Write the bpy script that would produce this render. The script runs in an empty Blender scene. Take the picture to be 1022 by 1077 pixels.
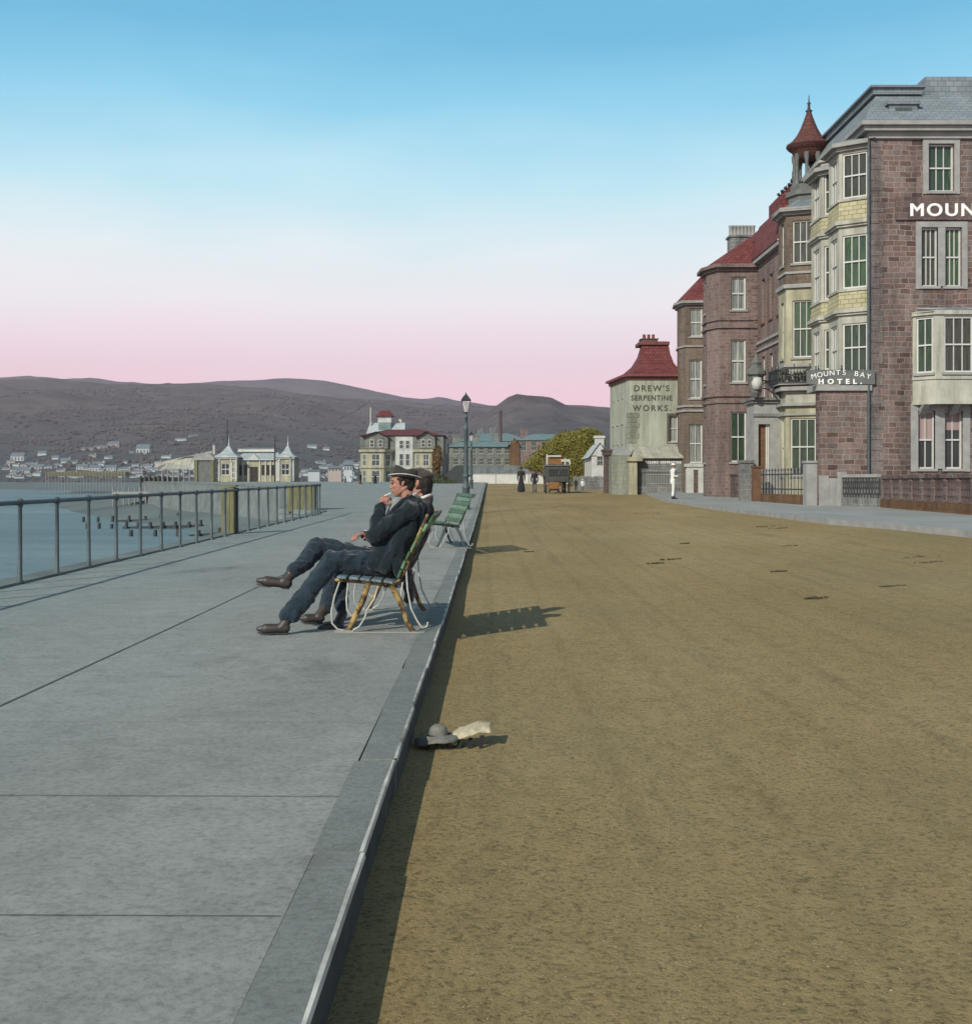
import bpy, bmesh, math, random
from mathutils import Vector, Matrix, noise as mnoise
R = math.radians
SC = bpy.context.scene
COL = SC.collection

# ---------------------------------------------------------------- camera
CZ = 1.39
F = 1300.0
cam_d = bpy.data.cameras.new('camera')
cam = bpy.data.objects.new('camera', cam_d)
COL.objects.link(cam)
cam.location = (0, 0, CZ)
cam.rotation_euler = (R(90), 0, 0)
cam_d.sensor_fit = 'HORIZONTAL'
cam_d.sensor_width = 36
cam_d.lens = 36 * F / 1022
cam_d.shift_y = -31.5 / 1022
cam_d.clip_start = 0.1
cam_d.clip_end = 12000
SC.camera = cam

# ---------------------------------------------------------------- light
SUN_EL = 31.0
SUN_D = Vector((0.56 * math.cos(R(SUN_EL)), 0.83 * math.cos(R(SUN_EL)), -math.sin(R(SUN_EL)))).normalized()
w = bpy.data.worlds.new('World')
SC.world = w
w.use_nodes = True
wn, wl = w.node_tree.nodes, w.node_tree.links
wn.clear()
wo = wn.new('ShaderNodeOutputWorld')
bg = wn.new('ShaderNodeBackground')
bg.inputs['Strength'].default_value = 0.10
sky = wn.new('ShaderNodeTexSky')
sky.sky_type = 'NISHITA'
sky.sun_disc = False
sky.sun_elevation = R(SUN_EL)
sky.sun_rotation = R(214)
sky.dust_density = 1.5
tc = wn.new('ShaderNodeTexCoord')
sx = wn.new('ShaderNodeSeparateXYZ')
wl.new(tc.outputs['Generated'], sx.inputs[0])
nz = wn.new('ShaderNodeTexNoise'); nz.inputs['Scale'].default_value = 5; nz.inputs['Detail'].default_value = 5
mp = wn.new('ShaderNodeMapping'); mp.inputs['Scale'].default_value = (1, 1, 4)
wl.new(tc.outputs['Generated'], mp.inputs[0]); wl.new(mp.outputs[0], nz.inputs[0])
ma = wn.new('ShaderNodeMath'); ma.operation = 'MULTIPLY_ADD'
wl.new(nz.outputs['Fac'], ma.inputs[0]); ma.inputs[1].default_value = 0.05; ma.inputs[2].default_value = -0.025
ad = wn.new('ShaderNodeMath'); ad.operation = 'ADD'
wl.new(ma.outputs[0], ad.inputs[0]); wl.new(sx.outputs['Z'], ad.inputs[1])
cr = wn.new('ShaderNodeValToRGB')
wl.new(ad.outputs[0], cr.inputs[0])
def lin(c):
    return tuple(((v / 255) / 12.92 if v / 255 <= 0.04045 else ((v / 255 + 0.055) / 1.055) ** 2.4) for v in c) + (1,)
stops = [(0.0, (285, 228, 245)), (0.07, (280, 232, 246)), (0.105, (268, 240, 250)), (0.14, (256, 250, 253)), (0.18, (236, 248, 250)),
         (0.235, (188, 233, 245)), (0.29, (134, 207, 235)), (0.345, (92, 180, 218)), (0.42, (76, 160, 200)), (0.6, (95, 125, 150)), (1.0, (80, 100, 120))]
el = cr.color_ramp.elements
while len(el) > 1: el.remove(el[-1])
el[0].position, el[0].color = stops[0][0], lin(stops[0][1])
for p, c in stops[1:]:
    e = el.new(p); e.color = lin(c)
gain = wn.new('ShaderNodeMix'); gain.data_type = 'RGBA'; gain.blend_type = 'MULTIPLY'; gain.inputs[0].default_value = 1
wl.new(cr.outputs[0], gain.inputs[6]); gain.inputs[7].default_value = (10.8, 10.8, 10.8, 1)
mx = wn.new('ShaderNodeMix'); mx.data_type = 'RGBA'; mx.inputs[0].default_value = 0.93
wl.new(sky.outputs[0], mx.inputs[6]); wl.new(gain.outputs[2], mx.inputs[7])
wl.new(mx.outputs[2], bg.inputs['Color']); wl.new(bg.outputs[0], wo.inputs[0])

sun_d = bpy.data.lights.new('sun', 'SUN')
sun_d.energy = 4.2; sun_d.angle = R(0.6); sun_d.color = (1.0, 0.93, 0.82)
sun = bpy.data.objects.new('sun', sun_d); COL.objects.link(sun)
sun.rotation_euler = SUN_D.to_track_quat('-Z', 'Y').to_euler()
sun.location = (-30, -40, 40)

SC.view_settings.view_transform = 'Standard'
SC.view_settings.look = 'None'
SC.view_settings.exposure = 0.2
SC.view_settings.gamma = 1.0
try: SC.view_settings.use_curve_mapping = False
except Exception: pass
SC.render.engine = 'CYCLES'
SC.cycles.max_bounces = 6

# ---------------------------------------------------------------- helpers
def at(x, y, Y):
    "point seen at photo pixel x,y when it stands Y metres ahead"
    return Vector(((x - 511) * Y / F, Y, CZ - (y - 507) * Y / F))
def ax(x, Y): return (x - 511) * Y / F
def az(y, Y): return CZ - (y - 507) * Y / F
def sstep(a, b, v):
    t = max(0, min(1, (v - a) / (b - a))); return t * t * (3 - 2 * t)
def interp(tab, v):
    if v <= tab[0][0]: return tab[0][1]
    for (a, fa), (b, fb) in zip(tab, tab[1:]):
        if v <= b: return fa + (fb - fa) * (v - a) / (b - a)
    return tab[-1][1]
GT = [(0, 0), (12, 0), (25, .07), (42, .17), (60, .42), (85, .75), (125, 1.2), (160, 1.32), (1000, 1.32)]
def g(y):
    return (interp(GT, y - 2) + interp(GT, y) + interp(GT, y + 2)) / 3
CF = [(0, .36), (25, .36), (60, .12), (90, 0)]
def xk(y): return -.425 + .0038 * y
def road_z(x, y):
    return g(y) + interp(CF, y) * max(0, min(1, (x - xk(y)) / 8.0)) ** 1.3
def deck_z(y): return g(y) + .14

def tag(o, label=None, cat=None, group=None, kind=None):
    if label: o['label'] = label
    if cat: o['category'] = cat
    if group: o['group'] = group
    if kind: o['kind'] = kind
    return o
def empty(name, loc=(0, 0, 0), label=None, cat=None, group=None):
    o = bpy.data.objects.new(name, None); COL.objects.link(o); o.location = loc
    o.empty_display_size = .2
    return tag(o, label, cat, group)
def kids(o): return [c for c in bpy.data.objects if c.parent == o]
def copy_tree(o, parent=None):
    c = o.copy(); COL.objects.link(c); c.parent = parent
    for ch in kids(o): copy_tree(ch, c)
    return c

class MB:
    def __init__(s): s.v = []; s.f = []; s.m = []; s.sm = []
    def add(s, vs, fs, mi=0, smooth=False):
        b = len(s.v); s.v += [Vector(p) for p in vs]
        for f in fs: s.f.append([b + i for i in f]); s.m.append(mi); s.sm.append(smooth)
        return s
    def box(s, x0, x1, y0, y1, z0, z1, mi=0):
        vs = [(x0, y0, z0), (x1, y0, z0), (x1, y1, z0), (x0, y1, z0), (x0, y0, z1), (x1, y0, z1), (x1, y1, z1), (x0, y1, z1)]
        return s.add(vs, [(0, 3, 2, 1), (4, 5, 6, 7), (0, 1, 5, 4), (1, 2, 6, 5), (2, 3, 7, 6), (3, 0, 4, 7)], mi)
    def obox(s, fr, s0, s1, t0, t1, z0, z1, mi=0):
        "box in a wall frame fr: s along the wall, t outward, z up"
        P = fr.P
        vs = [P(s0, t1, z0), P(s1, t1, z0), P(s1, t0, z0), P(s0, t0, z0), P(s0, t1, z1), P(s1, t1, z1), P(s1, t0, z1), P(s0, t0, z1)]
        return s.add(vs, [(0, 3, 2, 1), (4, 5, 6, 7), (0, 1, 5, 4), (1, 2, 6, 5), (2, 3, 7, 6), (3, 0, 4, 7)], mi)
    def prism(s, pts, z0, z1, mi=0, cap=True, bottom=False):
        "vertical prism over a 2D outline (counter-clockwise seen from above)"
        n = len(pts)
        vs = [(p[0], p[1], z0) for p in pts] + [(p[0], p[1], z1) for p in pts]
        fs = [(i, (i + 1) % n, n + (i + 1) % n, n + i) for i in range(n)]
        if cap: fs.append(tuple(range(n, 2 * n)))
        if bottom: fs.append(tuple(range(n - 1, -1, -1)))
        return s.add(vs, fs, mi)
    def tube(s, pts, r, n=8, mi=0, smooth=True, caps=True):
        pts = [Vector(p) for p in pts]
        rs = r if isinstance(r, (list, tuple)) else [r] * len(pts)
        rings = []
        up = Vector((0, 0, 1))
        prev = None
        for i, p in enumerate(pts):
            d = (pts[min(i + 1, len(pts) - 1)] - pts[max(i - 1, 0)]).normalized()
            if prev is None:
                a = d.cross(up)
                if a.length < .1: a = d.cross(Vector((1, 0, 0)))
            else: a = prev - d * prev.dot(d)
            a.normalize(); prev = a; b = d.cross(a)
            rings.append([p + (a * math.cos(2 * math.pi * k / n) + b * math.sin(2 * math.pi * k / n)) * rs[i] for k in range(n)])
        vs = [q for rg in rings for q in rg]
        fs = [(i * n + k, i * n + (k + 1) % n, (i + 1) * n + (k + 1) % n, (i + 1) * n + k) for i in range(len(pts) - 1) for k in range(n)]
        s.add(vs, fs, mi, smooth)
        if caps:
            s.add(rings[0], [tuple(range(n - 1, -1, -1))], mi); s.add(rings[-1], [tuple(range(n))], mi)
        return s
    def lathe(s, prof, c, n=16, mi=0, smooth=True, sx=1, sy=1):
        c = Vector(c); vs = []; 
        for r, z in prof:
            vs += [c + Vector((r * sx * math.cos(2 * math.pi * k / n), r * sy * math.sin(2 * math.pi * k / n), z)) for k in range(n)]
        fs = [(i * n + k, i * n + (k + 1) % n, (i + 1) * n + (k + 1) % n, (i + 1) * n + k) for i in range(len(prof) - 1) for k in range(n)]
        return s.add(vs, fs, mi, smooth)
    def ball(s, c, r, n=10, mi=0):
        c = Vector(c); r = r if isinstance(r, (tuple, list, Vector)) else (r, r, r)
        prof = [(max(1e-4, math.sin(math.pi * i / n)), -math.cos(math.pi * i / n)) for i in range(n + 1)]
        m = n + 4; vs = []
        for a, z in prof: vs += [c + Vector((a * math.cos(2 * math.pi * k / m) * r[0], a * math.sin(2 * math.pi * k / m) * r[1], z * r[2])) for k in range(m)]
        fs = [(i * m + k, i * m + (k + 1) % m, (i + 1) * m + (k + 1) % m, (i + 1) * m + k) for i in range(n) for k in range(m)]
        return s.add(vs, fs, mi, True)
    def build(s, name, mats, parent=None, bevel=0, **kw):
        me = bpy.data.meshes.new(name)
        me.from_pydata([tuple(v) for v in s.v], [], s.f)
        if not isinstance(mats, (list, tuple)): mats = [mats]
        for m in mats: me.materials.append(m)
        me.polygons.foreach_set('material_index', s.m)
        me.polygons.foreach_set('use_smooth', s.sm)
        uvl = me.uv_layers.new(name='UVMap')
        me.update()
        uv = []
        for p in me.polygons:
            n = p.normal
            flat = abs(n.z) > .85
            if not flat:
                h = math.hypot(n.x, n.y) or 1; tx, ty = -n.y / h, n.x / h
                k = 1 / max(.3, math.sqrt(1 - n.z * n.z))
            for li in p.loop_indices:
                v = me.vertices[me.loops[li].vertex_index].co
                if flat: uv += [v.x, v.y]
                else: uv += [v.x * tx + v.y * ty, v.z * k]
        uvl.data.foreach_set('uv', uv)
        o = bpy.data.objects.new(name, me); COL.objects.link(o)
        if parent:
            o.parent = parent
            # parents sit unrotated, so keep world coordinates by shifting the mesh
            off = world_loc(parent)
            me.transform(Matrix.Translation(-off))
        if bevel:
            b = o.modifiers.new('bevel', 'BEVEL'); b.width = bevel; b.segments = 2; b.limit_method = 'ANGLE'
        tag(o, **kw)
        return o
def world_loc(o):
    v = Vector((0, 0, 0))
    while o: v += o.location; o = o.parent
    return v

class Fr:
    "wall frame from p0 to p1, left to right as seen from outside"
    def __init__(s, p0, p1):
        s.a = Vector((p0[0], p0[1])); b = Vector((p1[0], p1[1])); s.L = (b - s.a).length
        s.u = (b - s.a).normalized(); s.n = Vector((s.u.y, -s.u.x))
    def P(s, q, t, z):
        p = s.a + s.u * q + s.n * t; return Vector((p.x, p.y, z))
def wall_face(mb, fr, z0, z1, holes=(), mi=0, reveal=.16, rmi=None):
    "wall with real openings: holes = (s0, s1, z0, z1)"
    if rmi is None: rmi = mi
    ss = sorted({0, fr.L} | {h[0] for h in holes} | {h[1] for h in holes})
    zs = sorted({z0, z1} | {h[2] for h in holes} | {h[3] for h in holes})
    for a, b in zip(ss, ss[1:]):
        for c, d in zip(zs, zs[1:]):
            m, k = (a + b) / 2, (c + d) / 2
            if any(h[0] < m < h[1] and h[2] < k < h[3] for h in holes): continue
            mb.add([fr.P(a, 0, c), fr.P(b, 0, c), fr.P(b, 0, d), fr.P(a, 0, d)], [(0, 1, 2, 3)], mi)
    for a, b, c, d in holes:
        r = -reveal
        mb.add([fr.P(a, 0, c), fr.P(a, r, c), fr.P(a, r, d), fr.P(a, 0, d)], [(0, 1, 2, 3)], rmi)
        mb.add([fr.P(b, 0, c), fr.P(b, 0, d), fr.P(b, r, d), fr.P(b, r, c)], [(0, 1, 2, 3)], rmi)
        mb.add([fr.P(a, 0, d), fr.P(a, r, d), fr.P(b, r, d), fr.P(b, 0, d)], [(0, 1, 2, 3)], rmi)
        mb.add([fr.P(a, 0, c), fr.P(b, 0, c), fr.P(b, r, c), fr.P(a, r, c)], [(0, 1, 2, 3)], rmi)

# ---------------------------------------------------------------- materials
def new_mat(name, rough=.8, spec=.3):
    m = bpy.data.materials.new(name); m.use_nodes = True
    b = m.node_tree.nodes['Principled BSDF']
    b.inputs['Roughness'].default_value = rough
    b.inputs['Specular IOR Level'].default_value = spec
    return m, m.node_tree.nodes, m.node_tree.links, b
def coord(n, l, kind, scale=(1, 1, 1)):
    t = n.new('ShaderNodeTexCoord'); mpp = n.new('ShaderNodeMapping'); mpp.inputs['Scale'].default_value = scale
    l.new(t.outputs[kind], mpp.inputs[0]); return mpp.outputs[0]
def noise_tex(n, l, vec, scale, detail=6, rough=.6):
    t = n.new('ShaderNodeTexNoise'); t.inputs['Scale'].default_value = scale; t.inputs['Detail'].default_value = detail
    t.inputs['Roughness'].default_value = rough; l.new(vec, t.inputs['Vector']); return t.outputs['Fac']
def ramp(n, l, fac, stops):
    r = n.new('ShaderNodeValToRGB'); l.new(fac, r.inputs[0]); e = r.color_ramp.elements
    while len(e) > 1: e.remove(e[-1])
    e[0].position = stops[0][0]; e[0].color = tuple(stops[0][1]) + (1,)
    for p, c in stops[1:]:
        q = e.new(p); q.color = tuple(c) + (1,)
    return r.outputs[0]
def mixc(n, l, fac, a, b, mode='MIX'):
    m = n.new('ShaderNodeMix'); m.data_type = 'RGBA'; m.blend_type = mode
    if isinstance(fac, (int, float)): m.inputs[0].default_value = fac
    else: l.new(fac, m.inputs[0])
    for i, v in ((6, a), (7, b)):
        if isinstance(v, (tuple, list)): m.inputs[i].default_value = tuple(v)[:3] + (1,)
        else: l.new(v, m.inputs[i])
    return m.outputs[2]
def bump(n, l, b, h, strength=.3, dist=.02):
    bp = n.new('ShaderNodeBump'); bp.inputs['Strength'].default_value = strength; bp.inputs['Distance'].default_value = dist
    l.new(h, bp.inputs['Height']); l.new(bp.outputs[0], b.inputs['Normal'])
def sc(c, k): return tuple(max(0, min(1, v * k)) for v in c)
def mk(name, col, rough=.8, var=.25, scale=4, bumps=.15, kind='Object', stretch=(1, 1, 1), spec=.3, metal=0, fine=60, dist=.01, soot=False):
    m, n, l, b = new_mat(name, rough, spec)
    v = coord(n, l, kind, stretch)
    f = noise_tex(n, l, v, scale)
    c = ramp(n, l, f, [(.3, sc(col, 1 - var)), (.5, col), (.72, sc(col, 1 + var))])
    if soot:
        c = mixc(n, l, .7, c, ramp(n, l, noise_tex(n, l, coord(n, l, 'UV', (1.6, .2, 1)), 1.5, 6, .65), [(.36, (.5, .5, .48)), (.58, (1, 1, 1))]), 'MULTIPLY')
    l.new(c, b.inputs['Base Color'])
    b.inputs['Metallic'].default_value = metal
    if bumps: bump(n, l, b, noise_tex(n, l, v, fine, 4), bumps, dist)
    return m
def stone_mat(name, cols, mortar, bw=.5, bh=.25, msize=.02, rough=.9, warp=.05, bmp=.6):
    m, n, l, b = new_mat(name, rough, .2)
    v = coord(n, l, 'UV')
    nt = n.new('ShaderNodeTexNoise'); nt.inputs['Scale'].default_value = 1.3; nt.inputs['Detail'].default_value = 3; l.new(v, nt.inputs['Vector'])
    va = n.new('ShaderNodeVectorMath'); va.operation = 'MULTIPLY_ADD'; l.new(nt.outputs['Color'], va.inputs[0])
    va.inputs[1].default_value = (warp, warp, 0); l.new(v, va.inputs[2])
    br = n.new('ShaderNodeTexBrick'); l.new(va.outputs[0], br.inputs['Vector'])
    br.inputs['Scale'].default_value = 1; br.inputs['Brick Width'].default_value = bw; br.inputs['Row Height'].default_value = bh
    br.inputs['Mortar Size'].default_value = msize; br.inputs['Mortar Smooth'].default_value = .3; br.inputs['Bias'].default_value = 0
    br.inputs['Color1'].default_value = (0, 0, 0, 1); br.inputs['Color2'].default_value = (1, 1, 1, 1); br.inputs['Mortar'].default_value = (.5, .5, .5, 1)
    br.offset_frequency = 2; br.squash = .7; br.squash_frequency = 3
    c = ramp(n, l, br.outputs['Color'], [(i / (len(cols) - 1), q) for i, q in enumerate(cols)])
    f = noise_tex(n, l, v, 9, 6)
    c = mixc(n, l, .55, c, ramp(n, l, f, [(.25, (.3, .3, .3)), (.6, (1, 1, 1)), (.8, (1.0, 1.0, 1.0))]), 'MULTIPLY')
    c = mixc(n, l, .5, c, ramp(n, l, noise_tex(n, l, v, .5, 3), [(.3, (.65, .65, .65)), (.7, (1, 1, 1))]), 'MULTIPLY')
    c = mixc(n, l, br.outputs['Fac'], c, mortar)
    soot = noise_tex(n, l, coord(n, l, 'UV', (1.1, .16, 1)), 1.2, 6, .65)
    c = mixc(n, l, .75, c, ramp(n, l, soot, [(.36, (.45, .46, .47)), (.58, (1, 1, 1))]), 'MULTIPLY')
    l.new(c, b.inputs['Base Color'])
    h = n.new('ShaderNodeMath'); h.operation = 'SUBTRACT'; l.new(f, h.inputs[0]); l.new(br.outputs['Fac'], h.inputs[1])
    bump(n, l, b, h.outputs[0], bmp, .03)
    return m
def tile_mat(name, c1, c2, bw=.25, bh=.18, line=(.03, .03, .03), rough=.8):
    m, n, l, b = new_mat(name, rough, .3)
    v = coord(n, l, 'UV')
    br = n.new('ShaderNodeTexBrick'); l.new(v, br.inputs['Vector'])
    br.inputs['Scale'].default_value = 1; br.inputs['Brick Width'].default_value = bw; br.inputs['Row Height'].default_value = bh
    br.inputs['Mortar Size'].default_value = .012; br.inputs['Color1'].default_value = c1 + (1,); br.inputs['Color2'].default_value = c2 + (1,)
    br.inputs['Mortar'].default_value = line + (1,)
    f = noise_tex(n, l, v, 1.2, 6)
    c = mixc(n, l, .6, br.outputs['Color'], ramp(n, l, f, [(.25, (.45, .45, .45)), (.7, (1, 1, 1))]), 'MULTIPLY')
    l.new(c, b.inputs['Base Color'])
    h = n.new('ShaderNodeMath'); h.operation = 'SUBTRACT'; l.new(f, h.inputs[0]); l.new(br.outputs['Fac'], h.inputs[1])
    bump(n, l, b, h.outputs[0], .5, .02)
    return m
def glass_mat(name, dark, green, mixv=.5, scale=7, reflect=.35):
    "window glass with hung curtains seen behind it"
    m, n, l, b = new_mat(name, .25, .35)
    v = coord(n, l, 'UV', (scale, .35, 1))
    f = noise_tex(n, l, v, 1.0, 4)
    c = ramp(n, l, f, [(.36, dark), (.5, green), (.56, sc(green, .5)), (.66, sc(green, 1.6))])
    l.new(c, b.inputs['Base Color'])
    return m
M = {}
M['redstone'] = stone_mat('red_stone', [(.10, .068, .060), (.185, .125, .108), (.24, .175, .155), (.15, .108, .10), (.215, .185, .165), (.17, .105, .085)], (.27, .225, .20), .40, .19, .013, warp=.16)
M['quoin'] = stone_mat('weathered_quoin', [(.15, .125, .115), (.20, .18, .165), (.18, .15, .135)], (.25, .22, .2), .6, .385, .01)
M['darkstone'] = stone_mat('dark_stone', [(.10, .072, .07), (.155, .11, .10), (.13, .10, .085)], (.17, .14, .13), .4, .2, .012)
M['brownstone'] = stone_mat('brown_stone', [(.15, .115, .085), (.20, .155, .115), (.17, .14, .12)], (.2, .165, .13), .5, .22, .01)
M['greystone'] = stone_mat('grey_stone', [(.17, .175, .17), (.23, .235, .22), (.20, .205, .20)], (.27, .27, .25), .45, .22, .014)
M['greenstone'] = stone_mat('pale_stone', [(.24, .26, .20), (.29, .30, .22), (.26, .28, .24)], (.2, .22, .18), .5, .25, .02)
M['farstone'] = stone_mat('far_stone', [(.15, .17, .15), (.21, .225, .19), (.18, .195, .18)], (.23, .24, .22), .9, .4, .03)
M['shingle'] = tile_mat('cream_shingle', (.36, .34, .20), (.43, .40, .25), .3, .16, (.2, .19, .11))
M['redtile'] = tile_mat('red_tile', (.135, .034, .034), (.20, .062, .056), .22, .18, (.045, .012, .014))
M['slate'] = tile_mat('slate', (.17, .21, .23), (.21, .25, .265), .3, .2, (.11, .14, .15))
M['tealslate'] = tile_mat('green_slate', (.14, .225, .225), (.18, .265, .26), .8, .5, (.11, .18, .18))
M['whiteslate'] = tile_mat('pale_slate', (.36, .42, .43), (.42, .47, .47), .5, .3, (.27, .32, .33))
M['cream'] = mk('cream_stucco', (.36, .36, .30), .85, .2, 1.5, .1, soot=True)
M['yellowcream'] = mk('yellow_stucco', (.33, .32, .22), .85, .2, 1.2, .1, soot=True)
M['greytrim'] = mk('grey_stone_trim', (.245, .25, .235), .85, .2, 2.5, .2)
M['mauvewall'] = stone_mat('mauve_stone_wall', [(.165, .115, .10), (.235, .172, .155), (.20, .15, .14), (.225, .185, .16)], (.26, .21, .185), .34, .17, .011, warp=.12)
M['palewall'] = mk('pale_painted_wall', (.31, .33, .265), .85, .22, .9, .12, stretch=(1, 1, .35), soot=True)
M['whitewash'] = mk('whitewash', (.48, .48, .44), .9, .12, 2, .15)
M['lime'] = mk('dirty_white_wall', (.40, .41, .38), .9, .2, 1.5, .15)
M['whitepaint'] = mk('white_paint', (.46, .47, .44), .5, .08, 3, .05)
M['sign'] = mk('white_lettering', (.75, .75, .70), .5, .06, 5, .02)
M['darkletter'] = mk('dark_lettering', (.055, .062, .045), .8, .35, 3, .05)
M['darkpaint'] = mk('dark_sign_paint', (.05, .055, .05), .6, .35, 2, .1)
M['signgrey'] = mk('grey_fascia', (.11, .12, .11), .7, .3, 2, .1)
M['iron'] = mk('dark_iron', (.035, .042, .045), .5, .3, 6, .1, metal=.3)
M['railiron'] = mk('grey_green_iron', (.055, .075, .08), .5, .3, 5, .2)
M['glassg'] = glass_mat('glass_green_curtain', (.022, .032, .026), (.035, .062, .036))
M['glassg2'] = glass_mat('glass_brownish', (.018, .02, .018), (.05, .055, .04), scale=5)
M['glassg3'] = glass_mat('glass_green_shade', (.03, .045, .035), (.045, .085, .04), scale=3)
M['glassd'] = glass_mat('glass_dark', (.012, .016, .016), (.03, .04, .038))
M['glassf'] = glass_mat('glass_far', (.04, .05, .045), (.07, .09, .08))
M['glassp'] = glass_mat('glass_pale_curtain', (.10, .11, .10), (.22, .24, .22))
M['orangewood'] = mk('orange_brown_wood', (.20, .095, .03), .75, .35, 3, .2, stretch=(1, 1, 3))
M['orangestone'] = stone_mat('orange_brown_stone', [(.15, .08, .035), (.20, .11, .05), (.17, .10, .06)], (.13, .08, .045), .9, .22, .012)
M['brownwood'] = mk('brown_wood', (.12, .065, .035), .7, .3, 3, .2, stretch=(1, 1, 3))
M['yellowpaint'] = mk('yellow_painted_boards', (.135, .135, .07), .8, .3, 4, .2, stretch=(3, 3, .6))
M['timber'] = mk('wet_timber', (.035, .042, .042), .7, .3, 5, .3)
M['turretred'] = tile_mat('turret_tile', (.10, .04, .033), (.14, .055, .045), .2, .16, (.03, .012, .01))
M['redpaint'] = mk('dull_red_paint', (.16, .05, .045), .7, .3, 4, .1)
# ---------------------------------------------------------------- the ground
def road_mat():
    m, n, l, b = new_mat('gravel_road', .95, .15)
    v = coord(n, l, 'Object')
    big = noise_tex(n, l, coord(n, l, 'Object', (.35, .12, 1)), 1.0, 5, .6)
    c = ramp(n, l, big, [(.3, (.265, .198, .086)), (.5, (.318, .242, .112)), (.7, (.37, .290, .145))])
    fine = noise_tex(n, l, v, 38, 5, .8)
    c = mixc(n, l, .75, c, ramp(n, l, fine, [(.36, (.22, .22, .22)), (.50, (1, 1, 1)), (.66, (1, 1, 1))]), 'MULTIPLY')
    mid = noise_tex(n, l, coord(n, l, 'Object', (1, .5, 1)), 9, 5, .75)
    c = mixc(n, l, .4, c, ramp(n, l, mid, [(.34, (.5, .5, .5)), (.56, (1, 1, 1))]), 'MULTIPLY')
    gf_ = noise_tex(n, l, v, 95, 3, .9)
    c = mixc(n, l, ramp(n, l, gf_, [(.60, (0, 0, 0)), (.72, (.8, .8, .8))]), c, (.55, .46, .28))
    c = mixc(n, l, ramp(n, l, gf_, [(.28, (.8, .8, .8)), (.40, (0, 0, 0))]), c, (.07, .055, .03))
    # wheel tracks and droppings running with the street
    tr = noise_tex(n, l, coord(n, l, 'Object', (.9, .09, 1)), 1.6, 5, .7)
    c = mixc(n, l, ramp(n, l, tr, [(.56, (0, 0, 0)), (.72, (.45, .45, .45))]), c, (.095, .085, .055))
    # ruts worn by wheels, wandering along the street
    wv = n.new('ShaderNodeTexWave'); wv.wave_type = 'BANDS'; wv.bands_direction = 'X'; wv.inputs['Scale'].default_value = .55; wv.inputs['Distortion'].default_value = 2.2; wv.inputs['Detail'].default_value = 3; wv.inputs['Detail Scale'].default_value = .6
    l.new(coord(n, l, 'Object', (1, .05, 1)), wv.inputs['Vector'])
    c = mixc(n, l, .3, c, ramp(n, l, wv.outputs['Fac'], [(.0, (.72, .72, .72)), (.12, (1, 1, 1)), (.85, (1, 1, 1)), (1, (1.0, .96, .9))]), 'MULTIPLY')
    gr = noise_tex(n, l, coord(n, l, 'Object', (.25, .2, 1)), 1.1, 3, .5)
    c = mixc(n, l, ramp(n, l, gr, [(.5, (0, 0, 0)), (.75, (.4, .4, .4))]), c, (.20, .175, .10))
    vo = n.new('ShaderNodeTexVoronoi'); vo.inputs['Scale'].default_value = 26; l.new(v, vo.inputs['Vector'])
    c = mixc(n, l, ramp(n, l, vo.outputs['Distance'], [(.0, (.5, .5, .5)), (.12, (0, 0, 0))]), c, (.36, .33, .24))
    vs_ = n.new('ShaderNodeTexVoronoi'); vs_.inputs['Scale'].default_value = 7; l.new(v, vs_.inputs['Vector'])
    c = mixc(n, l, ramp(n, l, vs_.outputs['Distance'], [(.0, (.8, .8, .8)), (.07, (0, 0, 0))]), c, (.07, .06, .04))
    l.new(c, b.inputs['Base Color'])
    h = n.new('ShaderNodeMath'); h.operation = 'MULTIPLY_ADD'; l.new(noise_tex(n, l, v, 5, 6, .7), h.inputs[0]); h.inputs[1].default_value = 1.2; l.new(fine, h.inputs[2])
    bump(n, l, b, h.outputs[0], .7, .025)
    return m
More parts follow.
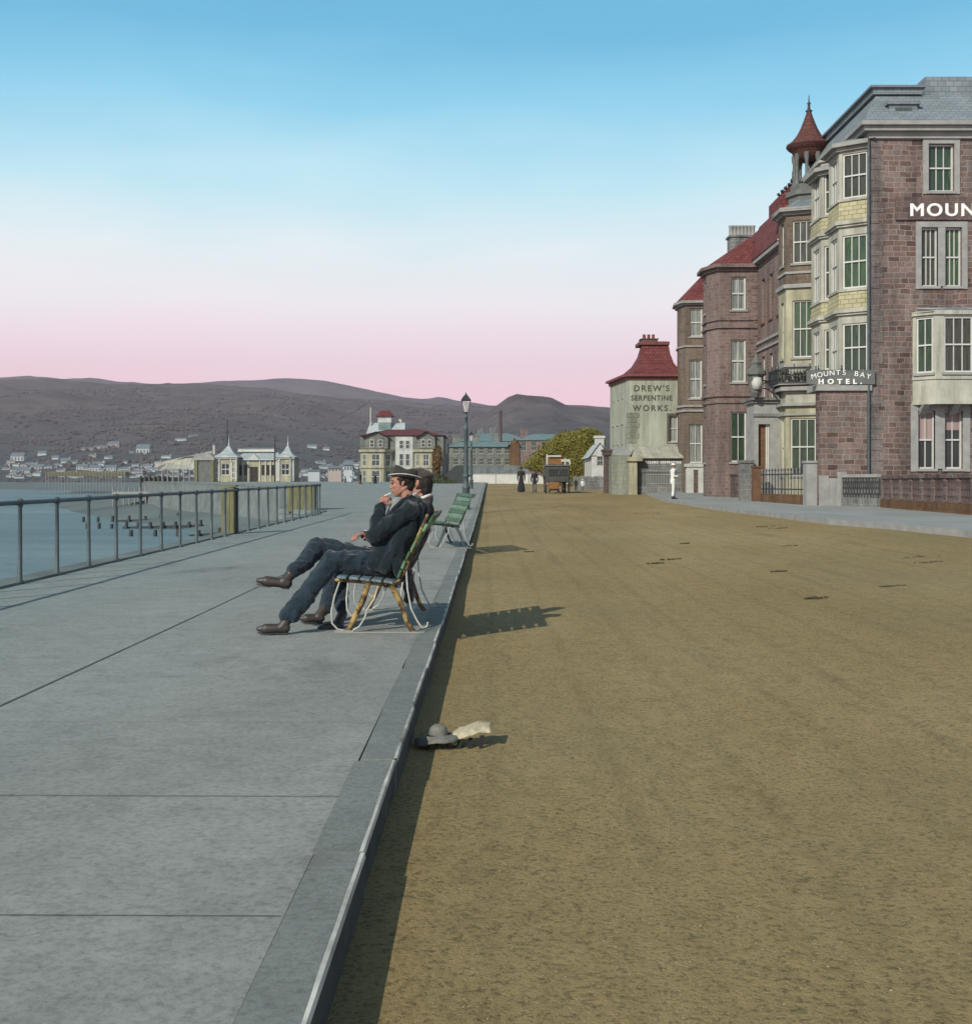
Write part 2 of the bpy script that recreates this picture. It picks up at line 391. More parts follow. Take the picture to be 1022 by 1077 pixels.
def deck_mat(name, c0, cyan, joints=True):
    m, n, l, b = new_mat(name, .85, .2)
    v = coord(n, l, 'Object')
    big = noise_tex(n, l, coord(n, l, 'Object', (.5, .3, 1)), 1.0, 5, .6)
    c = ramp(n, l, big, [(.28, sc(c0, .84)), (.5, c0), (.75, sc(c0, 1.14))])
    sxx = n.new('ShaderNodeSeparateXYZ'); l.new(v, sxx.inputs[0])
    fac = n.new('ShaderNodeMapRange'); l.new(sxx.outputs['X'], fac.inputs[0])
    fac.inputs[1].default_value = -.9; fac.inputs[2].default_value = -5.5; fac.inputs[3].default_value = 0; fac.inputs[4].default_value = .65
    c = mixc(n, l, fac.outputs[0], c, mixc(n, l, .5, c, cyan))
    fine = noise_tex(n, l, v, 34, 6, .85)
    c = mixc(n, l, .75, c, ramp(n, l, fine, [(.34, (.45, .45, .45)), (.54, (1, 1, 1)), (.7, (1, 1, 1))]), 'MULTIPLY')
    md = noise_tex(n, l, v, 4.5, 6, .75)
    c = mixc(n, l, .5, c, ramp(n, l, md, [(.34, (.62, .64, .64)), (.58, (1, 1, 1))]), 'MULTIPLY')
    st = noise_tex(n, l, coord(n, l, 'Object', (.35, 5, 1)), 1.3, 4, .6)
    c = mixc(n, l, .12, c, ramp(n, l, st, [(.35, (.7, .7, .7)), (.6, (1, 1, 1))]), 'MULTIPLY')
    # hairline cracks, only here and there
    nw = n.new('ShaderNodeTexNoise'); nw.inputs['Scale'].default_value = 2.2; nw.inputs['Detail'].default_value = 6; l.new(v, nw.inputs['Vector'])
    vw = n.new('ShaderNodeVectorMath'); vw.operation = 'MULTIPLY_ADD'; l.new(nw.outputs['Color'], vw.inputs[0]); vw.inputs[1].default_value = (.5, .5, .5); l.new(v, vw.inputs[2])
    vc = n.new('ShaderNodeTexVoronoi'); vc.feature = 'DISTANCE_TO_EDGE'; vc.inputs['Scale'].default_value = .45; l.new(vw.outputs[0], vc.inputs['Vector'])
    ck = ramp(n, l, vc.outputs['Distance'], [(.0, (.75, .75, .75)), (.004, (0, 0, 0))]); mk_ = ramp(n, l, noise_tex(n, l, v, .35, 2), [(.5, (0, 0, 0)), (.56, (1, 1, 1))])
    c = mixc(n, l, mixc(n, l, 1.0, ck, mk_, 'MULTIPLY'), c, (.08, .09, .09))
    # spilt water, soot and trodden stains
    sn = noise_tex(n, l, coord(n, l, 'Object', (1, .6, 1)), .9, 6, .7)
    c = mixc(n, l, .8, c, ramp(n, l, sn, [(.30, (.62, .62, .6)), (.42, (1, 1, 1)), (.66, (1, 1, 1)), (.74, (.84, .85, .82))]), 'MULTIPLY')
    vs_ = n.new('ShaderNodeTexVoronoi'); vs_.inputs['Scale'].default_value = 5; l.new(v, vs_.inputs['Vector'])
    c = mixc(n, l, ramp(n, l, vs_.outputs['Distance'], [(.0, (.7, .7, .7)), (.055, (0, 0, 0))]), c, (.09, .10, .10))
    l.new(c, b.inputs['Base Color'])
    bump(n, l, b, fine, .35, .012)
    return m
M['road'] = road_mat()
M['deck'] = deck_mat('promenade_paving', (.285, .297, .270), (.175, .262, .275))
M['kerbstone'] = deck_mat('kerb_granite', (.205, .225, .205), (.18, .23, .23))
M['joint'] = mk('joint_line', (.075, .09, .09), .9, .3, 8, .1)
M['pave'] = mk('hotel_pavement', (.235, .25, .235), .9, .16, .7, .2, stretch=(1, .4, 1))
M['nosing'] = mk('worn_kerb_nosing', (.36, .36, .32), .8, .85, 3, .2, stretch=(1, .8, 1))

def grid(name, xs, ys, zf, mat, **kw):
    mb = MB(); nx = len(xs(ys[0])) if callable(xs) else len(xs)
    vs = []
    for y in ys:
        X = xs(y) if callable(xs) else xs
        vs += [(x, y, zf(x, y)) for x in X]
    fs = [(j * nx + i, j * nx + i + 1, (j + 1) * nx + i + 1, (j + 1) * nx + i) for j in range(len(ys) - 1) for i in range(nx - 1)]
    mb.add(vs, fs, 0, True)
    return mb.build(name, mat, **kw)
KR = [(-10, 8.6), (22, 8.5), (28, 7.75), (34, 7.9), (42, 7.9), (55, 8.0), (73, 9.4), (80, 9.0), (95, 9.5), (400, 20)]   # kerb on the hotel side
def kr(y): return interp(KR, y)
ys = [-8 + i * .5 for i in range(60)] + [22 + i * 1.5 for i in range(60)] + [112 + i * 6 for i in range(26)]
grid('road', lambda y: [xk(y) - .02 + (kr(y) - xk(y) + .04) * (i / 30) for i in range(31)], ys,
     lambda x, y: road_z(x, y) + .012 * mnoise.noise(Vector((x * .9, y * .35, 0))), M['road'], kind='structure')
def pz(y): return road_z(kr(y), y) + .12
grid('hotel_pavement', lambda y: [kr(y), kr(y) + .16, kr(y) + .18, 9 + kr(y), 60], ys, lambda x, y: pz(y) + (.0 if x < kr(y) + .17 else .003), M['pave'], kind='structure')
mb = MB()
for a, b in zip(ys, ys[1:]):
    mb.add([(kr(a), a, road_z(kr(a), a) - .2), (kr(b), b, road_z(kr(b), b) - .2), (kr(b), b, pz(b)), (kr(a), a, pz(a))], [(3, 2, 1, 0)])
mb.build('pavement_kerb', M['greytrim'], kind='structure')

# promenade: left edge widens beyond the end of the rail
XL = [(-10, -5.86), (20, -5.9), (42.0, -5.95), (44.5, -6.0), (45, -7.6), (60, -9), (100, -16), (140, -36), (185, -52)]
def xl(y): return interp(XL, y)
pys = [-8 + i * .5 for i in range(106)] + [46 + i * 2 for i in range(72)]
grid('promenade', lambda y: [xl(y) + (xk(y) - .17 - xl(y)) * i / 8 for i in range(9)], pys, lambda x, y: deck_z(y), M['deck'], kind='structure')
# dark joints let into the paving, as thin sheets lying on it
def strip(mb, p, q, wd, n=20):
    for i in range(n):
        a = [p[k] + (q[k] - p[k]) * i / n for k in (0, 1)]; b = [p[k] + (q[k] - p[k]) * (i + 1) / n for k in (0, 1)]
        d = Vector((b[0] - a[0], b[1] - a[1])).normalized(); nn = Vector((-d.y, d.x)) * wd / 2
        j = .25 * wd * mnoise.noise(Vector((a[0] * 3, a[1] * 3, 0)))
        mb.add([(a[0] - nn.x, a[1] - nn.y, deck_z(a[1]) + .004), (a[0] + nn.x + j, a[1] + nn.y, deck_z(a[1]) + .004),
                (b[0] + nn.x, b[1] + nn.y, deck_z(b[1]) + .004), (b[0] - nn.x, b[1] - nn.y, deck_z(b[1]) + .004)], [(3, 2, 1, 0) if nn.x > 0 else (0, 1, 2, 3)])
mb = MB()
strip(mb, (-2.73, -2), (-2.60, 46), .013, 90)
for y, wd in ((3.55, .005), (4.9, .006), (6.4, .003), (13.2, .005), (17.5, .008), (23, .010)):
    strip(mb, (-5.8, y * 1.015), (xk(y) - .18, y), wd)
mb.build('paving_joints', M['joint'], kind='structure')
# kerb of the promenade: single dressed stones of uneven length
random.seed(4)
kb = MB(); ns = MB(); y = -3.0
while y < 170:
    L = random.uniform(.95, 1.5) if y < 45 else 4.0
    if y > 45: y1 = y + L
    y1 = y + L; j = random.uniform(-.012, .012); jz = random.uniform(-.003, .003)
    wob = .012 * mnoise.noise(Vector((0, y * .3, 5)))
    def pt(x, yy, z): return (xk(yy) + x + j * .5 + wob * .6, yy, z)
    a, b = y + .009, y1 - .009; za, zb = deck_z(a) + .004 + jz, deck_z(b) + .004 + jz
    kb.add([pt(-.17 + .02 * mnoise.noise(Vector((7, a, 0))), a, za), pt(-.012, a, za + .002), pt(0, a, za - .012), pt(0, a, za - .4), pt(-.17, a, za - .4),
            pt(-.17 + .02 * mnoise.noise(Vector((7, b, 3))), b, zb), pt(-.012, b, zb + .002), pt(0, b, zb - .012), pt(0, b, zb - .4), pt(-.17, b, zb - .4)],
           [(0, 1, 6, 5), (1, 2, 7, 6), (0, 5, 9, 4), (0, 4, 3, 2, 1), (5, 6, 7, 8, 9)])
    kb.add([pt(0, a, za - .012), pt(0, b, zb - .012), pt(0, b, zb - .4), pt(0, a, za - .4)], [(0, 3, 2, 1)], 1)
    n2 = 12
    for i in range(n2):
        ya, yb = a + (b - a) * i / n2, a + (b - a) * (i + 1) / n2
        wa = .001 + .004 * mnoise.noise(Vector((3, ya * 2.3, 0))); wb = .001 + .004 * mnoise.noise(Vector((3, yb * 2.3, 0)))
        za2, zb2 = deck_z(ya) + jz, deck_z(yb) + jz
        ns.add([pt(-.013 - wa, ya, za2 + .0075), pt(-.001, ya, za2 + .0075), pt(.003, ya, za2 - .010), pt(-.013 - wb, yb, zb2 + .0075), pt(-.001, yb, zb2 + .0075), pt(.003, yb, zb2 - .010)],
               [(0, 1, 4, 3), (1, 2, 5, 4)])
    y = y1
M['kerbface'] = mk('dirty_shaded_kerb_face', (.045, .05, .048), .9, .4, 6, .3)  # dirty stone, with the shade on the kerb's front painted into its colour
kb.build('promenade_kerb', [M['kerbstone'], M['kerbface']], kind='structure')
ns.build('kerb_nosing', M['nosing'], kind='structure')
# bedding under the kerb joints so nothing shows through
mb = MB()
for a, b in zip(pys, pys[1:]):
    mb.add([(xk(a) - .01, a, -.5), (xk(a) - .01, a, deck_z(a) - .03), (xk(b) - .01, b, deck_z(b) - .03), (xk(b) - .01, b, -.5), (xk(a) - .2, a, deck_z(a) - .03), (xk(b) - .2, b, deck_z(b) - .03)],
           [(0, 3, 2, 1), (1, 2, 5, 4)])
mb.build('kerb_bed', M['joint'], kind='structure')
# sea wall
mb = MB()
for a, b in zip(pys, pys[1:]):
    mb.add([(xl(a), a, deck_z(a)), (xl(b), b, deck_z(b)), (xl(b) - .5, b, -4), (xl(a) - .5, a, -4)], [(0, 1, 2, 3)])
    mb.add([(xl(a) - .06, a, deck_z(a) + .03), (xl(b) - .06, b, deck_z(b) + .03), (xl(b) + .28, b, deck_z(b) + .03), (xl(a) + .28, a, deck_z(a) + .03),
            (xl(a) - .06, a, deck_z(a) - .15), (xl(b) - .06, b, deck_z(b) - .15), (xl(a) + .28, a, deck_z(a) - .02), (xl(b) + .28, b, deck_z(b) - .02)],
           [(3, 2, 1, 0), (0, 1, 5, 4), (2, 3, 6, 7)])
M['seawall'] = mk('weedy_sea_wall', (.13, .155, .15), .9, .3, .8, .3)
mb.build('sea_wall', M['seawall'], kind='structure')

# sea
def sea_mat():
    m, n, l, b = new_mat('sea_water', .5, .18)
    v = coord(n, l, 'Object', (.25, .6, 1))
    f = noise_tex(n, l, coord(n, l, 'Object', (.02, .07, 1)), 1, 8, .7)
    c = ramp(n, l, f, [(.3, (.08, .135, .145)), (.52, (.13, .195, .205)), (.72, (.20, .27, .275))])
    l.new(c, b.inputs['Base Color'])
    bump(n, l, b, noise_tex(n, l, v, 1.6, 6, .65), .9, .35)
    return m
M['sea'] = sea_mat()
M['sand'] = mk('wet_sand', (.12, .155, .15), .7, .25, .25, .3, fine=12, dist=.05)
SZ = -2.6
grid('sea', [-3000, -1500, -700, -300, -150, -80, -40, -20, -5], [-40, 0, 40, 80, 150, 300, 600, 900, 1300], lambda x, y: SZ, M['sea'], kind='structure')
SH = [(-60, -9), (40, -11), (60, -17), (100, -26), (140, -46), (180, -64), (260, -85), (400, -118), (620, -205), (850, -420), (1000, -2500)]
def shore(y): return interp(SH, y)
def land_z(x, y):
    d = x - shore(y)
    top = g(y) + .06
    if y < 186 and x > xl(y) + 8: return min(top, deck_z(y)) - .35
    far = min(top, top - 1.6 + (y - 190) * .03) if y > 190 else top - 2.3
    return -4.2 + (far + 4.2) * sstep(-14, 16 + y * .02, d)
lx = [-1500, -900, -600, -420, -300, -230, -190, -160, -130, -110, -95, -80, -70, -62, -55, -48, -42, -37, -32, -28, -25, -22, -19, -16.5, -14, -12, -10, -8.5, -7, -6, -5, 0, 20, 60, 150, 300, 900]
ly = [-60, -20, 0, 20, 35, 42, 46, 52, 60, 70, 80, 90, 100, 112, 125, 140, 155, 170, 185, 200, 230, 260, 300, 350, 400, 460, 520, 580, 640, 700, 760, 850, 950, 1050]
M['land'] = mk('shore_ground', (.11, .14, .138), .95, .3, .05, .3, fine=1.5, dist=.2)
grid('ground', lx, ly, land_z, M['land'], kind='structure')

# hills across the bay
def hill_mat(name, c1, c2, c3, low=None):
    m, n, l, b = new_mat(name, .95, .1)
    v = coord(n, l, 'Object', (1, 1, 1))
    f1 = noise_tex(n, l, v, .012, 8, .7)
    vo = n.new('ShaderNodeTexVoronoi'); vo.inputs['Scale'].default_value = .02; l.new(v, vo.inputs['Vector'])
    c = ramp(n, l, f1, [(.36, c1), (.5, c2), (.62, c3)])
    c = mixc(n, l, .25, c, ramp(n, l, vo.outputs['Color'], [(.2, sc(c1, .8)), (.8, sc(c3, 1.1))]))
    ve = n.new('ShaderNodeTexVoronoi'); ve.feature = 'DISTANCE_TO_EDGE'; ve.inputs['Scale'].default_value = .02; l.new(v, ve.inputs['Vector'])
    c = mixc(n, l, ramp(n, l, ve.outputs['Distance'], [(.0, (.22, .22, .22)), (.035, (0, 0, 0))]), c, sc(c1, .55))
    if low:      # heather and bracken above, green fields and woods lower down
        sz = n.new('ShaderNodeSeparateXYZ'); l.new(v, sz.inputs[0]); mr = n.new('ShaderNodeMapRange'); l.new(sz.outputs['Z'], mr.inputs[0])
        mr.inputs[1].default_value = 15; mr.inputs[2].default_value = 95
        c = mixc(n, l, mr.outputs[0], mixc(n, l, .8, c, low), c)
    # woods and hedges as dark clumps
    f3 = noise_tex(n, l, coord(n, l, 'Object', (1, 1, 1)), .05, 6, .75)
    c = mixc(n, l, .7, c, ramp(n, l, f3, [(.40, (.42, .44, .46)), (.5, (1, 1, 1))]), 'MULTIPLY')
    l.new(c, b.inputs['Base Color'])
    bump(n, l, b, f1, .6, 12)
    return m
M['hill'] = hill_mat('moor_hillside', (.062, .05, .048), (.10, .078, .075), (.15, .118, .108), low=(.06, .085, .085))
M['farhill'] = hill_mat('far_moor', (.085, .07, .075), (.11, .09, .095), (.14, .115, .12))
def hill_z(ridge, D0, D1, a, D, base=-6.0, rough=1.0, p=1.15):
    t = (D - D0) / (D1 - D0); h = az(interp(ridge, 511 + a * F / D), D1)
    k = max(0, min(1, t)) ** p if t <= 1 else 1 - (t - 1) * .9
    nn = mnoise.fractal(Vector((a * .0045, D * .0035, 3.3)), 1.0, 2.0, 6) * 17 * rough * min(1, max(0, t) * 3) * (1 - .72 * sstep(.75, 1, t))
    nn += mnoise.noise(Vector((a * .05, D * .02, 1))) * 2.2 * sstep(.1, .5, t)
    return base + (h - base) * k + nn
def hills(name, ridge, D0, D1, mat, nx=240, nd=40, base=-6.0, rough=1.0, p=1.15):
    mb = MB(); vs = []
    for j in range(nd + 6):
        t = j / nd
        D = D0 + (D1 - D0) * t
        for i in range(nx + 1):
            xp = -520 + 2200 * i / nx
            a = ax(xp, D); vs.append((a, D, hill_z(ridge, D0, D1, a, D, base, rough, p)))
    fs = [(j * (nx + 1) + i, j * (nx + 1) + i + 1, (j + 1) * (nx + 1) + i + 1, (j + 1) * (nx + 1) + i) for j in range(nd + 5) for i in range(nx)]
    mb.add(vs, fs, 0, True)
    return mb.build(name, mat, kind='structure')
RIDGE = [(-500, 385), (-200, 392), (0, 400), (50, 399.5), (95, 401), (130, 403), (220, 404), (250, 406), (280, 407), (320, 413), (360, 418), (400, 420), (450, 424), (500, 427), (560, 427), (700, 430), (1000, 425), (1700, 420)]
hills('hills', RIDGE, 840, 2300, M['hill'])
WM = MB(); rgw = random.Random(31)
def clump(a, D, s):
    z = hill_z(RIDGE, 840, 2300, a, D); c = Vector((a, D, z + s * .25)); pts = []
    r = [s * rgw.uniform(.7, 1.3) for _ in range(4)]; h = s * rgw.uniform(.5, 1.0)
    WM.add([c + Vector((r[0], 0, 0)), c + Vector((0, r[1] * .7, 0)), c + Vector((-r[2], 0, 0)), c + Vector((0, -r[3] * .7, 0)), c + Vector((rgw.uniform(-.3, .3) * s, 0, h)), c + Vector((0, 0, -s))], [(0, 1, 4), (1, 2, 4), (2, 3, 4), (3, 0, 4), (1, 0, 5), (2, 1, 5), (3, 2, 5), (0, 3, 5)])
for i in range(130):          # hedgerows
    D = rgw.uniform(900, 2150); a = ax(rgw.uniform(-60, 560), D); dx, dy = (rgw.uniform(.8, 1), rgw.uniform(-.3, .3)) if rgw.random() < .65 else (rgw.uniform(-.3, .3), 1)
    L = rgw.uniform(60, 260); k = 0
    while k < L: clump(a + dx * k, D + dy * k, rgw.uniform(1.4, 3.0)); k += rgw.uniform(4, 9)
for i in range(40):           # copses and woods
    D = 860 + 1200 * rgw.random() ** 1.4; a = ax(rgw.uniform(-60, 560), D); wx, wy = rgw.uniform(15, 80), rgw.uniform(10, 50)
    for k in range(int(wx * wy / 45)): clump(a + rgw.gauss(0, wx), D + rgw.gauss(0, wy), rgw.uniform(2, 4.2))
WM.build('hillside_woods', mk('distant_woods', (.072, .065, .064), .95, .3, .02, 0), kind='stuff', label='hedges and small woods scattered over the hillside', cat='woods')
hills('rocky_hill', [(-500, 560), (420, 520), (490, 445), (512, 434), (522, 428), (531, 419), (541, 414.5), (548, 414), (560, 416), (579, 417), (586, 421), (596, 427), (612, 428), (640, 433), (700, 437), (900, 440), (1700, 440)], 700, 1500, M['hill'], p=1.4, rough=.6)
hills('distant_hills', [(-500, 396), (-60, 398), (10, 396), (30, 395), (60, 398), (100, 397), (118, 401), (160, 404), (270, 401), (300, 397.5), (330, 399), (360, 405), (395, 412), (430, 418), (452, 419), (462, 417), (478, 421), (520, 427), (700, 430), (1700, 430)], 2600, 3600, M['farhill'], nd=12, rough=1.2)
# ---------------------------------------------------------------- buildings of the terrace
WC = [0]
def window(parent, fr, s0, s1, z0, z1, pane='glassg', bars=2, inset=.15, sill=True, frame='whitepaint', rail=True, fw=.06, bw=.03, label=None, blind=0):
    "sash window in an opening; bars = number of upright glazing bars"
    f = MB(); a = -inset
    f.obox(fr, s0, s0 + fw, a - .05, a + .04, z0, z1); f.obox(fr, s1 - fw, s1, a - .05, a + .04, z0, z1)
    f.obox(fr, s0 + fw, s1 - fw, a - .05, a + .04, z0, z0 + fw); f.obox(fr, s0 + fw, s1 - fw, a - .05, a + .04, z1 - fw, z1)
    zm = (z0 + z1) / 2
    if rail: f.obox(fr, s0 + fw, s1 - fw, a - .04, a + .05, zm - fw * .45, zm + fw * .45)
    for i in range(bars):
        q = s0 + fw + (s1 - s0 - 2 * fw) * (i + 1) / (bars + 1)
        if rail:
            f.obox(fr, q - bw / 2, q + bw / 2, a - .03, a + .025, z0 + fw, zm - fw * .45); f.obox(fr, q - bw / 2, q + bw / 2, a - .03, a + .025, zm + fw * .45, z1 - fw)
        else: f.obox(fr, q - bw / 2, q + bw / 2, a - .03, a + .025, z0 + fw, z1 - fw)
    o = f.build('window', M[frame], parent, **({'label': label} if label else {}))
    p = MB(); p.add([fr.P(s0, a - .02, z0), fr.P(s1, a - .02, z0), fr.P(s1, a - .02, z1), fr.P(s0, a - .02, z1)], [(0, 1, 2, 3)])
    WC[0] += 1
    p.build('pane', M[{'glassg': ('glassg', 'glassg2', 'glassg', 'glassg3', 'glassg2')[WC[0] * 7 % 5]}.get(pane, pane)], o)
    if blind:
        bb = MB(); zb = z1 - fw - (z1 - z0) * blind; n = 4
        bb.obox(fr, s0 + fw + .01, s1 - fw - .01, a - .015, a - .005, zb, z1 - fw)
        bb.build('blind', M['blind'], o)
    if sill:
        q = MB(); q.obox(fr, s0 - .08, s1 + .08, -inset + .041, .07, z0 - .09, z0 - .003)
        q.build('sill', M['greytrim' if frame == 'whitepaint' else frame], o)
    return o
M['blind'] = mk('pale_red_striped_blind', (.27, .20, .19), .8, .3, 1, .05, kind='UV', stretch=(9, .02, 1))
def band(mb, fr, z, h, t, ext=.0, mi=0): mb.obox(fr, -ext, fr.L + ext, .004, t, z, z + h, mi)
def openings(fr, wins): return [(s - wd / 2, s + wd / 2, z, z + h) for s, wd, z, h in wins]
def sloped(mb, fr, z0, z1, run, t0=.25, mi=0, th=.1):
    "roof slope rising inwards from the wall top"
    mb.add([fr.P(-.0, t0, z0), fr.P(fr.L, t0, z0), fr.P(fr.L, -run, z1), fr.P(0, -run, z1)], [(0, 1, 2, 3)], mi)

class Bay:
    "canted bay: outline points left to right as seen from outside; far cant, front, near cant"
    def __init__(s, pts): s.pts = pts; s.fr = [Fr(a, b) for a, b in zip(pts, pts[1:])]
    def bands(s, mb, z, h, t):
        # mitred moulding following the outline
        n = len(s.pts); outs = []
        for i, p in enumerate(s.pts):
            ns_ = []
            if i > 0: ns_.append(s.fr[i - 1].n)
            if i < n - 1: ns_.append(s.fr[i].n)
            k = sum(ns_, Vector((0, 0))) ; k = k / len(ns_); k = k / max(.3, k.dot(k))
            if i in (0, n - 1): k = ns_[0]
            outs.append((Vector(p) + k * t))
        inn = [Vector(p) + (o - Vector(p)).normalized() * .003 for p, o in zip(s.pts, outs)]
        vs = [(p.x, p.y, zz) for zz in (z, z + h) for p in outs] + [(p.x, p.y, zz) for zz in (z, z + h) for p in inn]
        fs = []
        for i in range(n - 1):
            fs += [(i, i + 1, n + i + 1, n + i), (n + i, n + i + 1, 3 * n + i + 1, 3 * n + i), (2 * n + i, 2 * n + i + 1, i + 1, i)]
        fs += [(2 * n, 0, n, 3 * n), (n - 1, 3 * n - 1, 4 * n - 1, 2 * n - 1)]
        mb.add(vs, fs)
    def roof(s, mb, z, apex, over=.25):
        c = sum((Vector(p) for p in s.pts), Vector((0, 0))) / len(s.pts)
        o = [Vector(p) + (Vector(p) - c).normalized() * over for p in s.pts]
        vs = [(p.x, p.y, z) for p in o] + [apex]
        mb.add(vs, [(i, i + 1, len(o)) for i in range(len(o) - 1)])
        mb.add([(p.x, p.y, z) for p in o], [tuple(range(len(o) - 1, -1, -1))])

def text(s, size, mat, parent, fr, sc0, t, z, bold=.0, extrude=.012, name='lettering', spacing=1.0, arc=None, widen=1.0, **kw):
    "raised or painted letters on a wall; sc0 = centre along the wall, z = baseline"
    mb = MB(); chars = [(s, 0, 0, 0)]
    def glyph(txt, ox, oz, rot):
        cu = bpy.data.curves.new('tmp', 'FONT'); cu.body = txt; cu.size = size; cu.extrude = extrude; cu.bevel_depth = bold; cu.bevel_resolution = 0; cu.space_character = spacing
        cu.align_x = 'CENTER'; ob = bpy.data.objects.new('tmp', cu); COL.objects.link(ob)
        dg = bpy.context.evaluated_depsgraph_get(); me = bpy.data.meshes.new_from_object(ob.evaluated_get(dg))
        cr_, sr = math.cos(rot), math.sin(rot); vs = []
        for v in me.vertices:
            a, b = v.co.x * widen, v.co.y
            a, b = a * cr_ - b * sr + ox, a * sr + b * cr_ + oz
            vs.append(fr.P(sc0 + a, t + v.co.z, z + b))
        mb.add(vs, [tuple(p.vertices) for p in me.polygons])
        bpy.data.objects.remove(ob); bpy.data.curves.remove(cu); bpy.data.meshes.remove(me)
    if arc:
        step, rad = arc; n = len(s)
        for i, ch in enumerate(s):
            if ch == ' ': continue
            d = (i - (n - 1) / 2) * step; th = -d / rad
            glyph(ch, d, rad * (math.cos(th) - 1), th * .8)
    else: glyph(s, 0, 0, 0)
    return mb.build(name, mat, parent, **kw)

def blockwin(parent, mb, fr, wins, z0, z1, mi=0, pane='glassg', **kw):
    "wall with its windows; wins = (centre, width, sill z, height[, bars])"
    wall_face(mb, fr, z0, z1, [(w_[0] - w_[1] / 2, w_[0] + w_[1] / 2, w_[2], w_[2] + w_[3]) for w_ in wins], mi)
    for w_ in wins:
        window(parent, fr, w_[0] - w_[1] / 2, w_[0] + w_[1] / 2, w_[2], w_[2] + w_[3], pane=pane, bars=(w_[4] if len(w_) > 4 else 2), **kw)
# ---------------------------------------------------------------- the hotel
HY = 44.0
hx = lambda x: ax(x, HY)
hz = lambda y: az(y, HY)
hot = empty('hotel', (13.7, HY, .5), 'tall reddish stone hotel with cream bay windows and white lettering, nearest building on the right', 'hotel')
XC = hx(916)                # street corner of the hotel
end = Fr((XC, HY), (19.5, HY))
E = lambda x: (x - 916) * HY / F
wm = MB(); tr = MB(); cr_ = MB()
# openings of the end wall
low = [(E(965), E(983), hz(493), hz(432)), (E(993), E(1012), hz(493), hz(432))]
mid = [(E(968.5), E(986), hz(301), hz(239)), (E(993.5), E(1011), hz(301), hz(239))]
top = [(E(976), E(1003), hz(201), hz(151))]
wall_face(wm, end, -.3, hz(140), low + mid + top)
for i, (a, b, c, d) in enumerate(low): window(hot, end, a, b, c, d, pane='glassd', bars=1, blind=.46 if i == 0 else .3)
for a, b, c, d in mid: window(hot, end, a, b, c, d, bars=2)
for a, b, c, d in top: window(hot, end, a, b, c, d, bars=2)
# grey surrounds
def surround(fr, a, b, c, d, wd=.18, t=.05, mb=None):
    mb = mb or tr
    mb.obox(fr, a - wd, a - .002, .003, t, c - .1, d + wd); mb.obox(fr, b + .002, b + wd, .003, t, c - .1, d + wd)
    mb.obox(fr, a - .001, b + .001, .003, t, d + .002, d + wd)
for q in top: surround(end, *q, wd=.2)
surround(end, mid[0][0], mid[1][1], mid[0][2], mid[0][3], wd=.2)
tr.obox(end, mid[0][1], mid[1][0], -.1, .04, mid[0][2], mid[0][3])
surround(end, low[0][0], low[1][1], low[0][2], low[0][3], wd=.26)
tr.obox(end, low[0][1], low[1][0], -.1, .05, low[0][2], low[0][3])
# quoins at the street corner
qn = MB(); z = .6; k = 0
while z < hz(148):
    L = .42 if k % 2 else .28
    qn.obox(end, -.02, L, .002, .018, z, z + .36); z += .385; k += 1
qn.build('quoins', M['quoin'], hot)
# wall returning along the street, and rear
side = Fr((XC, 53), (XC, HY))
wall_face(wm, side, -.3, hz(140))
wall_face(wm, Fr((19.5, HY), (19.5, 53)), -.3, hz(140))
wm.build('wall', M['redstone'], hot)
# cornices and string courses
for mb_, fr in ((tr, end), (tr, side)):
    pass
cor = MB()
full = Bay([(XC, 53), (XC, HY), (19.5, HY)])
full.bands(cor, hz(146), .22, .12); full.bands(cor, hz(139.5), .18, .34); full.bands(cor, hz(134.5), .14, .48)
cor.build('cornice', M['greytrim'], hot)
tr.obox(end, E(962), 6.2, .003, .10, hz(331), hz(326)); tr.obox(end, E(962), 6.2, .003, .16, hz(326) + .003, hz(324))
tr.build('stone_dressings', M['greytrim'], hot)
# sign band with its big letters
sb = MB(); sb.obox(end, E(941), 6.2, .03, .09, hz(231.5), hz(207.5)); sgn = sb.build('sign_board', M['darkstone'], hot)
text("MOUNT'S BAY HOTEL", .62, M['sign'], sgn, end, E(953) + 4.06, .10, hz(227.5), bold=.018, extrude=.02, spacing=1.2, widen=1.12)
# oriel on the first floor of the end wall
q0 = E(959.5)
def oriel_pts(e0, e1, dep, ins): return [end.P(e0, 0, 0).xy, end.P(e0 + ins, dep, 0).xy, end.P(e1 - ins, dep, 0).xy, end.P(e1, 0, 0).xy]
ob = Bay([end.P(q0, 0, 0).xy, end.P(q0 + .62, .62, 0).xy, end.P(q0 + 2.3, .62, 0).xy, end.P(q0 + 2.9, 0, 0).xy])
om = MB()
for i, fr in enumerate(ob.fr):
    z0, z1 = hz(393), hz(335)
    L = fr.L
    wn_ = [(L / 2, (L - .26) if i != 1 else 1.2, z0, z1 - z0, 1 if i != 1 else 3)]
    if i == 1: wn_ = [(.78, 1.02, z0, z1 - z0, 2)]
    blockwin(hot, om, fr, wn_, hz(424), hz(330.5), inset=.08)
om.prism([(p.x, p.y) for p in [Vector(q) for q in ob.pts]][::1], hz(424) - .02, hz(424), bottom=True)
ob.bands(om, hz(426), .12, .06); ob.bands(om, hz(400), .1, .05); ob.bands(om, hz(333), .14, .08)
om.build('oriel', M['cream'], hot)
orf = MB(); ob.roof(orf, hz(330), tuple(end.P(q0 + 1.45, -.0, hz(322))), .15); orf.build('oriel_roof', M['slate'], hot)
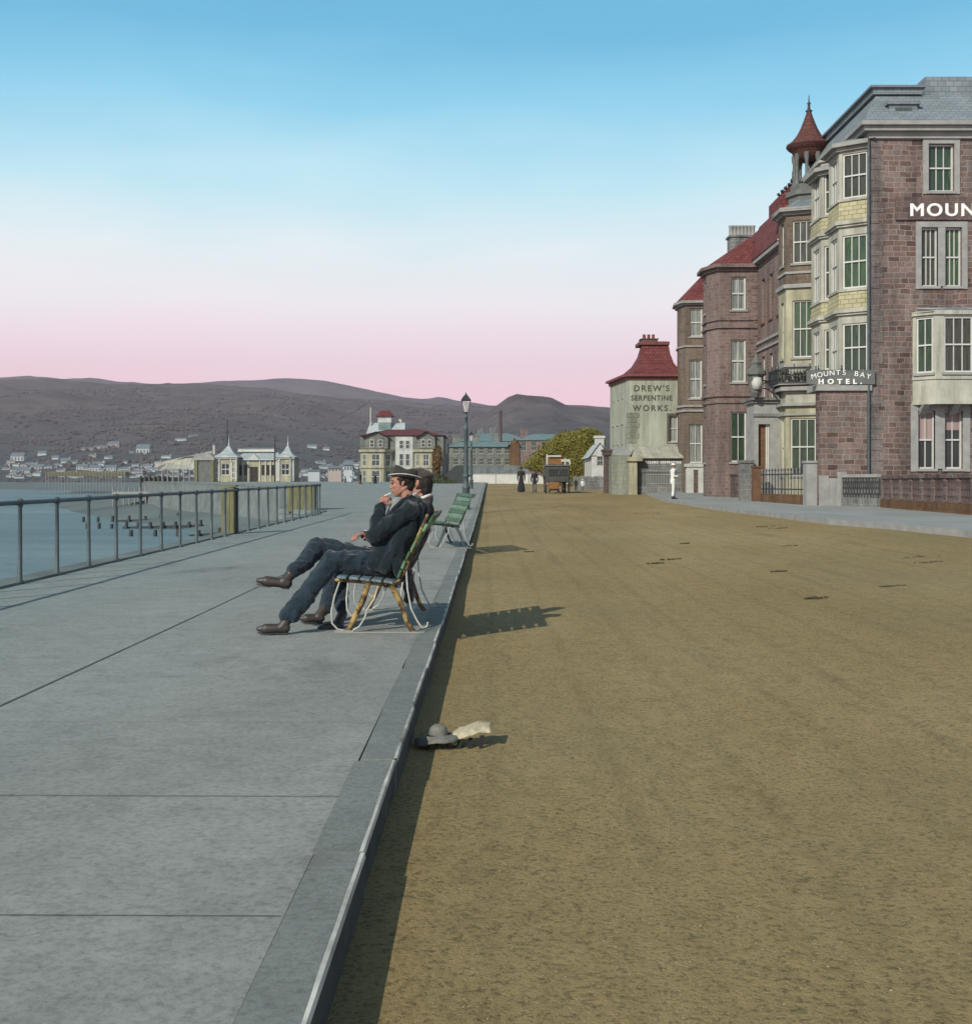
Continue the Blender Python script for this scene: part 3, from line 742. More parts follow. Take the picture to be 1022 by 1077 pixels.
for e, dd in ((q0 + .35, .5), (q0 + 1.4, .55), (q0 + 2.4, .5)):
    P = end.P; corb = MB()
    corb.add([P(e - .12, .003, hz(426)), P(e - .12, dd, hz(426)), P(e - .12, .003, hz(437)), P(e + .12, .003, hz(426)), P(e + .12, dd, hz(426)), P(e + .12, .003, hz(437))],
             [(0, 2, 1), (3, 4, 5), (1, 2, 5, 4), (0, 1, 4, 3)])
    corb.build('corbel', M['greytrim'], hot)
# roof: slate mansard with a raised lead cap
rf = MB(); z0, z1 = hz(134) , az(100, 45.2)
a, b = (XC - .45, HY - .45), (20, HY - .45)
rf.add([(XC - .45, HY - .45, z0), (20, HY - .45, z0), (20, HY + 1.2, z1), (XC + .55, HY + 1.2, z1), (XC + .55, 52, z1), (XC - .45, 53, z0), (20, 52, z1), (20, 53, z0)],
       [(0, 1, 2, 3), (5, 0, 3, 4), (3, 2, 6, 4), (5, 4, 6, 7)])
rf.build('roof', M['slate'], hot)
cap = MB(); cap.box(XC + .4, 15.9, HY + 1.05, 52.2, z1 + .003, z1 + .22); cap.box(XC + .28, 16.0, HY + .93, 52.3, z1 + .223, z1 + .30)
cap.build('roof_cap', M['slate'], hot)
dm = MB(); dm.box(16.2, 20, HY + 1.6, HY + 5, z1, az(84, 46))
dm.build('chimney', M['slate'], hot)
dmr = MB(); fdo = Fr((XC + .75, HY + .3), (XC + 1.75, HY + .3))
dmr.obox(fdo, 0, 1.0, -1.2, 0, hz(126), hz(107)); dmr.obox(fdo, -.1, 1.1, -1.2, .1, hz(107) + .003, hz(103.5))
d_ = dmr.build('dormer', M['slate'], hot)
pn = MB(); pn.obox(fdo, .2, .8, .003, .02, hz(123), hz(110)); pn.build('pane', M['glassf'], d_)

# the two tall stacks of cream bay windows on the street face
def stack(pts, zroof, zbot, floors, apex, apron='shingle'):
    b_ = Bay(pts); body = MB(); sh = MB()
    for (ws, wt) in floors:                      # sill and head height of each storey's windows
        for i, fr in enumerate(b_.fr):
            if i == 0: wins = [(fr.L / 2, .5, ws, wt - ws, 1)] if fr.L > .8 else []
            elif i == 1: wins = [(fr.L / 2, min(.95, fr.L * .62), ws, wt - ws, 2)]
            else: wins = [(fr.L / 2, min(.92, fr.L - .25), ws, wt - ws, 2)]
            blockwin(hot, body, fr, wins, ws - .12, wt + .38, inset=.09, sill=False)
        b_.bands(body, ws - .11, .09, .05)
        b_.bands(body, wt + .30, .10, .10)
    edges = [zbot] + [wt + .38 for ws, wt in floors]
    for k, (ws, wt) in enumerate(floors):
        lo = edges[k]; hi = ws - .12
        if hi > lo:
            # flared shingle apron between the storeys
            n = len(pts); c = sum((Vector(p) for p in pts), Vector((0, 0))) / n
            outl = []
            for i, p in enumerate(pts):
                v = Vector(p)
                outl.append(v if i in (0, n - 1) else v + (v - c).normalized() * .12)
            vs = [(p.x, p.y, lo) for p in outl] + [(p[0], p[1], hi) for p in pts]
            sh = MB(); sh.add(vs, [(i, i + 1, n + i + 1, n + i) for i in range(n - 1)]); sh.build('apron', M[apron], hot)
            b_.bands(body, lo, .10, .17); b_.bands(body, lo + .11, .05, .12)
    body.build('bay', M['cream'], hot)
    r_ = MB(); b_.roof(r_, zroof, apex, .3); r_.build('bay_roof', M['slate'], hot)
    c_ = MB(); b_.bands(c_, zroof - .28, .12, .12); b_.bands(c_, zroof - .155, .15, .3); c_.build('bay_cornice', M['greytrim'], hot)
Z = lambda y: az(y, 44.5)
stack([(XC, 46.9), (12.78, 46.1), (12.78, 44.75), (XC, 44.06)], Z(150), Z(408),
      [(Z(391), Z(340)), (Z(303), Z(247)), (Z(208), Z(161))], (XC + .3, 45.5, Z(133)))
Z2 = lambda y: az(y, 47.9)
stack([(XC, 50.1), (13.0, 49.4), (13.0, 47.95), (XC, 47.2)], Z2(177), Z2(408),
      [(Z2(389), Z2(347)), (Z2(315), Z2(259)), (Z2(226), Z2(179))], (XC + .3, 48.6, Z2(162)))
# ground floor: stone screen wall carrying the balcony
gx = hx(861.5)
gw = MB(); gfr = Fr((gx, HY - .01), (XC, HY - .01))
wall_face(gw, gfr, -.3, hz(411)); wall_face(gw, Fr((gx, HY + .5), (gx, HY - .01)), -.3, hz(411)); 
gw.build('screen_wall', M['redstone'], hot)
gq = MB(); gq.obox(gfr, -.03, .32, .003, .06, .3, hz(500)); gq.obox(gfr, .32, XC - gx + .25, .003, .04, .3, hz(503))
gq.build('plinth', M['greytrim'], hot)
dp = MB(); dp.tube([(XC - .12, HY - .09, .5), (XC - .12, HY - .09, hz(150))], .055); dp.build('drainpipe', M['railiron'], hot)
slab = MB(); slab.box(gx - .12, XC - .003, HY - .12, 45.25, hz(411) + .003, hz(405))
slab.build('balcony_slab', M['greytrim'], hot)
for yy in ():
    pb = MB(); pb.lathe([(.14, .4), (.11, .7), (.09, 2), (.11, hz(412) - .1), (.16, hz(411) - .01)], (gx + .1, yy, 0), 10); pb.build('balcony_column', M['iron'], hot)
def balustrade(mb, fr, z0, h, step=.16):
    n = int(fr.L / step)
    mb.obox(fr, 0, fr.L, -.03, .03, z0 + h - .05, z0 + h); mb.obox(fr, 0, fr.L, -.02, .02, z0 + .05, z0 + .09)
    mb.obox(fr, 0, fr.L, -.015, .015, z0 + h * .5, z0 + h * .5 + .03)
    for i in range(n + 1):
        q = fr.L * i / n
        mb.obox(fr, max(0, q - .012), min(fr.L, q + .012), -.0125, .0125, z0 + .09, z0 + h - .05)
        if i < n:
            a_, b_ = q, q + fr.L / n; m_ = (a_ + b_) / 2; w2 = fr.L / n * .36
            for zc in (z0 + h * .3, z0 + h * .74):
                P = fr.P; pts = [P(m_ + w2 * math.cos(t), 0, zc + w2 * 1.1 * math.sin(t)) for t in [k * math.pi / 4 for k in range(9)]]
                mb.tube(pts, .009, 4, caps=False)
        if i % 5 == 0: mb.lathe([(.03, 0), (.035, .05), (.012, .09), (.03, .13), (.001, .19)], fr.P(q, 0, z0 + h), 6)
br_ = MB(); zb = hz(405) + .003; hb = hz(389) - zb - .003
balustrade(br_, Fr((gx - .05, HY - .06), (XC - .08, HY - .06)), zb, hb); balustrade(br_, Fr((gx - .05, 45.2), (gx - .05, HY - .06)), zb, hb)
br_.build('balcony_railing', M['iron'], hot)
nb = Fr((hx(847), HY - .14), (hx(918.5), HY - .14))
sb = MB(); sb.obox(nb, 0, nb.L, -.03, .02, zb + .02, zb + hb - .02)
s2 = sb.build('balcony_sign', M['signgrey'], hot)
text('MOUNTS BAY', .25, M['sign'], s2, nb, (883 - 847) * HY / F, .022, hz(394.6), bold=.0, arc=(.212, 3.4), widen=1.05)
text('HOTEL.', .24, M['sign'], s2, nb, (882 - 847) * HY / F, .022, hz(404.0), bold=.012, spacing=1.9, widen=1.15)

# garden wall of the forecourt, running toward the camera along the pavement
gwall = empty('garden_wall', (12, 36, .5), 'low patterned stone garden wall in front of the reddish hotel end, on an orange-brown base', 'garden wall')
M['lattice'] = stone_mat('pierced_stone', [(.22, .16, .145), (.29, .215, .195), (.25, .19, .175)], (.11, .08, .07), .16, .2, .035, bmp=1.0)
pa, pb_ = (ax(928, 41.5), 41.5), (ax(1040, 30.5), 30.5)
gf = Fr(pa, pb_)
def gz(y): return pz(y)
base = MB(); pan = MB(); cop = MB(); nseg = 9
for i in range(nseg):
    a = gf.L * i / nseg; b = gf.L * (i + 1) / nseg
    za = gz(gf.P(b, 0, 0).y) - .06
    base.obox(gf, a, b, -.3, .08, za - .3, za + .33)
    pan.obox(gf, a + .004, b - .004, -.2, 0, za + .333, 1.50)
    cop.obox(gf, a + .002, b - .002, -.26, .06, 1.503, 1.62)
    cop.obox(gf, a - .14 if i else a, a + .14, -.24, .04, za + .335, 1.50)
base.build('plinth', M['orangestone'], gwall); pan.build('panel', M['lattice'], gwall); cop.build('coping', M['redstone'], gwall)
# end return with a grey patterned panel
gw2 = empty('screen_panel', (12.2, 43.4, .5), 'short grey patterned screen at the hotel corner, left end of the reddish garden wall', 'garden screen')
M['lattice2'] = stone_mat('grey_pierced_stone', [(.15, .155, .15), (.21, .21, .20), (.18, .18, .175)], (.06, .06, .06), .16, .2, .04, bmp=1.0)
f2 = Fr((ax(886, 43.6), 43.6), (ax(925, 41.7), 41.7))
c = MB(); c.obox(f2, 0, f2.L - .1, -.12, 0, .85, 1.55); c.build('panel', M['lattice2'], gw2)
c = MB(); c.obox(f2, -.05, f2.L - .1, -.16, .05, 1.553, 1.66); c.obox(f2, -.25, -.02, -.2, .05, .4, 1.75); c.build('coping', M['greytrim'], gw2)
c = MB(); c.obox(f2, -.0, f2.L - .1, -.14, .04, .3, .847); c.build('plinth', M['greystone'], gw2)

M['leafd0'] = mk('brown_green_foliage', (.05, .045, .025), .9, .5, 6, .5)
# ---------------------------------------------------------------- house with the turret, next along
ch = empty('turret_house', (13.4, 52, .5), 'narrow brown and cream house with a canted bay, topped by an open red-roofed turret', 'house')
CP = [(13.7, 54.0), (12.35, 52.2), (12.35, 50.9), (13.75, 50.35)]
Zc = lambda y: az(y, 50.8)
b_ = Bay(CP); up = MB(); dn = MB(); gm = MB()
fr0, fr1, fr2 = b_.fr
# upper storey brown stone, first floor yellow stucco, ground floor cream joinery
for i, fr in enumerate(b_.fr):
    def W(ws, wt, wd, bars, **kw): return [(fr.L * .46 if i == 2 else fr.L / 2, wd, ws, wt - ws, bars)]
    wd = .86 if i == 2 else (.5 if i == 1 else .6)
    br = 2 if i == 2 else 1
    blockwin(ch, up, fr, W(Zc(277), Zc(232), wd, br), Zc(300), Zc(224), inset=.12)
    blockwin(ch, dn, fr, W(Zc(376), Zc(316), wd, br), Zc(388), Zc(300) - .003, inset=.12)
    blockwin(ch, gm, fr, W(Zc(500), Zc(440), wd + (.16 if i == 2 else 0), br, ), .3, Zc(424), inset=.1)
up.build('upper_wall', M['brownstone'], ch); dn.build('middle_wall', M['yellowcream'], ch); gm.build('ground_floor_bay', M['yellowcream'], ch)
for yy, h, t in ((226, .12, .12), (223, .16, .3), (288, .1, .06), (303, .16, .12), (386, .14, .1), (411, .16, .26), (405, .1, .36), (427, .12, .18), (437, .08, .1)):
    t_ = MB(); b_.bands(t_, Zc(yy), h, t); t_.build('moulding', M['greytrim'], ch)
fas = MB()
cbr = MB(); cpts = [(13.6, 54.6), (11.98, 52.4), (11.98, 50.65), (13.6, 49.95)]
for pa_, pb2 in zip(cpts, cpts[1:]): balustrade(cbr, Fr(pa_, pb2), Zc(404.6), Zc(388) - Zc(404.6), .12)
cbr.build('balcony_railing', M['iron'], ch)
pl_ = MB(); rgq = random.Random(3)
for i in range(26): q_ = rgq.random() * 1.7; ff_ = Fr(cpts[2], cpts[3]); pl_.ball(ff_.P(q_, rgq.uniform(-.25, -.05), Zc(402) + rgq.uniform(0, .45)), (rgq.uniform(.07, .16), .1, rgq.uniform(.06, .14)), 5)
pl_.build('window_box_plant', M['leafd0'], ch)
for fr in b_.fr: fas.obox(fr, 0, fr.L, -.02, .0, Zc(424) - .002, Zc(388) )
fas.build('fascia', M['cream'], ch)
r_ = MB(); c0 = [(Vector(p)) for p in CP]
ctr = Vector((13.6, 52.0))
lo_ = [p + (p - ctr).normalized() * .35 for p in c0]; hi_ = [ctr + (p - ctr) * .5 for p in c0]
n = len(c0)
r_.add([(p.x, p.y, Zc(221)) for p in lo_] + [(p.x, p.y, Zc(206)) for p in hi_], [(i, i + 1, n + i + 1, n + i) for i in range(n - 1)] + [tuple(range(n, 2 * n))])
r_.build('bay_roof', M['slate'], ch)
# turret
tx, ty = ax(850.5, 52), 52.0
Zt = lambda y: az(y, 52)
tb = MB(); tb.lathe([(.86, Zt(218)), (.86, Zt(209)), (.98, Zt(208)), (.98, Zt(203)), (.78, Zt(202.5)), (.78, Zt(196)), (.01, Zt(196))], (tx, ty, 0), 8, smooth=False)
tur = tb.build('turret_base', M['signgrey'], ch)
for k in range(8):
    a = 2 * math.pi * (k + .5) / 8
    p = MB(); p.lathe([(.10, Zt(196)), (.10, Zt(192)), (.075, Zt(191)), (.075, Zt(172)), (.11, Zt(169)), (.12, Zt(163))], (tx + .60 * math.cos(a), ty + .60 * math.sin(a), 0), 6)
    p.build('turret_column', M['signgrey'], ch)
p = MB(); p.lathe([(.20, Zt(171)), (.50, Zt(168)), (.66, Zt(163)), (.72, Zt(158.5)), (.86, Zt(157)), (.90, Zt(155))], (tx, ty, 0), 16); p.build('turret_cornice', M['turretred'], ch)
p = MB(); p.lathe([(.90, Zt(155.5)), (.95, Zt(154)), (.93, Zt(152.5)), (.70, Zt(148.5)), (.52, Zt(143)), (.37, Zt(136)), (.24, Zt(128)), (.14, Zt(121)), (.07, Zt(115))], (tx, ty, 0), 16); p.build('turret_roof', M['turretred'], ch)
p = MB(); p.lathe([(.09, Zt(118)), (.16, Zt(116.5)), (.07, Zt(115)), (.05, Zt(110)), (.09, Zt(108.5)), (.03, Zt(107)), (.015, Zt(100)), (.001, Zt(99))], (tx, ty, 0), 8); p.build('finial', M['iron'], ch)
# side wall behind the turret, closing the gap to the hotel
wq = MB(); wall_face(wq, Fr((13.75, 56), (13.75, 50.3)), 0, Zc(224)); wall_face(wq, Fr((13.75, 50.3), (19.5, 50.3)), 0, Zc(214)); wq.build('side_wall', M['brownstone'], ch)

# ---------------------------------------------------------------- row between turret house and the mauve house
rh = empty('long_house', (13.3, 57, .5), 'recessed mauve stone house with tall narrow windows, between the turret house and projecting house', 'house')
lf = Fr((13.25, 60.5), (13.25, 53.6)); wb = MB(); wb2 = MB()
ze = az(249, 54)
wins_t = [(q, .62, az(345, 56.5), 2.3, 1) for q in (1.6, 3.1, 4.6, 5.9)]
wins_u = [(q, .62, az(303, 55.5), 1.7, 1) for q in (1.6, 3.1, 4.6, 5.9)]
zu0, zm0, zg = 7.9, 4.6, .3
wall_face(wb, lf, 8.0, ze, openings(lf, [(q, .62, 9.0, 2.1) for q in (1.4, 3.0, 4.6, 5.9)]))
for q in (1.4, 3.0, 4.6, 5.9): window(rh, lf, q - .31, q + .31, 9.0, 11.1, pane='glassd', bars=1, frame='brownwood')
wall_face(wb2, lf, .3, 7.997, openings(lf, [(q, .66, 4.9, 2.5) for q in (1.4, 3.0, 4.6, 5.9)] + [(q, .8, 1.4, 2.3) for q in (2, 4.2)]))
for q in (1.4, 3.0, 4.6, 5.9): window(rh, lf, q - .33, q + .33, 4.9, 7.4, pane='glassp', bars=1)
for q in (2, 4.2): window(rh, lf, q - .4, q + .4, 1.4, 3.7, pane='glassg', bars=1)
wb.build('upper_wall', M['mauvewall'], rh); wb2.build('lower_wall', M['mauvewall'], rh)
t_ = MB(); 
for zz, h, t in ((ze - .12, .2, .25), (8.05, .12, .1), (7.7, .1, .08), (4.2, .15, .1)): band(t_, lf, zz, h, t)
t_.build('string_course', M['greytrim'], rh)
rr = MB(); rr.add([(12.95, 60.9, ze + .08), (12.95, 53.4, ze + .08), (13.45, 53.4, 13.95), (13.45, 60.9, 13.95), (19.5, 53.4, ze), (19.5, 60.9, ze)], [(0, 1, 2, 3), (3, 2, 4, 5), (1, 4, 2)])
rr.build('roof', M['redtile'], rh)
# small gabled dormer with iron cresting against the turret
gd = MB(); gx0, gy0 = ax(822, 53), 53.0
gd.add([(gx0 - .1, gy0, az(222, 53)), (gx0 + 1.0, gy0, az(222, 53)), (gx0 + 1.0, gy0, az(206, 53)), (gx0 + .45, gy0, az(192, 53)), (gx0 - .1, gy0, az(206, 53)),
        (gx0 - .1, gy0 + 2, az(222, 53)), (gx0 + 1.0, gy0 + 2, az(222, 53)), (gx0 + 1.0, gy0 + 2, az(206, 53)), (gx0 + .45, gy0 + 2, az(192, 53)), (gx0 - .1, gy0 + 2, az(206, 53))],
       [(0, 1, 2, 3, 4), (0, 4, 9, 5), (3, 8, 9, 4), (2, 7, 8, 3), (1, 6, 7, 2)])
dd = gd.build('dormer', M['redtile'], rh)
cs = MB()
for k in range(9):
    t = k / 8; yy = gy0 + 2 * t
    cs.tube([(gx0 + .45, yy, az(192, 53)), (gx0 + .45, yy, az(189, 53))], .02, 4)
for sgn_ in (-1, 1):
    for k in range(5):
        t = k / 4; cs.ball((gx0 + .45 + sgn_ * .6 * t, gy0 - .03, az(192, 53) - .57 * t + .06), .07, 6)
cs.lathe([(.05, 0), (.1, .12), (.02, .2), (.01, .5)], (gx0 + .45, gy0, az(192, 53)), 6)
cs.build('cresting', M['iron'], dd)

# ---------------------------------------------------------------- projecting mauve house
mh = empty('mauve_house', (12, 60, .5), 'tall projecting mauve-red house with white sash windows, red roof and a row of chimney pots', 'house')
MP = [(13.2, 63.6), (11.0, 62.6), (10.95, 61.3), (11.35, 60.35), (13.25, 60.3)]
Zm = lambda y: az(y, 60.4)
mb_ = Bay(MP); wl_ = MB()
for i, fr in enumerate(mb_.fr):
    if i == 3: wn_ = [(.97, .72, Zm(326), Zm(291) - Zm(326), 2), (.97, .72, Zm(402), Zm(357) - Zm(402), 2), (.97, .78, Zm(486), Zm(433) - Zm(486), 2)]
    elif i == 1: wn_ = [(fr.L / 2, .5, Zm(326), 1.6, 1), (fr.L / 2, .5, Zm(402), 2.0, 1), (fr.L / 2, .5, Zm(486), 2.3, 1)]
    else: wn_ = []
    if i == 3:
        wall_face(wl_, fr, .3, Zm(284), openings(fr, [w_[:4] for w_ in wn_]))
        for j, w_ in enumerate(wn_): window(mh, fr, w_[0] - w_[1] / 2, w_[0] + w_[1] / 2, w_[2], w_[2] + w_[3], pane=('glassp', 'glassp', 'glassg')[j], bars=1, fw=.08)
    else: blockwin(mh, wl_, fr, wn_, .3, Zm(284), pane='glassp')
wl_.build('wall', M['mauve2'] if 'mauve2' in M else M['mauvewall'], mh)
t_ = MB()
for yy, h, t in ((285, .14, .12), (282, .16, .3), (337, .12, .08), (345, .12, .1), (417, .12, .1), (424, .12, .08)): mb_.bands(t_, Zm(yy), h, t)
f3 = mb_.fr[3]
z = .6; k = 0
while z < Zm(290):
    L = .34 if k % 2 else .22; t_.obox(f3, f3.L - L, f3.L + .01, .003, .03, z, z + .3); z += .33; k += 1
t_.build('string_course', M['mauvewall'], mh)
r_ = MB(); mb_.roof(r_, Zm(281), (13.2, 61.8, Zm(243)), .3)
r_.add([(12.9, 60.95, Zm(281)), (12.9, 66, Zm(281)), (13.5, 66, 13.9), (13.5, 60.95, 13.9), (17, 62, 12)], [(1, 0, 3, 2), (3, 4, 2), (0, 4, 3)])
r_.build('roof', M['redtile'], mh)
cq = MB(); Y0 = 67.0; cq.box(ax(768, Y0), ax(795, Y0), Y0, Y0 + .9, az(300, Y0), az(249, Y0)); cq.box(ax(766.5, Y0), ax(796.5, Y0), Y0 - .08, Y0 + .98, az(249, Y0) + .003, az(247, Y0))
cst = cq.build('chimney_stack', M['greystone'], mh)
for i in range(7):
    p = MB(); p.lathe([(.16, 0), (.13, .1), (.12, .5), (.15, .53), (.15, .6), (.001, .6)], (ax(770.5 + i * 3.8, Y0), Y0 + .45, az(247, Y0)), 8); p.build('chimney_pot', M['greytrim'], cst)

# ---------------------------------------------------------------- brown house beyond
bh = empty('brown_house', (12, 72, .6), 'olive-brown rendered house at the far end of the terrace, beside the painted works building', 'house')
BP = [(13, 75.6), (11.5, 74.4), (11.38, 73.0), (11.62, 72.1), (13.05, 72.0), (13.1, 72.0)]
BP = BP[:5]
Zb = lambda y: az(y, 72.1)
bb_ = Bay(BP); wl_ = MB(); fr3 = bb_.fr[3]
k3 = lambda x: (ax(x, 72.05) - 11.62)
wn_ = [(k3(732), .72, Zb(354), Zb(324) - Zb(354), 2), (k3(731.5), .72, Zb(419), Zb(378) - Zb(419), 2), (k3(731.5), .78, Zb(487), Zb(446) - Zb(487), 1)]
for i, fr in enumerate(bb_.fr):
    if i == 3:
        wall_face(wl_, fr, .4, Zb(320), openings(fr, [w_[:4] for w_ in wn_]))
        for w_ in wn_: window(bh, fr, w_[0] - w_[1] / 2, w_[0] + w_[1] / 2, w_[2], w_[2] + w_[3], pane='glassp', bars=1, fw=.08)
    else: wall_face(wl_, fr, .4, Zb(320))
wall_face(wl_, Fr((13.05, 72.0), (13.05, 63)), .4, Zb(320))
wl_.build('wall', M['brownstone'], bh)
t_ = MB()
for yy, h, t in ((321, .14, .12), (319, .14, .28), (365, .1, .08), (428, .12, .08), (433, .12, .1)): bb_.bands(t_, Zb(yy), h, t)
z = .8; k = 0
while z < Zb(325):
    L = .34 if k % 2 else .22; t_.obox(fr3, fr3.L - L, fr3.L + .01, .003, .03, z, z + .3); z += .33; k += 1
t_.build('string_course', M['greytrim'], bh)
r_ = MB(); bb_.roof(r_, Zb(317.5), (12.8, 73.4, Zb(286)), .3)
r_.add([(12.7, 65.5, 11.6), (12.7, 75.8, 11.6), (13.4, 75.8, 13.9), (13.4, 65.5, 13.9), (18, 70, 12)], [(1, 0, 3, 2), (3, 4, 2)])
r_.build('roof', M['redtile'], bh)
p = MB(); fd = Fr((ax(722, 71.7), 71.7), (ax(741, 71.7), 71.7)); p.obox(fd, 0, fd.L, -.4, 0, .5, az(491, 71.7)); p.obox(fd, -.1, fd.L + .1, -.42, .08, az(491, 71.7) + .003, az(488, 71.7))
pl = p.build('porch_pier', M['lime'], bh)
p = MB(); p.obox(fd, fd.L * .38, fd.L * .62, .003, .02, .75, az(494, 71.7)); p.build('recess', M['darkstone'], pl)
# steps and low walls at the houses' doors
for (x0, x1, Y, y1, mt, lab) in ((751, 766, 66, 512, 'darkstone', 'dark low garden wall in front of the olive-brown house'), (770, 784, 59, 500, 'darkstone', 'dark stone gate pier carrying a shrub, in front of the mauve house')):
    o = MB(); o.box(ax(x0, Y), ax(x1, Y), Y, Y + .5, .3, az(y1, Y)); o.box(ax(x0, Y) - .05, ax(x1, Y) + .05, Y - .05, Y + .55, az(y1, Y) + .003, az(y1, Y) + .08)
    o.build('gate_pier', M[mt], label=lab, cat='garden wall' if 'wall' in lab[:16] else 'gate pier')
# forecourt railing of the turret house
fc = empty('front_railing', (10.9, 46, .5), 'short pointed iron railing on orange-brown stone base in front of the cream ground-floor bay', 'railing')
fa, fb = (ax(800, 50.4), 50.4), (ax(851, 44.6), 44.6)
ff = Fr(fa, fb); zf = pz(46) - .02
p = MB(); p.obox(ff, 0, ff.L, -.2, .08, .2, zf + .38); p.build('plinth', M['orangestone'], fc)
p = MB(); p.obox(ff, 0, ff.L, -.03, .0, zf + .55, zf + .6); p.obox(ff, 0, ff.L, -.03, .0, zf + 1.12, zf + 1.17); p.build('rail', M['iron'], fc)
for i in range(30):
    q = ff.L * (i + .5) / 30
    p = MB(); p.tube([ff.P(q, -.015, zf + .38), ff.P(q, -.015, zf + 1.28)], .017, 5); p.lathe([(.017, 0), (.035, .03), (.001, .12)], ff.P(q, -.015, zf + 1.28), 5)
    p.build('upright', M['iron'] if i % 2 else M['greytrim'], fc)
gp = MB(); gp.box(ax(848, 44.3), ax(862, 44.3), 44.3, 44.8, .3, az(487, 44.3)); gp.box(ax(847, 44.3), ax(863, 44.3), 44.25, 44.85, az(487, 44.3) + .003, az(484.5, 44.3))
gp.build('gate_pier', M['greytrim'], label='tall pale grey stone gate pier between the pointed railing and the hotel wall', cat='gate pier')
gp = MB(); Yg = 51.5; gp.box(ax(779, Yg), ax(792, Yg), Yg, Yg + .5, .3, az(487, Yg)); gp.box(ax(778, Yg), ax(793, Yg), Yg - .05, Yg + .55, az(487, Yg) + .003, az(484, Yg))
gp.build('gate_pier', M['greystone'], label='grey stone gate pier left of the orange-brown railing kerb, below the lantern', cat='gate pier')
gp = MB(); gp.box(ax(792.5, 50.8), ax(800, 50.8), 50.8, 51.2, .3, az(492, 50.8)); gp.box(ax(792, 50.8), ax(800.5, 50.8), 50.75, 51.25, az(492, 50.8) + .003, az(490, 50.8))
gp.build('gate_pier', M['brownwood'], label='dark brown gate pier at the left end of the pointed railing', cat='gate pier')
# porch with its big bracket lantern
po = empty('porch', (11.6, 52.5, .5), 'grey stone porch with moulded cornice left of the cream ground-floor bay', 'porch')
Yp = 52.0; fp = Fr((ax(793, Yp), Yp), (ax(821, Yp), Yp)); Zp = lambda y: az(y, Yp)
p = MB(); wall_face(p, fp, .3, Zp(424), [(.18, .66, .5, Zp(446))], reveal=.3); wall_face(p, Fr((ax(793, Yp), Yp + 1.5), (ax(793, Yp), Yp)), .3, Zp(424)); p.build('wall', M['greytrim'], po)
p = MB(); p.obox(fp, -.1, fp.L, -1.5, .1, Zp(424) + .003, Zp(421)); p.obox(fp, -.15, fp.L, -1.5, .22, Zp(421) + .003, Zp(418)); p.obox(fp, -.05, fp.L, .003, .08, Zp(438), Zp(435)); p.build('cornice', M['greystone'], po)
p = MB(); p.obox(fp, .18, .52, -.28, -.2, .5, Zp(446)); p.build('door', M['brownwood'], po)
window(po, fp, .52, .655 + .0, .9, Zp(446), pane='glassg', bars=0, inset=.2, sill=False)
window(po, fp, .70, .655 + .0 + .0, .9, Zp(446), pane='glassg', bars=0, inset=.2, sill=False) if False else None
la = empty('bracket_lantern', (ax(795, 52), 51.6, az(402, 51.6)), 'large ornate iron lantern with a crowned top, fixed above the grey porch', 'lantern')
lc = (ax(795, 51.6), 51.6); Zl = lambda y: az(y, 51.6)
p = MB(); p.lathe([(.10, Zl(418)), (.22, Zl(413)), (.30, Zl(396)), (.42, Zl(394)), (.42, Zl(391)), (.24, Zl(386)), (.2, Zl(384)), (.24, Zl(381.5)), (.1, Zl(377)), (.02, Zl(372))], (lc[0], lc[1], 0), 8, smooth=False); p.build('frame', M['signgrey'], la)
p = MB(); p.lathe([(.001, 0), (.17, .0), (.24, .28), (.17, .5), (.001, .5)], (lc[0], lc[1] - .16, Zl(410)), 8); p.build('glass', M['lime'], la)
p = MB(); 
for s_ in (0, 1):
    pts = [(lc[0] + .3 + .75 * t, lc[1] + .1, Zl(400 + s_ * 8) - .7 * t * t) for t in [k / 8 for k in range(9)]]; p.tube(pts, .03, 6)
for k in range(4):
    cx_, cz_ = lc[0] + .42 + k * .17, Zl(404 + 3 * k); p.tube([(cx_ + .11 * (1 - t * .6) * math.cos(t * 9), lc[1] + .1, cz_ + .11 * (1 - t * .6) * math.sin(t * 9)) for t in [j / 14 for j in range(15)]], .018, 5)
p.build('bracket', M['iron'], la)

# ---------------------------------------------------------------- painted works building at the corner
wk = empty('works_building', (9.5, 74, .8), 'pale green painted corner building with red mansard roof lettered DREW\'S SERPENTINE WORKS', 'shop')
WY = 74.0; Zw = lambda y: az(y, WY)
WP = [(ax(641.5, 79.5), 79.5), (ax(659, 74.4), 74.4), (ax(663, WY), WY), (ax(722, WY), WY)]
wb_ = Bay(WP); f_l, f_c, f_m = wb_.fr
p = MB(); kx = lambda x: (x - 663) * WY / F
wall_face(p, f_m, .3, Zw(397), [(kx(703.5), kx(712.5), Zw(464.5), Zw(437))])
wall_face(p, f_c, .3, Zw(397))
lw = [(q, .45, zz, 1.5) for q in (1.0, 2.4, 3.8) for zz in (2.2, 5.0)]
wall_face(p, f_l, .3, Zw(397), openings(f_l, lw))
for q in lw: window(wk, f_l, q[0] - .22, q[0] + .22, q[2], q[2] + q[3], pane='glassf', bars=1, frame='cream', bw=.02)
p.build('wall', M['palewall'], wk)
window(wk, f_m, kx(703.5), kx(712.5), Zw(464.5), Zw(437), pane='glassp', bars=1, frame='whitepaint', fw=.05)
sr_ = MB(); surround(f_m, kx(703.5), kx(712.5), Zw(464.5), Zw(437), wd=.13, mb=sr_); sr_.build('window_surround', M['darkstone'], wk)
t_ = MB(); z = Zw(466); k = 0
while z < Zw(437.5):
    L = .5 if k % 2 else .32; t_.obox(f_m, .0, L, .003, .03, z, z + .27); t_.obox(f_c, max(0, f_c.L - L), f_c.L, .003, .03, z, z + .27); z += .31; k += 1
t_.build('quoin', M['greenstone'], wk)
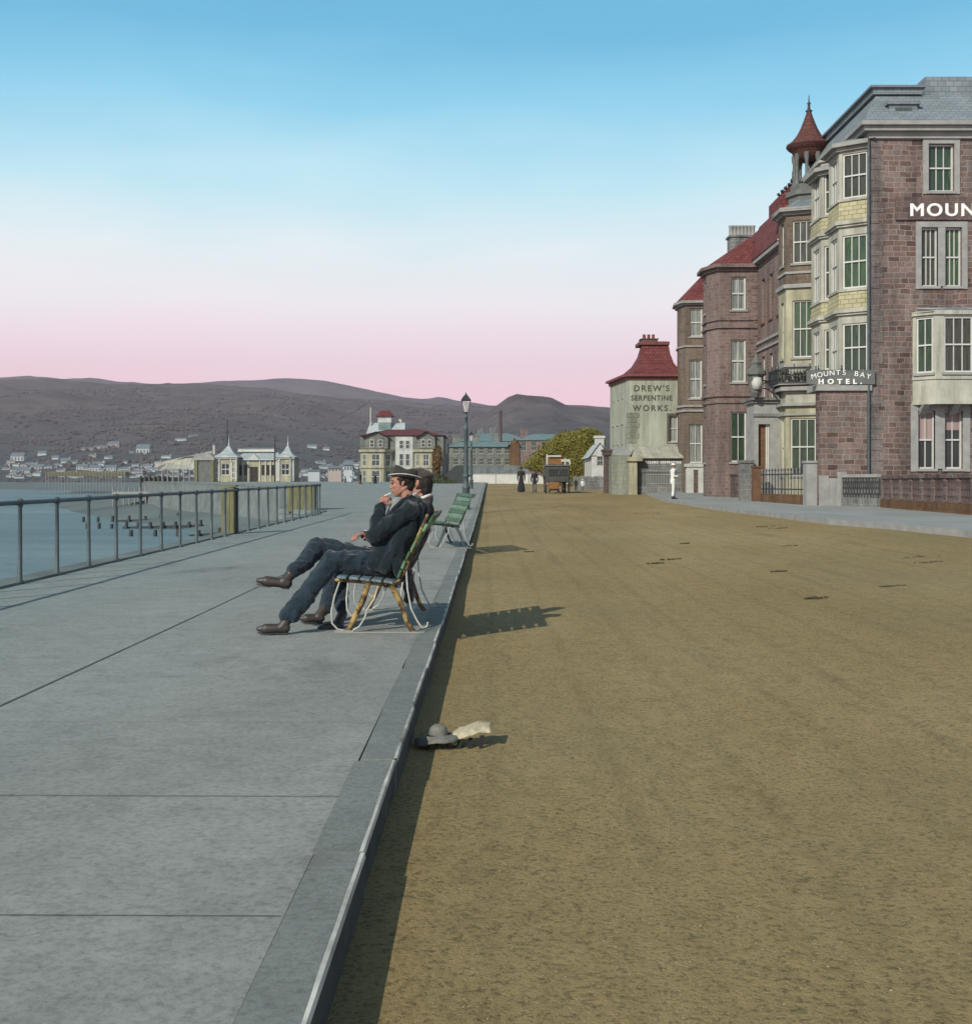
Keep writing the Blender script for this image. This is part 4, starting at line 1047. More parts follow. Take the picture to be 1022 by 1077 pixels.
text("DREW'S", .50, M['darkletter'], wk, f_m, kx(685), .006, Zw(411.3), bold=.012, extrude=.004, spacing=1.3)
text("SERPENTINE", .43, M['darkletter'], wk, f_m, kx(685.2), .006, Zw(421), bold=.012, extrude=.004, spacing=1.16, widen=.93)
text("WORKS.", .48, M['darkletter'], wk, f_m, kx(685.5), .006, Zw(432), bold=.012, extrude=.004, spacing=1.4)
for i in range(4):       # small worn painted line on the side wall
    pass
t_ = MB(); wb_.bands(t_, Zw(399), .2, .1); wb_.bands(t_, Zw(396), .14, .3); t_.build('eaves', M['redpaint'], wk)
r_ = MB()
prof = [(0, Zw(394.5), .0), (.28, Zw(389), 0), (.5, Zw(380), 0), (.62, Zw(370), 0), (.68, Zw(359.5), 0)]
c = Vector((ax(690, 76), 76.6)); P0 = [Vector(q) for q in WP] + [Vector((ax(722, WY), 79.5)), ]
P0 = [c + (q - c) * 1.08 for q in P0]
target = [Vector(q) for q in ((ax(673, 77.4), 77.4), (ax(674, 76.2), 76.2), (ax(675.5, 75.6), 75.6), (ax(703, 75.6), 75.6), (ax(703, 77.4), 77.4))]
rings = [[(a.x + (b.x - a.x) * (k / .68), a.y + (b.y - a.y) * (k / .68), z) for a, b in zip(P0, target)] for k, z, _ in prof]
n = len(P0); vs = [q for rg in rings for q in rg]
r_.add(vs, [(j * n + i, j * n + (i + 1) % n, (j + 1) * n + (i + 1) % n, (j + 1) * n + i) for j in range(len(rings) - 1) for i in range(n)] + [tuple(range((len(rings) - 1) * n, len(rings) * n))])
rfo = r_.build('roof', M['redtile'], wk)
p = MB(); p.box(ax(672, 75.5), ax(704, 75.5), 75.45, 77.5, Zw(359.5) + .003, Zw(356)); p.build('lead_cap', M['redpaint'], wk)
p = MB(); cx0 = ax(682, 76.5); p.box(cx0 - .5, cx0 + .5, 76, 77, Zw(356), Zw(352.5)); p.box(cx0 - .56, cx0 + .56, 75.95, 77.05, Zw(352.5) + .003, Zw(351.8))
chm = p.build('chimney_stack', M['darkstone'], rfo)
for dx in (-.28, 0, .28):
    q = MB(); q.lathe([(.12, 0), (.1, .08), (.09, .26), (.11, .3), (.001, .3)], (cx0 + dx, 76.5, Zw(351.8)), 8); q.build('chimney_pot', M['redpaint'], rfo)
# ground-floor shop
sf = Fr((ax(669, 72.6), 72.6), (ax(723, 72.6), 72.6)); Zs = lambda y: az(y, 72.6)
p = MB(); p.obox(sf, 0, sf.L, -1.35, 0, .4, Zs(479.5)); p.build('shop_front', M['signgrey'], wk)
p = MB(); P = sf.P; p.add([P(-.3, .25, Zs(480)), P(sf.L, .25, Zs(480)), P(sf.L, -1.36, Zs(469)), P(-.3, -1.36, Zs(469)), P(-.3, .25, Zs(482)), P(sf.L, .25, Zs(482)), P(-.3, -1.36, Zs(482))], [(0, 1, 2, 3), (4, 5, 1, 0), (6, 4, 0, 3)]); p.build('shop_roof', M['cream'], wk)
p = MB(); p.obox(sf, -.0, sf.L - .0, .003, .06, .45, Zs(511)); p.build('stall_riser', M['greystone'], wk)
p = MB(); ks = lambda x: (x - 669) * 72.6 / F
p.obox(sf, ks(671), ks(719), .003, .05, Zs(497), Zs(481)); sbo = p.build('sign_board', M['signgrey'], wk)
text('LIZARD SERPENTINE', .185, M['sign'], sbo, sf, ks(697.5), .052, Zs(487.4), bold=.006, extrude=.003, spacing=1.25)
rng = random.Random(7); p = MB()
for y_, xa, xb in ((490.2, 679, 715), (492.8, 690, 712), (495.6, 680, 704)):        # three lines of lettering too worn to read
    x_ = xa
    while x_ < xb:
        wd_ = rng.uniform(.4, 1.1); p.obox(sf, ks(x_), ks(x_ + wd_), .052, .056, Zs(y_) - .0, Zs(y_) + rng.uniform(.05, .12)); x_ += wd_ + rng.uniform(.4, 1.0)
p.build('worn_lettering', M['greytrim'], sbo)
p = MB()
for i in range(26): q = ks(680) + (ks(722) - ks(680)) * i / 25; p.obox(sf, q - .015, q + .015, .003, .03, Zs(511), Zs(497.5))
for zz in (499.5, 509): p.obox(sf, ks(680), ks(722), .031, .045, Zs(zz), Zs(zz - .7))
p.build('shutter', M['greytrim'], wk)
fpl = Fr((ax(643, 73.4), 73.4), (ax(662, 72.2), 72.2))
p = MB(); wall_face(p, fpl, .3, az(479, 73)); wall_face(p, Fr((ax(643, 75), 78), (ax(643, 73.4), 73.4)), .3, az(479, 73)); p.build('corner_wall', M['greenstone'], wk)
p = MB(); fq = Fr((ax(661, 72.1), 72.1), (ax(670, 72.1), 72.1)); p.obox(fq, 0, fq.L, -1, 0, .4, az(485, 72.1)); p.obox(fq, -.12, fq.L + .3, -1, .15, az(485, 72.1) + .003, az(480.5, 72.1)); p.build('porch', M['yellowcream'], wk)
p = MB(); p.box(ax(635.5, 76), ax(643.5, 76), 76, 76.6, .4, az(479, 76)); p.box(ax(634, 76), ax(645, 76), 75.9, 76.7, az(479, 76) + .003, az(475, 76)); p.box(ax(633, 76), ax(646, 76), 75.85, 76.75, az(475, 76) + .003, az(472.5, 76))
p.build('pilaster', M['darkstone'], wk)
p = MB(); p.add([(ax(643, 73.3), 73.3, az(479, 73)), (ax(663, 72.2), 72.2, az(479, 73)), (ax(668, 74), 74, az(470, 74)), (ax(645, 77), 77, az(470, 76))], [(0, 1, 2, 3)]); p.build('corner_roof', M['greytrim'], wk)
# ---------------------------------------------------------------- sea rail
rail = empty('promenade_railing', (-5.68, 20, deck_z(20)), 'long iron railing of round posts with one top rail along the sea edge', 'railing')
def rx(y): return -5.70 + .0038 * y
RH = .985
rp = [12.4 + 1.285 * i for i in range(22)] + [40.0]
p = MB(); pts = []
for y in rp + [41.2]: pts.append((rx(y), y, deck_z(y) + RH + .012 * mnoise.noise(Vector((y * .4, 0, 0)))))
p.tube([(rx(9), 9, deck_z(9) + RH)] + pts, .028, 8); p.build('top_rail', M['railiron'], rail)
for i, y in enumerate([11.1] + rp + [40.6, 41.2]):
    lean = .02 * mnoise.noise(Vector((y * 2.1, 4, 0)))
    q = MB(); z0 = deck_z(y)
    q.lathe([(.06, 0), (.055, .03), (.03, .05), (.026, .5), (.024, RH - .06), (.035, RH - .04), (.045, RH), (.035, RH + .04), (.012, RH + .05), (.001, RH + .05)], (rx(y), y, z0), 10)
    for k in range(len(q.v)): q.v[k].x += lean * (q.v[k].z - z0)
    q.build('post', M['railiron'], rail)

# ---------------------------------------------------------------- benches
M['benchslat'] = mk('green_painted_slat', (.035, .085, .04), .5, .5, 14, .2, stretch=(1, .3, 1))
M['benchslat2'] = mk('pale_green_slat', (.10, .19, .11), .55, .4, 14, .2, stretch=(1, .3, 1))
M['seatslat'] = mk('grey_blue_slat', (.12, .17, .19), .6, .35, 12, .2, stretch=(1, .3, 1))
m_, n__, l__, b__ = new_mat('worn_ochre_bench_iron', .6, .3); v__ = coord(n__, l__, 'Object')
l__.new(ramp(n__, l__, noise_tex(n__, l__, v__, 11, 5, .7), [(.40, (.035, .022, .016)), (.50, (.10, .062, .025)), (.58, (.27, .19, .06)), (.7, (.34, .26, .10))]), b__.inputs['Base Color']); M['benchwood'] = m_
M['rodpale'] = mk('pale_iron_rod', (.36, .37, .34), .45, .3, 9, .1)
def slat(mb, x, z, ang, y0, y1, wd=.075, th=.022):
    c_, s_ = math.cos(ang), math.sin(ang)
    vs = []
    for yy in (y0, y1):
        for a, b in ((-wd / 2, -th / 2), (wd / 2, -th / 2), (wd / 2, th / 2), (-wd / 2, th / 2)):
            vs.append((x + a * c_ - b * s_, yy, z + a * s_ + b * c_))
    mb.add(vs, [(0, 1, 2, 3), (7, 6, 5, 4), (0, 4, 5, 1), (1, 5, 6, 2), (2, 6, 7, 3), (3, 7, 4, 0)])
def make_bench(loc, label):
    "faces -X; local origin on the ground under the near end"
    X, Y, Zz = loc
    b = empty('park_bench', loc, label, 'bench')
    L = 1.75
    W = lambda x, y, z: (X + x, Y + y, Zz + z)
    # seat runs from x=-.62 (front) to -.14, back rises to x=.13
    sp = [(-.60, .462), (-.50, .455), (-.405, .445), (-.31, .435), (-.215, .425)]
    for i, (x, z) in enumerate(sp):
        p = MB(); slat(p, X + x, Zz + z, -.08 - .03 * i, Y - .06, Y + L + .06); p.build('seat_slat', M['seatslat' if i < 5 else 'benchslat'], b, bevel=.004)
    bp = [(-.125 + .031 * i + .0022 * i * i, .49 + .076 * i) for i in range(7)]
    for i, (x, z) in enumerate(bp):
        p = MB(); slat(p, X + x, Zz + z, math.pi / 2 - .36 - .03 * i, Y - .04, Y + L + .04, .072); p.build('back_slat', M['benchslat2' if i % 2 else 'benchslat'], b, bevel=.004)
    for yy in (0, L):
        f = MB()
        f.tube([W(x, yy, z) for x, z in ((-.66, .435), (-.62, .44), (-.45, .425), (-.28, .405), (-.19, .40), (-.13, .43), (-.09, .50), (-.05, .60), (.0, .73), (.06, .87), (.11, .98))], .018, 6)
        f.build('side_frame', M['benchwood'], b)
        f = MB(); f.tube([W(x, yy + d, z) for x, z, d in ((-.385, .415, 0), (-.43, .27, 0), (-.50, .12, 0), (-.56, .0, 0))], [.028, .03, .026, .03], 6); f.build('leg', M['benchwood'], b)
        f = MB(); f.tube([W(x, yy, z) for x, z in ((-.20, .40), (-.13, .28), (-.095, .18), (-.055, .07), (-.005, .0))], [.026, .028, .024, .022, .026], 6); f.build('leg', M['benchwood'], b)
        f = MB()
        f.tube([W(x, yy, z) for x, z in ((-.62, .43), (-.665, .30), (-.69, .18), (-.685, .08), (-.64, .03), (-.585, .02))], .0085, 6)
        f.tube([W(x, yy, z) for x, z in ((-.55, .43), (-.565, .28), (-.56, .19), (-.53, .14), (-.505, .15))], .0085, 6)
        f.tube([W(x, yy, z) for x, z in ((-.30, .40), (-.335, .28), (-.39, .20), (-.415, .12), (-.46, .05), (-.52, .015))], .0085, 6)
        f.tube([W(x, yy, z) for x, z in ((-.10, .42), (-.115, .30), (-.125, .2))], .0085, 6)
        f.tube([W(x, yy, z) for x, z in ((-.07, .52), (-.06, .36), (-.03, .2), (.02, .1), (.06, .04), (.1, .05), (.11, .09))], .0085, 6)
        f.build('scroll_rod', M['rodpale'], b)
        f = MB(); f.box(X - .66, X - .50, Y + yy - .03, Y + yy + .04, Zz, Zz + .022); f.build('foot_plate', M['greytrim'], b, bevel=.004)
    f = MB(); f.box(X - .62, X + .08, Y - .045, Y - .01 , Zz + .002, Zz + .012); f.build('base_strap', M['greytrim'], b)
    f = MB(); f.box(X - .26, X - .12, Y + .0, Y + L, Zz + .372, Zz + .398); f.build('under_rail', M['timber'], b)
    return b
BX, BY = -.59, 10.24
bench = make_bench((BX, BY, deck_z(BY)), 'nearest slatted bench with yellowish iron legs, on which the two men sit')
bench2 = copy_tree(bench)
bench2.location = (-.35, 22.3, deck_z(22.3)); bench2.rotation_euler = (0, 0, R(10)); bench2['label'] = 'empty green slatted bench farther along the promenade kerb, behind the seated men'
for o in (bench, bench2): o['group'] = 'slatted benches along the promenade kerb'
for c in kids(bench2):
    if c.name.startswith('seat_slat'):
        c.data = c.data.copy(); c.data.materials[0] = M['benchslat']
    if c.name.startswith('leg') or c.name.startswith('side_frame'):
        c.data = c.data.copy(); c.data.materials[0] = M['railiron']
# dark coat left on the far bench
cb = MB()
# ---------------------------------------------------------------- street lamps
def make_lamp(loc, label):
    X, Y, Zz = loc; b = empty('street_lamp', loc, label, 'street lamp')
    H = 4.36
    p = MB(); p.lathe([(.17, 0), (.17, .1), (.14, .14), (.13, .8), (.15, .84), (.15, .9), (.11, .95), (.10, 1.25), (.14, 1.29), (.14, 1.34), (.09, 1.4)], (X, Y, Zz), 12); p.build('base', M['railiron'], b)
    p = MB(); p.lathe([(.09, 1.38), (.083, 2.1), (.075, 3.0), (.085, 3.02), (.085, 3.08), (.068, 3.1), (.06, 3.45), (.075, 3.47), (.075, 3.52), (.04, 3.56), (.03, 3.66)], (X, Y, Zz), 12); p.build('column', M['railiron'], b)
    l = MB(); zb, zt = 3.68, 4.12
    for k in range(4):
        a = math.pi / 4 + k * math.pi / 2; a2 = a + math.pi / 2
        A = (X + .115 * math.cos(a), Y + .115 * math.sin(a), Zz + zb); B = (X + .235 * math.cos(a), Y + .235 * math.sin(a), Zz + zt)
        A2 = (X + .115 * math.cos(a2), Y + .115 * math.sin(a2), Zz + zb); B2 = (X + .235 * math.cos(a2), Y + .235 * math.sin(a2), Zz + zt)
        l.tube([A, B], .013, 5); l.tube([A, A2], .014, 5); l.tube([B, B2], .016, 5)
    l.lathe([(.03, 3.62), (.05, 3.66), (.09, 3.68), (.001, 3.685)], (X, Y, Zz), 8)
    l.build('lantern_frame', M['iron'], b)
    p = MB(); p.lathe([(.16, zb + .01), (.32, zt - .01)], (X, Y, Zz), 4, smooth=False)
    me = p
    for k in range(len(me.v)):
        v = me.v[k] - Vector((X, Y, 0)); r = Matrix.Rotation(math.pi / 4, 3, 'Z') @ Vector((v.x * .69, v.y * .69, v.z)); me.v[k] = r + Vector((X, Y, 0))
    p.build('lantern_glass', M['lampglass'], b)
    p = MB(); p.lathe([(.255, 4.12), (.26, 4.14), (.16, 4.25), (.09, 4.31), (.05, 4.33), (.05, 4.37), (.02, 4.40), (.001, 4.43)], (X, Y, Zz), 4, smooth=False)
    for k in range(len(p.v)):
        v = p.v[k] - Vector((X, Y, 0)); r = Matrix.Rotation(math.pi / 4, 3, 'Z') @ Vector((v.x, v.y, v.z)); p.v[k] = r + Vector((X, Y, 0))
    p.build('lantern_cap', M['iron'], b)
    p = MB(); p.lathe([(.012, 3.69), (.012, 3.85), (.03, 3.87), (.001, 3.95)], (X, Y, Zz), 6); p.build('burner', M['rodpale'], b)
    return b
m, n_, l_, b_p = new_mat('clear_lantern_glass', .1, .5)
b_p.inputs['Base Color'].default_value = (.75, .70, .70, 1); b_p.inputs['Alpha'].default_value = .28
M['lampglass'] = m
lamp = make_lamp((ax(490, 46), 46, deck_z(46) - .06), 'tall iron street lamp with a glazed lantern, the nearer of the two on the promenade')
lamp['group'] = 'street lamps along the promenade'
l2 = copy_tree(lamp); l2.location = (ax(495.5, 88), 88, deck_z(88) - .3); l2['label'] = 'smaller-looking farther street lamp just right of the near lamp, against the stone terrace'

# ---------------------------------------------------------------- hats left by the kerb
def wobble(mb, c, f, amp):
    for k in range(len(mb.v)):
        v = mb.v[k]; mb.v[k] = v + Vector((0, 0, amp * mnoise.noise(Vector((v.x * f, v.y * f, 0)))))
M['straw'] = mk('grey_straw', (.15, .15, .13), .9, .3, 30, .5, fine=120)
M['blackribbon'] = mk('black_ribbon', (.012, .012, .012), .8, .2, 9, 0)
M['straw2'] = mk('pale_straw', (.42, .37, .25), .9, .3, 30, .5, fine=120)
Yh = 6.5; hc = Vector((ax(461, Yh), Yh, road_z(-.3, Yh) + .032))
hat = empty('sun_hat', hc, 'grey straw hat with a round crown lying in the shaded gutter beside the kerb', 'hat')
p = MB(); p.lathe([(.055, .018), (.09, .006), (.118, .0), (.122, .005), (.09, .014), (.06, .03)], hc, 20, sx=1.05, sy=1.25); wobble(p, hc, 9, .03)
for k in range(len(p.v)): p.v[k].z += .12 * (p.v[k].x - hc.x)
p.build('brim', M['straw'], hat)
p = MB(); p.lathe([(.052, .015), (.050, .045), (.043, .066), (.025, .080), (.001, .083)], hc + Vector((-.0, 0, 0)), 16); p.build('crown', M['straw'], hat)
p = MB(); p.lathe([(.0535, .018), (.0525, .032)], hc, 16); p.build('band', M['timber'], hat)
p = MB()
for dx in (-.05, -.005, .05): p.box(hc.x + dx - .007, hc.x + dx + .007, Yh - .10, Yh - .085, hc.z - .034, hc.z + .004)
p.build('ribbon', M['blackribbon'], hat)
h2c = Vector((ax(495, Yh), Yh, road_z(-.1, Yh) + .040))
hat2 = empty('crushed_hat', h2c, 'crushed pale straw hat with dark ribbons, lying in sunlight right of the grey hat', 'hat')
p = MB(); n = 22
for i in range(n + 1):
    t = i / n; 
vs = []
for i in range(n + 1):
    t = i / n; x = h2c.x - .10 + .205 * t
    for j, (dy, dz) in enumerate(((-.09, 0), (-.05, .012), (0, .02), (.05, .03), (.09, .018))):
        vs.append((x, Yh + dy + .03 * mnoise.noise(Vector((t * 4, j, 0))), h2c.z - .012 + .055 * t + dz + .016 * mnoise.noise(Vector((t * 5, j * .9, 2))) + .02 * math.sin(t * math.pi)))
fs = [(i * 5 + j, (i + 1) * 5 + j, (i + 1) * 5 + j + 1, i * 5 + j + 1) for i in range(n) for j in range(4)]
p.add(vs, fs, 0, True); o = p.build('brim', M['straw2'], hat2); sm = o.modifiers.new('thick', 'SOLIDIFY'); sm.thickness = .004
p = MB()
for dx in (-.06, -.005, .055): p.add([(h2c.x + dx - .012, Yh - .085, h2c.z - .042), (h2c.x + dx + .008, Yh - .085, h2c.z - .042), (h2c.x + dx + .016, Yh - .07, h2c.z + .012 + dx * .2), (h2c.x + dx - .006, Yh - .07, h2c.z + .012 + dx * .2),
                                       (h2c.x + dx - .012, Yh - .07, h2c.z - .042), (h2c.x + dx + .008, Yh - .07, h2c.z - .042), (h2c.x + dx + .016, Yh - .055, h2c.z + .012 + dx * .2), (h2c.x + dx - .006, Yh - .055, h2c.z + .012 + dx * .2)],
                                      [(0, 1, 2, 3), (7, 6, 5, 4), (1, 5, 6, 2), (0, 3, 7, 4)])
p.build('ribbon', M['blackribbon'], hat2)

# ---------------------------------------------------------------- droppings and litter on the road
rng = random.Random(11)
M['dung'] = mk('dark_droppings', (.06, .05, .03), .95, .4, 20, .6)
D_ = [(370, 540, 17), (352, 541, 9), (760, 553, 16), (742, 551, 8), (712, 588, 18), (690, 592, 12), (962, 588, 26), (985, 592, 20), (876, 614, 12), (817, 600, 6), (843, 556, 8), (556, 580, 5), (808, 560, 9), (846, 618, 14), (728, 572, 8)]
spots = [(676, 540, 12), (690, 541, 10), (806, 554, 14), (820, 556, 14), (705, 589, 22), (690, 593, 14), (962, 587, 28), (982, 592, 30), (818, 602, 14), (935, 618, 16), (858, 630, 20), (555, 581, 6), (720, 572, 7), (830, 575, 8)]
st_ = MB()
for (x, y, wpx) in spots:
    # find the depth where the road meets that sight line
    Y = 10.0
    while Y < 90 and CZ - (y - 507) * Y / F > road_z(ax(x, Y), Y): Y += .1
    Xc = ax(x, Y); wd = wpx * Y / F / 2
    for k in range(15):
        a = rng.gauss(0, .8) * wd; b = rng.gauss(0, .25) * wd; r = rng.uniform(.01, .032)
        st_.ball((Xc + a, Y + b, road_z(Xc + a, Y + b) + .008), (r, r * rng.uniform(.8, 1.6), r * .35), 4)
st_.build('road_droppings', M['dung'], label='scattered dark droppings lying in streaks on the gravel road', cat='droppings', kind='stuff')

pb_ = MB(); rgp = random.Random(5)
for i in range(2600):
    Y = 2.2 + 22 * rgp.random() ** 1.5; X = rgp.uniform(xk(Y) + .03, min(kr(Y) - .1, Y * .42)); r = rgp.uniform(.0015, .0042)
    z = road_z(X, Y) + .012 * mnoise.noise(Vector((X * .9, Y * .35, 0)))
    a = [r * rgp.uniform(.7, 1.3) for _ in range(5)]
    pb_.ball((X, Y, z), (a[0], a[1], a[2] * .6), 4)
pb_.build('loose_gravel', mk('gravel_stone', (.24, .20, .12), .9, .5, 9, 0), label='loose gravel and grit scattered over the road', cat='gravel', kind='stuff')
# ---------------------------------------------------------------- groynes on the beach
def groyne(x0, x1, Y, zt, label, step, gap0=0, plank_from=0.3):
    gv = empty('groyne', ((x0 + x1) / 2, Y, SZ), label, 'groyne', 'timber groynes running into the sea')
    if plank_from < 1:
        p = MB(); xa = x0 + (x1 - x0) * plank_from; nn_ = 10
        for i in range(nn_):
            a = xa + (x1 - xa) * i / nn_; b = xa + (x1 - xa) * (i + 1) / nn_; z = SZ - .1; h = zt * (.35 + .5 * i / nn_)
            p.box(a, b - .03, Y - .06, Y + .06, z, SZ + h)
        p.build('planking', M['timber'], gv)
    x = x0
    while x <= x1:
        q = MB(); h = zt * rng.uniform(.8, 1.25) * (1 + .5 * (x - x0) / (x1 - x0)); w_ = .17
        q.tube([(x, Y - .15, SZ - .5), (x + .04, Y - .15, SZ + h)], [.17, .14], 6); q.build('post', M['timber'], gv); x += step * rng.uniform(.85, 1.15)
groyne(ax(88, 124), ax(206, 124), 124, .55, 'timber groyne of posts and planks, the one farthest out beyond the railing', 1.55)
groyne(ax(92, 106), ax(214, 106), 106, .45, 'timber groyne of posts and planks, the middle one beyond the railing', 1.1)
groyne(ax(138, 91), ax(236, 91), 91, .38, 'nearest short groyne of sparse stumps in the shallow water beyond the railing', 1.75, plank_from=.62)
tidep = ((0))

# ---------------------------------------------------------------- yellow things behind the rail
def boards(name, x0, x1, Y, z0, z1, mat, label, cat, dep=.5):
    e = empty(name, ((x0 + x1) / 2, Y, z0), label, cat); p = MB(); n = max(3, int((x1 - x0) / .12))
    for i in range(n):
        a = x0 + (x1 - x0) * i / n; p.box(a + .004, x0 + (x1 - x0) * (i + 1) / n - .004, Y, Y + dep, z0, z1 + .02 * mnoise.noise(Vector((a * 9, 0, 0))))
    p.build('boarding', mat, e)
    q = MB(); q.box(x0 - .04, x1 + .04, Y - .03, Y + dep + .03, z1 + .022, z1 + .06); q.build('lid', mat, e)
    return e
boards('wooden_locker', ax(300, 45), ax(329, 45), 45.4, deck_z(45) - .05, az(511, 45), M['yellowpaint'], 'yellow boarded wooden locker behind the far end of the railing', 'locker', .8)
boards('boarded_pillar', ax(226, 27), ax(240, 27), 27.6, -2.6, az(513, 27), M['yellowpaint'], 'narrow yellow boarded pillar rising just outside the railing', 'pillar', .3)
p = MB()
for k in range(2): pass
# ---------------------------------------------------------------- far seafront buildings
def simple_house(name, x0, x1, Y, yb, ye, yr, dep, wall, roof, label, cat='house', group=None, rows=(), ncol=4, chim=(), gable=False, winw=.9, winh=1.4, pane='glassf', bars=1):
    "x0..x1 photo span at distance Y, yb base, ye eaves, yr ridge"
    X0, X1 = ax(x0, Y), ax(x1, Y); zb, ze, zr = az(yb, Y), az(ye, Y), az(yr, Y)
    e = empty(name, ((X0 + X1) / 2, Y, zb), label, cat, group)
    p = MB(); f = Fr((X0, Y), (X1, Y)); ho = []
    for yr_ in rows:
        for i in range(ncol):
            c = f.L * (i + .5) / ncol; z = az(yr_, Y); ho.append((c - winw / 2, c + winw / 2, z, z + winh))
    wall_face(p, f, zb - 1, ze, ho, reveal=.12)
    wall_face(p, Fr((X1, Y), (X1, Y + dep)), zb - 1, ze); wall_face(p, Fr((X0, Y + dep), (X0, Y)), zb - 1, ze)
    if gable: p.add([(X0, Y, ze), (X1, Y, ze), ((X0 + X1) / 2, Y, zr)], [(0, 1, 2)])
    p.build('wall', wall, e)
    for a, b, c, d in ho: window(e, f, a, b, c, d, pane=pane, bars=bars, inset=.1, fw=.07, frame='cream', sill=False)
    r_ = MB(); o = .25
    if gable:
        m_ = (X0 + X1) / 2
        r_.add([(X0 - o, Y - .1, ze - .1), (m_, Y - .1, zr + .05), (m_, Y + dep, zr + .05), (X0 - o, Y + dep, ze - .1), (X1 + o, Y - .1, ze - .1), (X1 + o, Y + dep, ze - .1)], [(0, 1, 2, 3), (1, 4, 5, 2)])
    else:
        i_ = min((X1 - X0) * .3, dep * .4)
        r_.add([(X0 - o, Y - o, ze), (X1 + o, Y - o, ze), (X1 + o, Y + dep + o, ze), (X0 - o, Y + dep + o, ze), (X0 + i_, Y + dep / 2, zr), (X1 - i_, Y + dep / 2, zr)], [(0, 1, 5, 4), (1, 2, 5), (2, 3, 4, 5), (3, 0, 4)])
    ro = r_.build('roof', roof, e)
    for xc, w_, yt in chim:
        q = MB(); X = ax(xc, Y + dep / 2); q.box(X - w_ / 2, X + w_ / 2, Y + dep / 2 - .4, Y + dep / 2 + .4, min(ze, zr), az(yt, Y + dep / 2)); q.box(X - w_ / 2 - .08, X + w_ / 2 + .08, Y + dep / 2 - .48, Y + dep / 2 + .48, az(yt, Y + dep / 2) + .003, az(yt, Y + dep / 2) + .2)
        q.build('chimney', wall, ro)
    return e
# big yellow and white villa with red roof and white lookout
V = 150.0; Zv = lambda y: az(y, V)
vl = simple_house('villa', 379, 466, V, 511, 458, 449, 12, M['farstone'], M['redtile'], 'large yellow and white seafront villa with red roof and pale lookout, behind the seated men', rows=(), chim=())
fv = Fr((ax(416, V), V - .03), (ax(434, V), V - .03))
p = MB(); wall_face(p, fv, .4, Zv(459)); p.build('white_wall', M['lime'], vl)
for zz0, zz1 in ((Zv(472), Zv(463)), (Zv(490), Zv(477)), (Zv(508), Zv(495))):
    for c in (.7, 1.45): window(vl, fv, c - .27, c + .27, zz0, zz1, pane='glassf', inset=-.03, bars=0, sill=False, frame='whitepaint')
for (xa, xb, gt) in ((379, 413, 456), (436, 461, 456)):
    A0, A1 = ax(xa, V), ax(xb, V); ww = A1 - A0
    bvy = Bay([(A0, V - .01), (A0 + ww * .25, V - 1.3), (A1 - ww * .25, V - 1.3), (A1, V - .01)])
    p = MB()
    for i, fr in enumerate(bvy.fr):
        wn_ = [(fr.L / 2, fr.L * .55, Zv(490.5), Zv(477.5) - Zv(490.5), 1), (fr.L / 2, fr.L * .55, Zv(508), Zv(494.5) - Zv(508), 1)]
        blockwin(vl, p, fr, wn_, .3, Zv(473), pane='glassf', inset=.08, frame='lime', bw=.05, fw=.1, sill=False)
    bvy.bands(p, Zv(475.5), .3, .25); bvy.bands(p, Zv(492.5), .2, .15)
    p.prism(bvy.pts, Zv(473) - .01, Zv(473)); p.build('bay', M['yellowcream'] if xa > 400 else M['yellowcream'], vl)
    p = MB(); c_ = (A0 + A1) / 2; hw = ww * .36
    p.add([(c_ - hw, V - .4, Zv(472)), (c_ + hw, V - .4, Zv(472)), (c_ + hw, V - .4, Zv(460)), (c_, V - .4, Zv(454.5)), (c_ - hw, V - .4, Zv(460)),
           (c_ - hw, V, Zv(472)), (c_ + hw, V, Zv(472)), (c_ + hw, V, Zv(460)), (c_ - hw, V, Zv(460))], [(0, 1, 2, 3, 4), (1, 6, 7, 2), (0, 4, 8, 5)])
    p.build('gable', M['farstone'], vl)
    fr = Fr((c_ - hw, V - .43), (c_ + hw, V - .43))
    for s_ in (.32, .68): window(vl, fr, fr.L * s_ - .28, fr.L * s_ + .28, Zv(470.5), Zv(462.5), pane='glassf', inset=-.03, bars=0, sill=False, frame='whitepaint')
    p = MB(); p.add([(c_ - hw - .25, V - .8, Zv(460.5)), (c_, V - .8, Zv(453.8)), (c_, V + 3, Zv(453.8)), (c_ - hw - .25, V + 3, Zv(460.5)), (c_ + hw + .25, V - .8, Zv(460.5)), (c_ + hw + .25, V + 3, Zv(460.5))], [(0, 1, 2, 3), (1, 4, 5, 2)])
    p.build('gable_roof', M['redtile'], vl)
lk = MB(); Yk = V + 5; lk.add([(ax(385, Yk), Yk, az(456, Yk)), (ax(426, Yk), Yk, az(456, Yk)), (ax(425, Yk), Yk + 1.5, az(444, Yk)), (ax(388, Yk), Yk + 1.5, az(444, Yk)), (ax(385, Yk), Yk + 6, az(456, Yk)), (ax(426, Yk), Yk + 6, az(456, Yk)), (ax(425, Yk), Yk + 5, az(444, Yk)), (ax(388, Yk), Yk + 5, az(444, Yk))],
                          [(0, 1, 2, 3), (1, 5, 6, 2), (4, 0, 3, 7), (3, 2, 6, 7)])
lk.build('upper_roof', M['whiteslate'], vl)
lk = MB(); lk.box(ax(397, Yk), ax(411, Yk), Yk + .6, Yk + 2.4, az(456, Yk), az(437.5, Yk)); lk.build('lookout', M['lime'], vl)
lk = MB(); lk.box(ax(397.5, Yk), ax(410.5, Yk), Yk + .5, Yk + .57, az(452, Yk), az(444, Yk)); lk.build('lookout_window', M['tealslate'], vl)
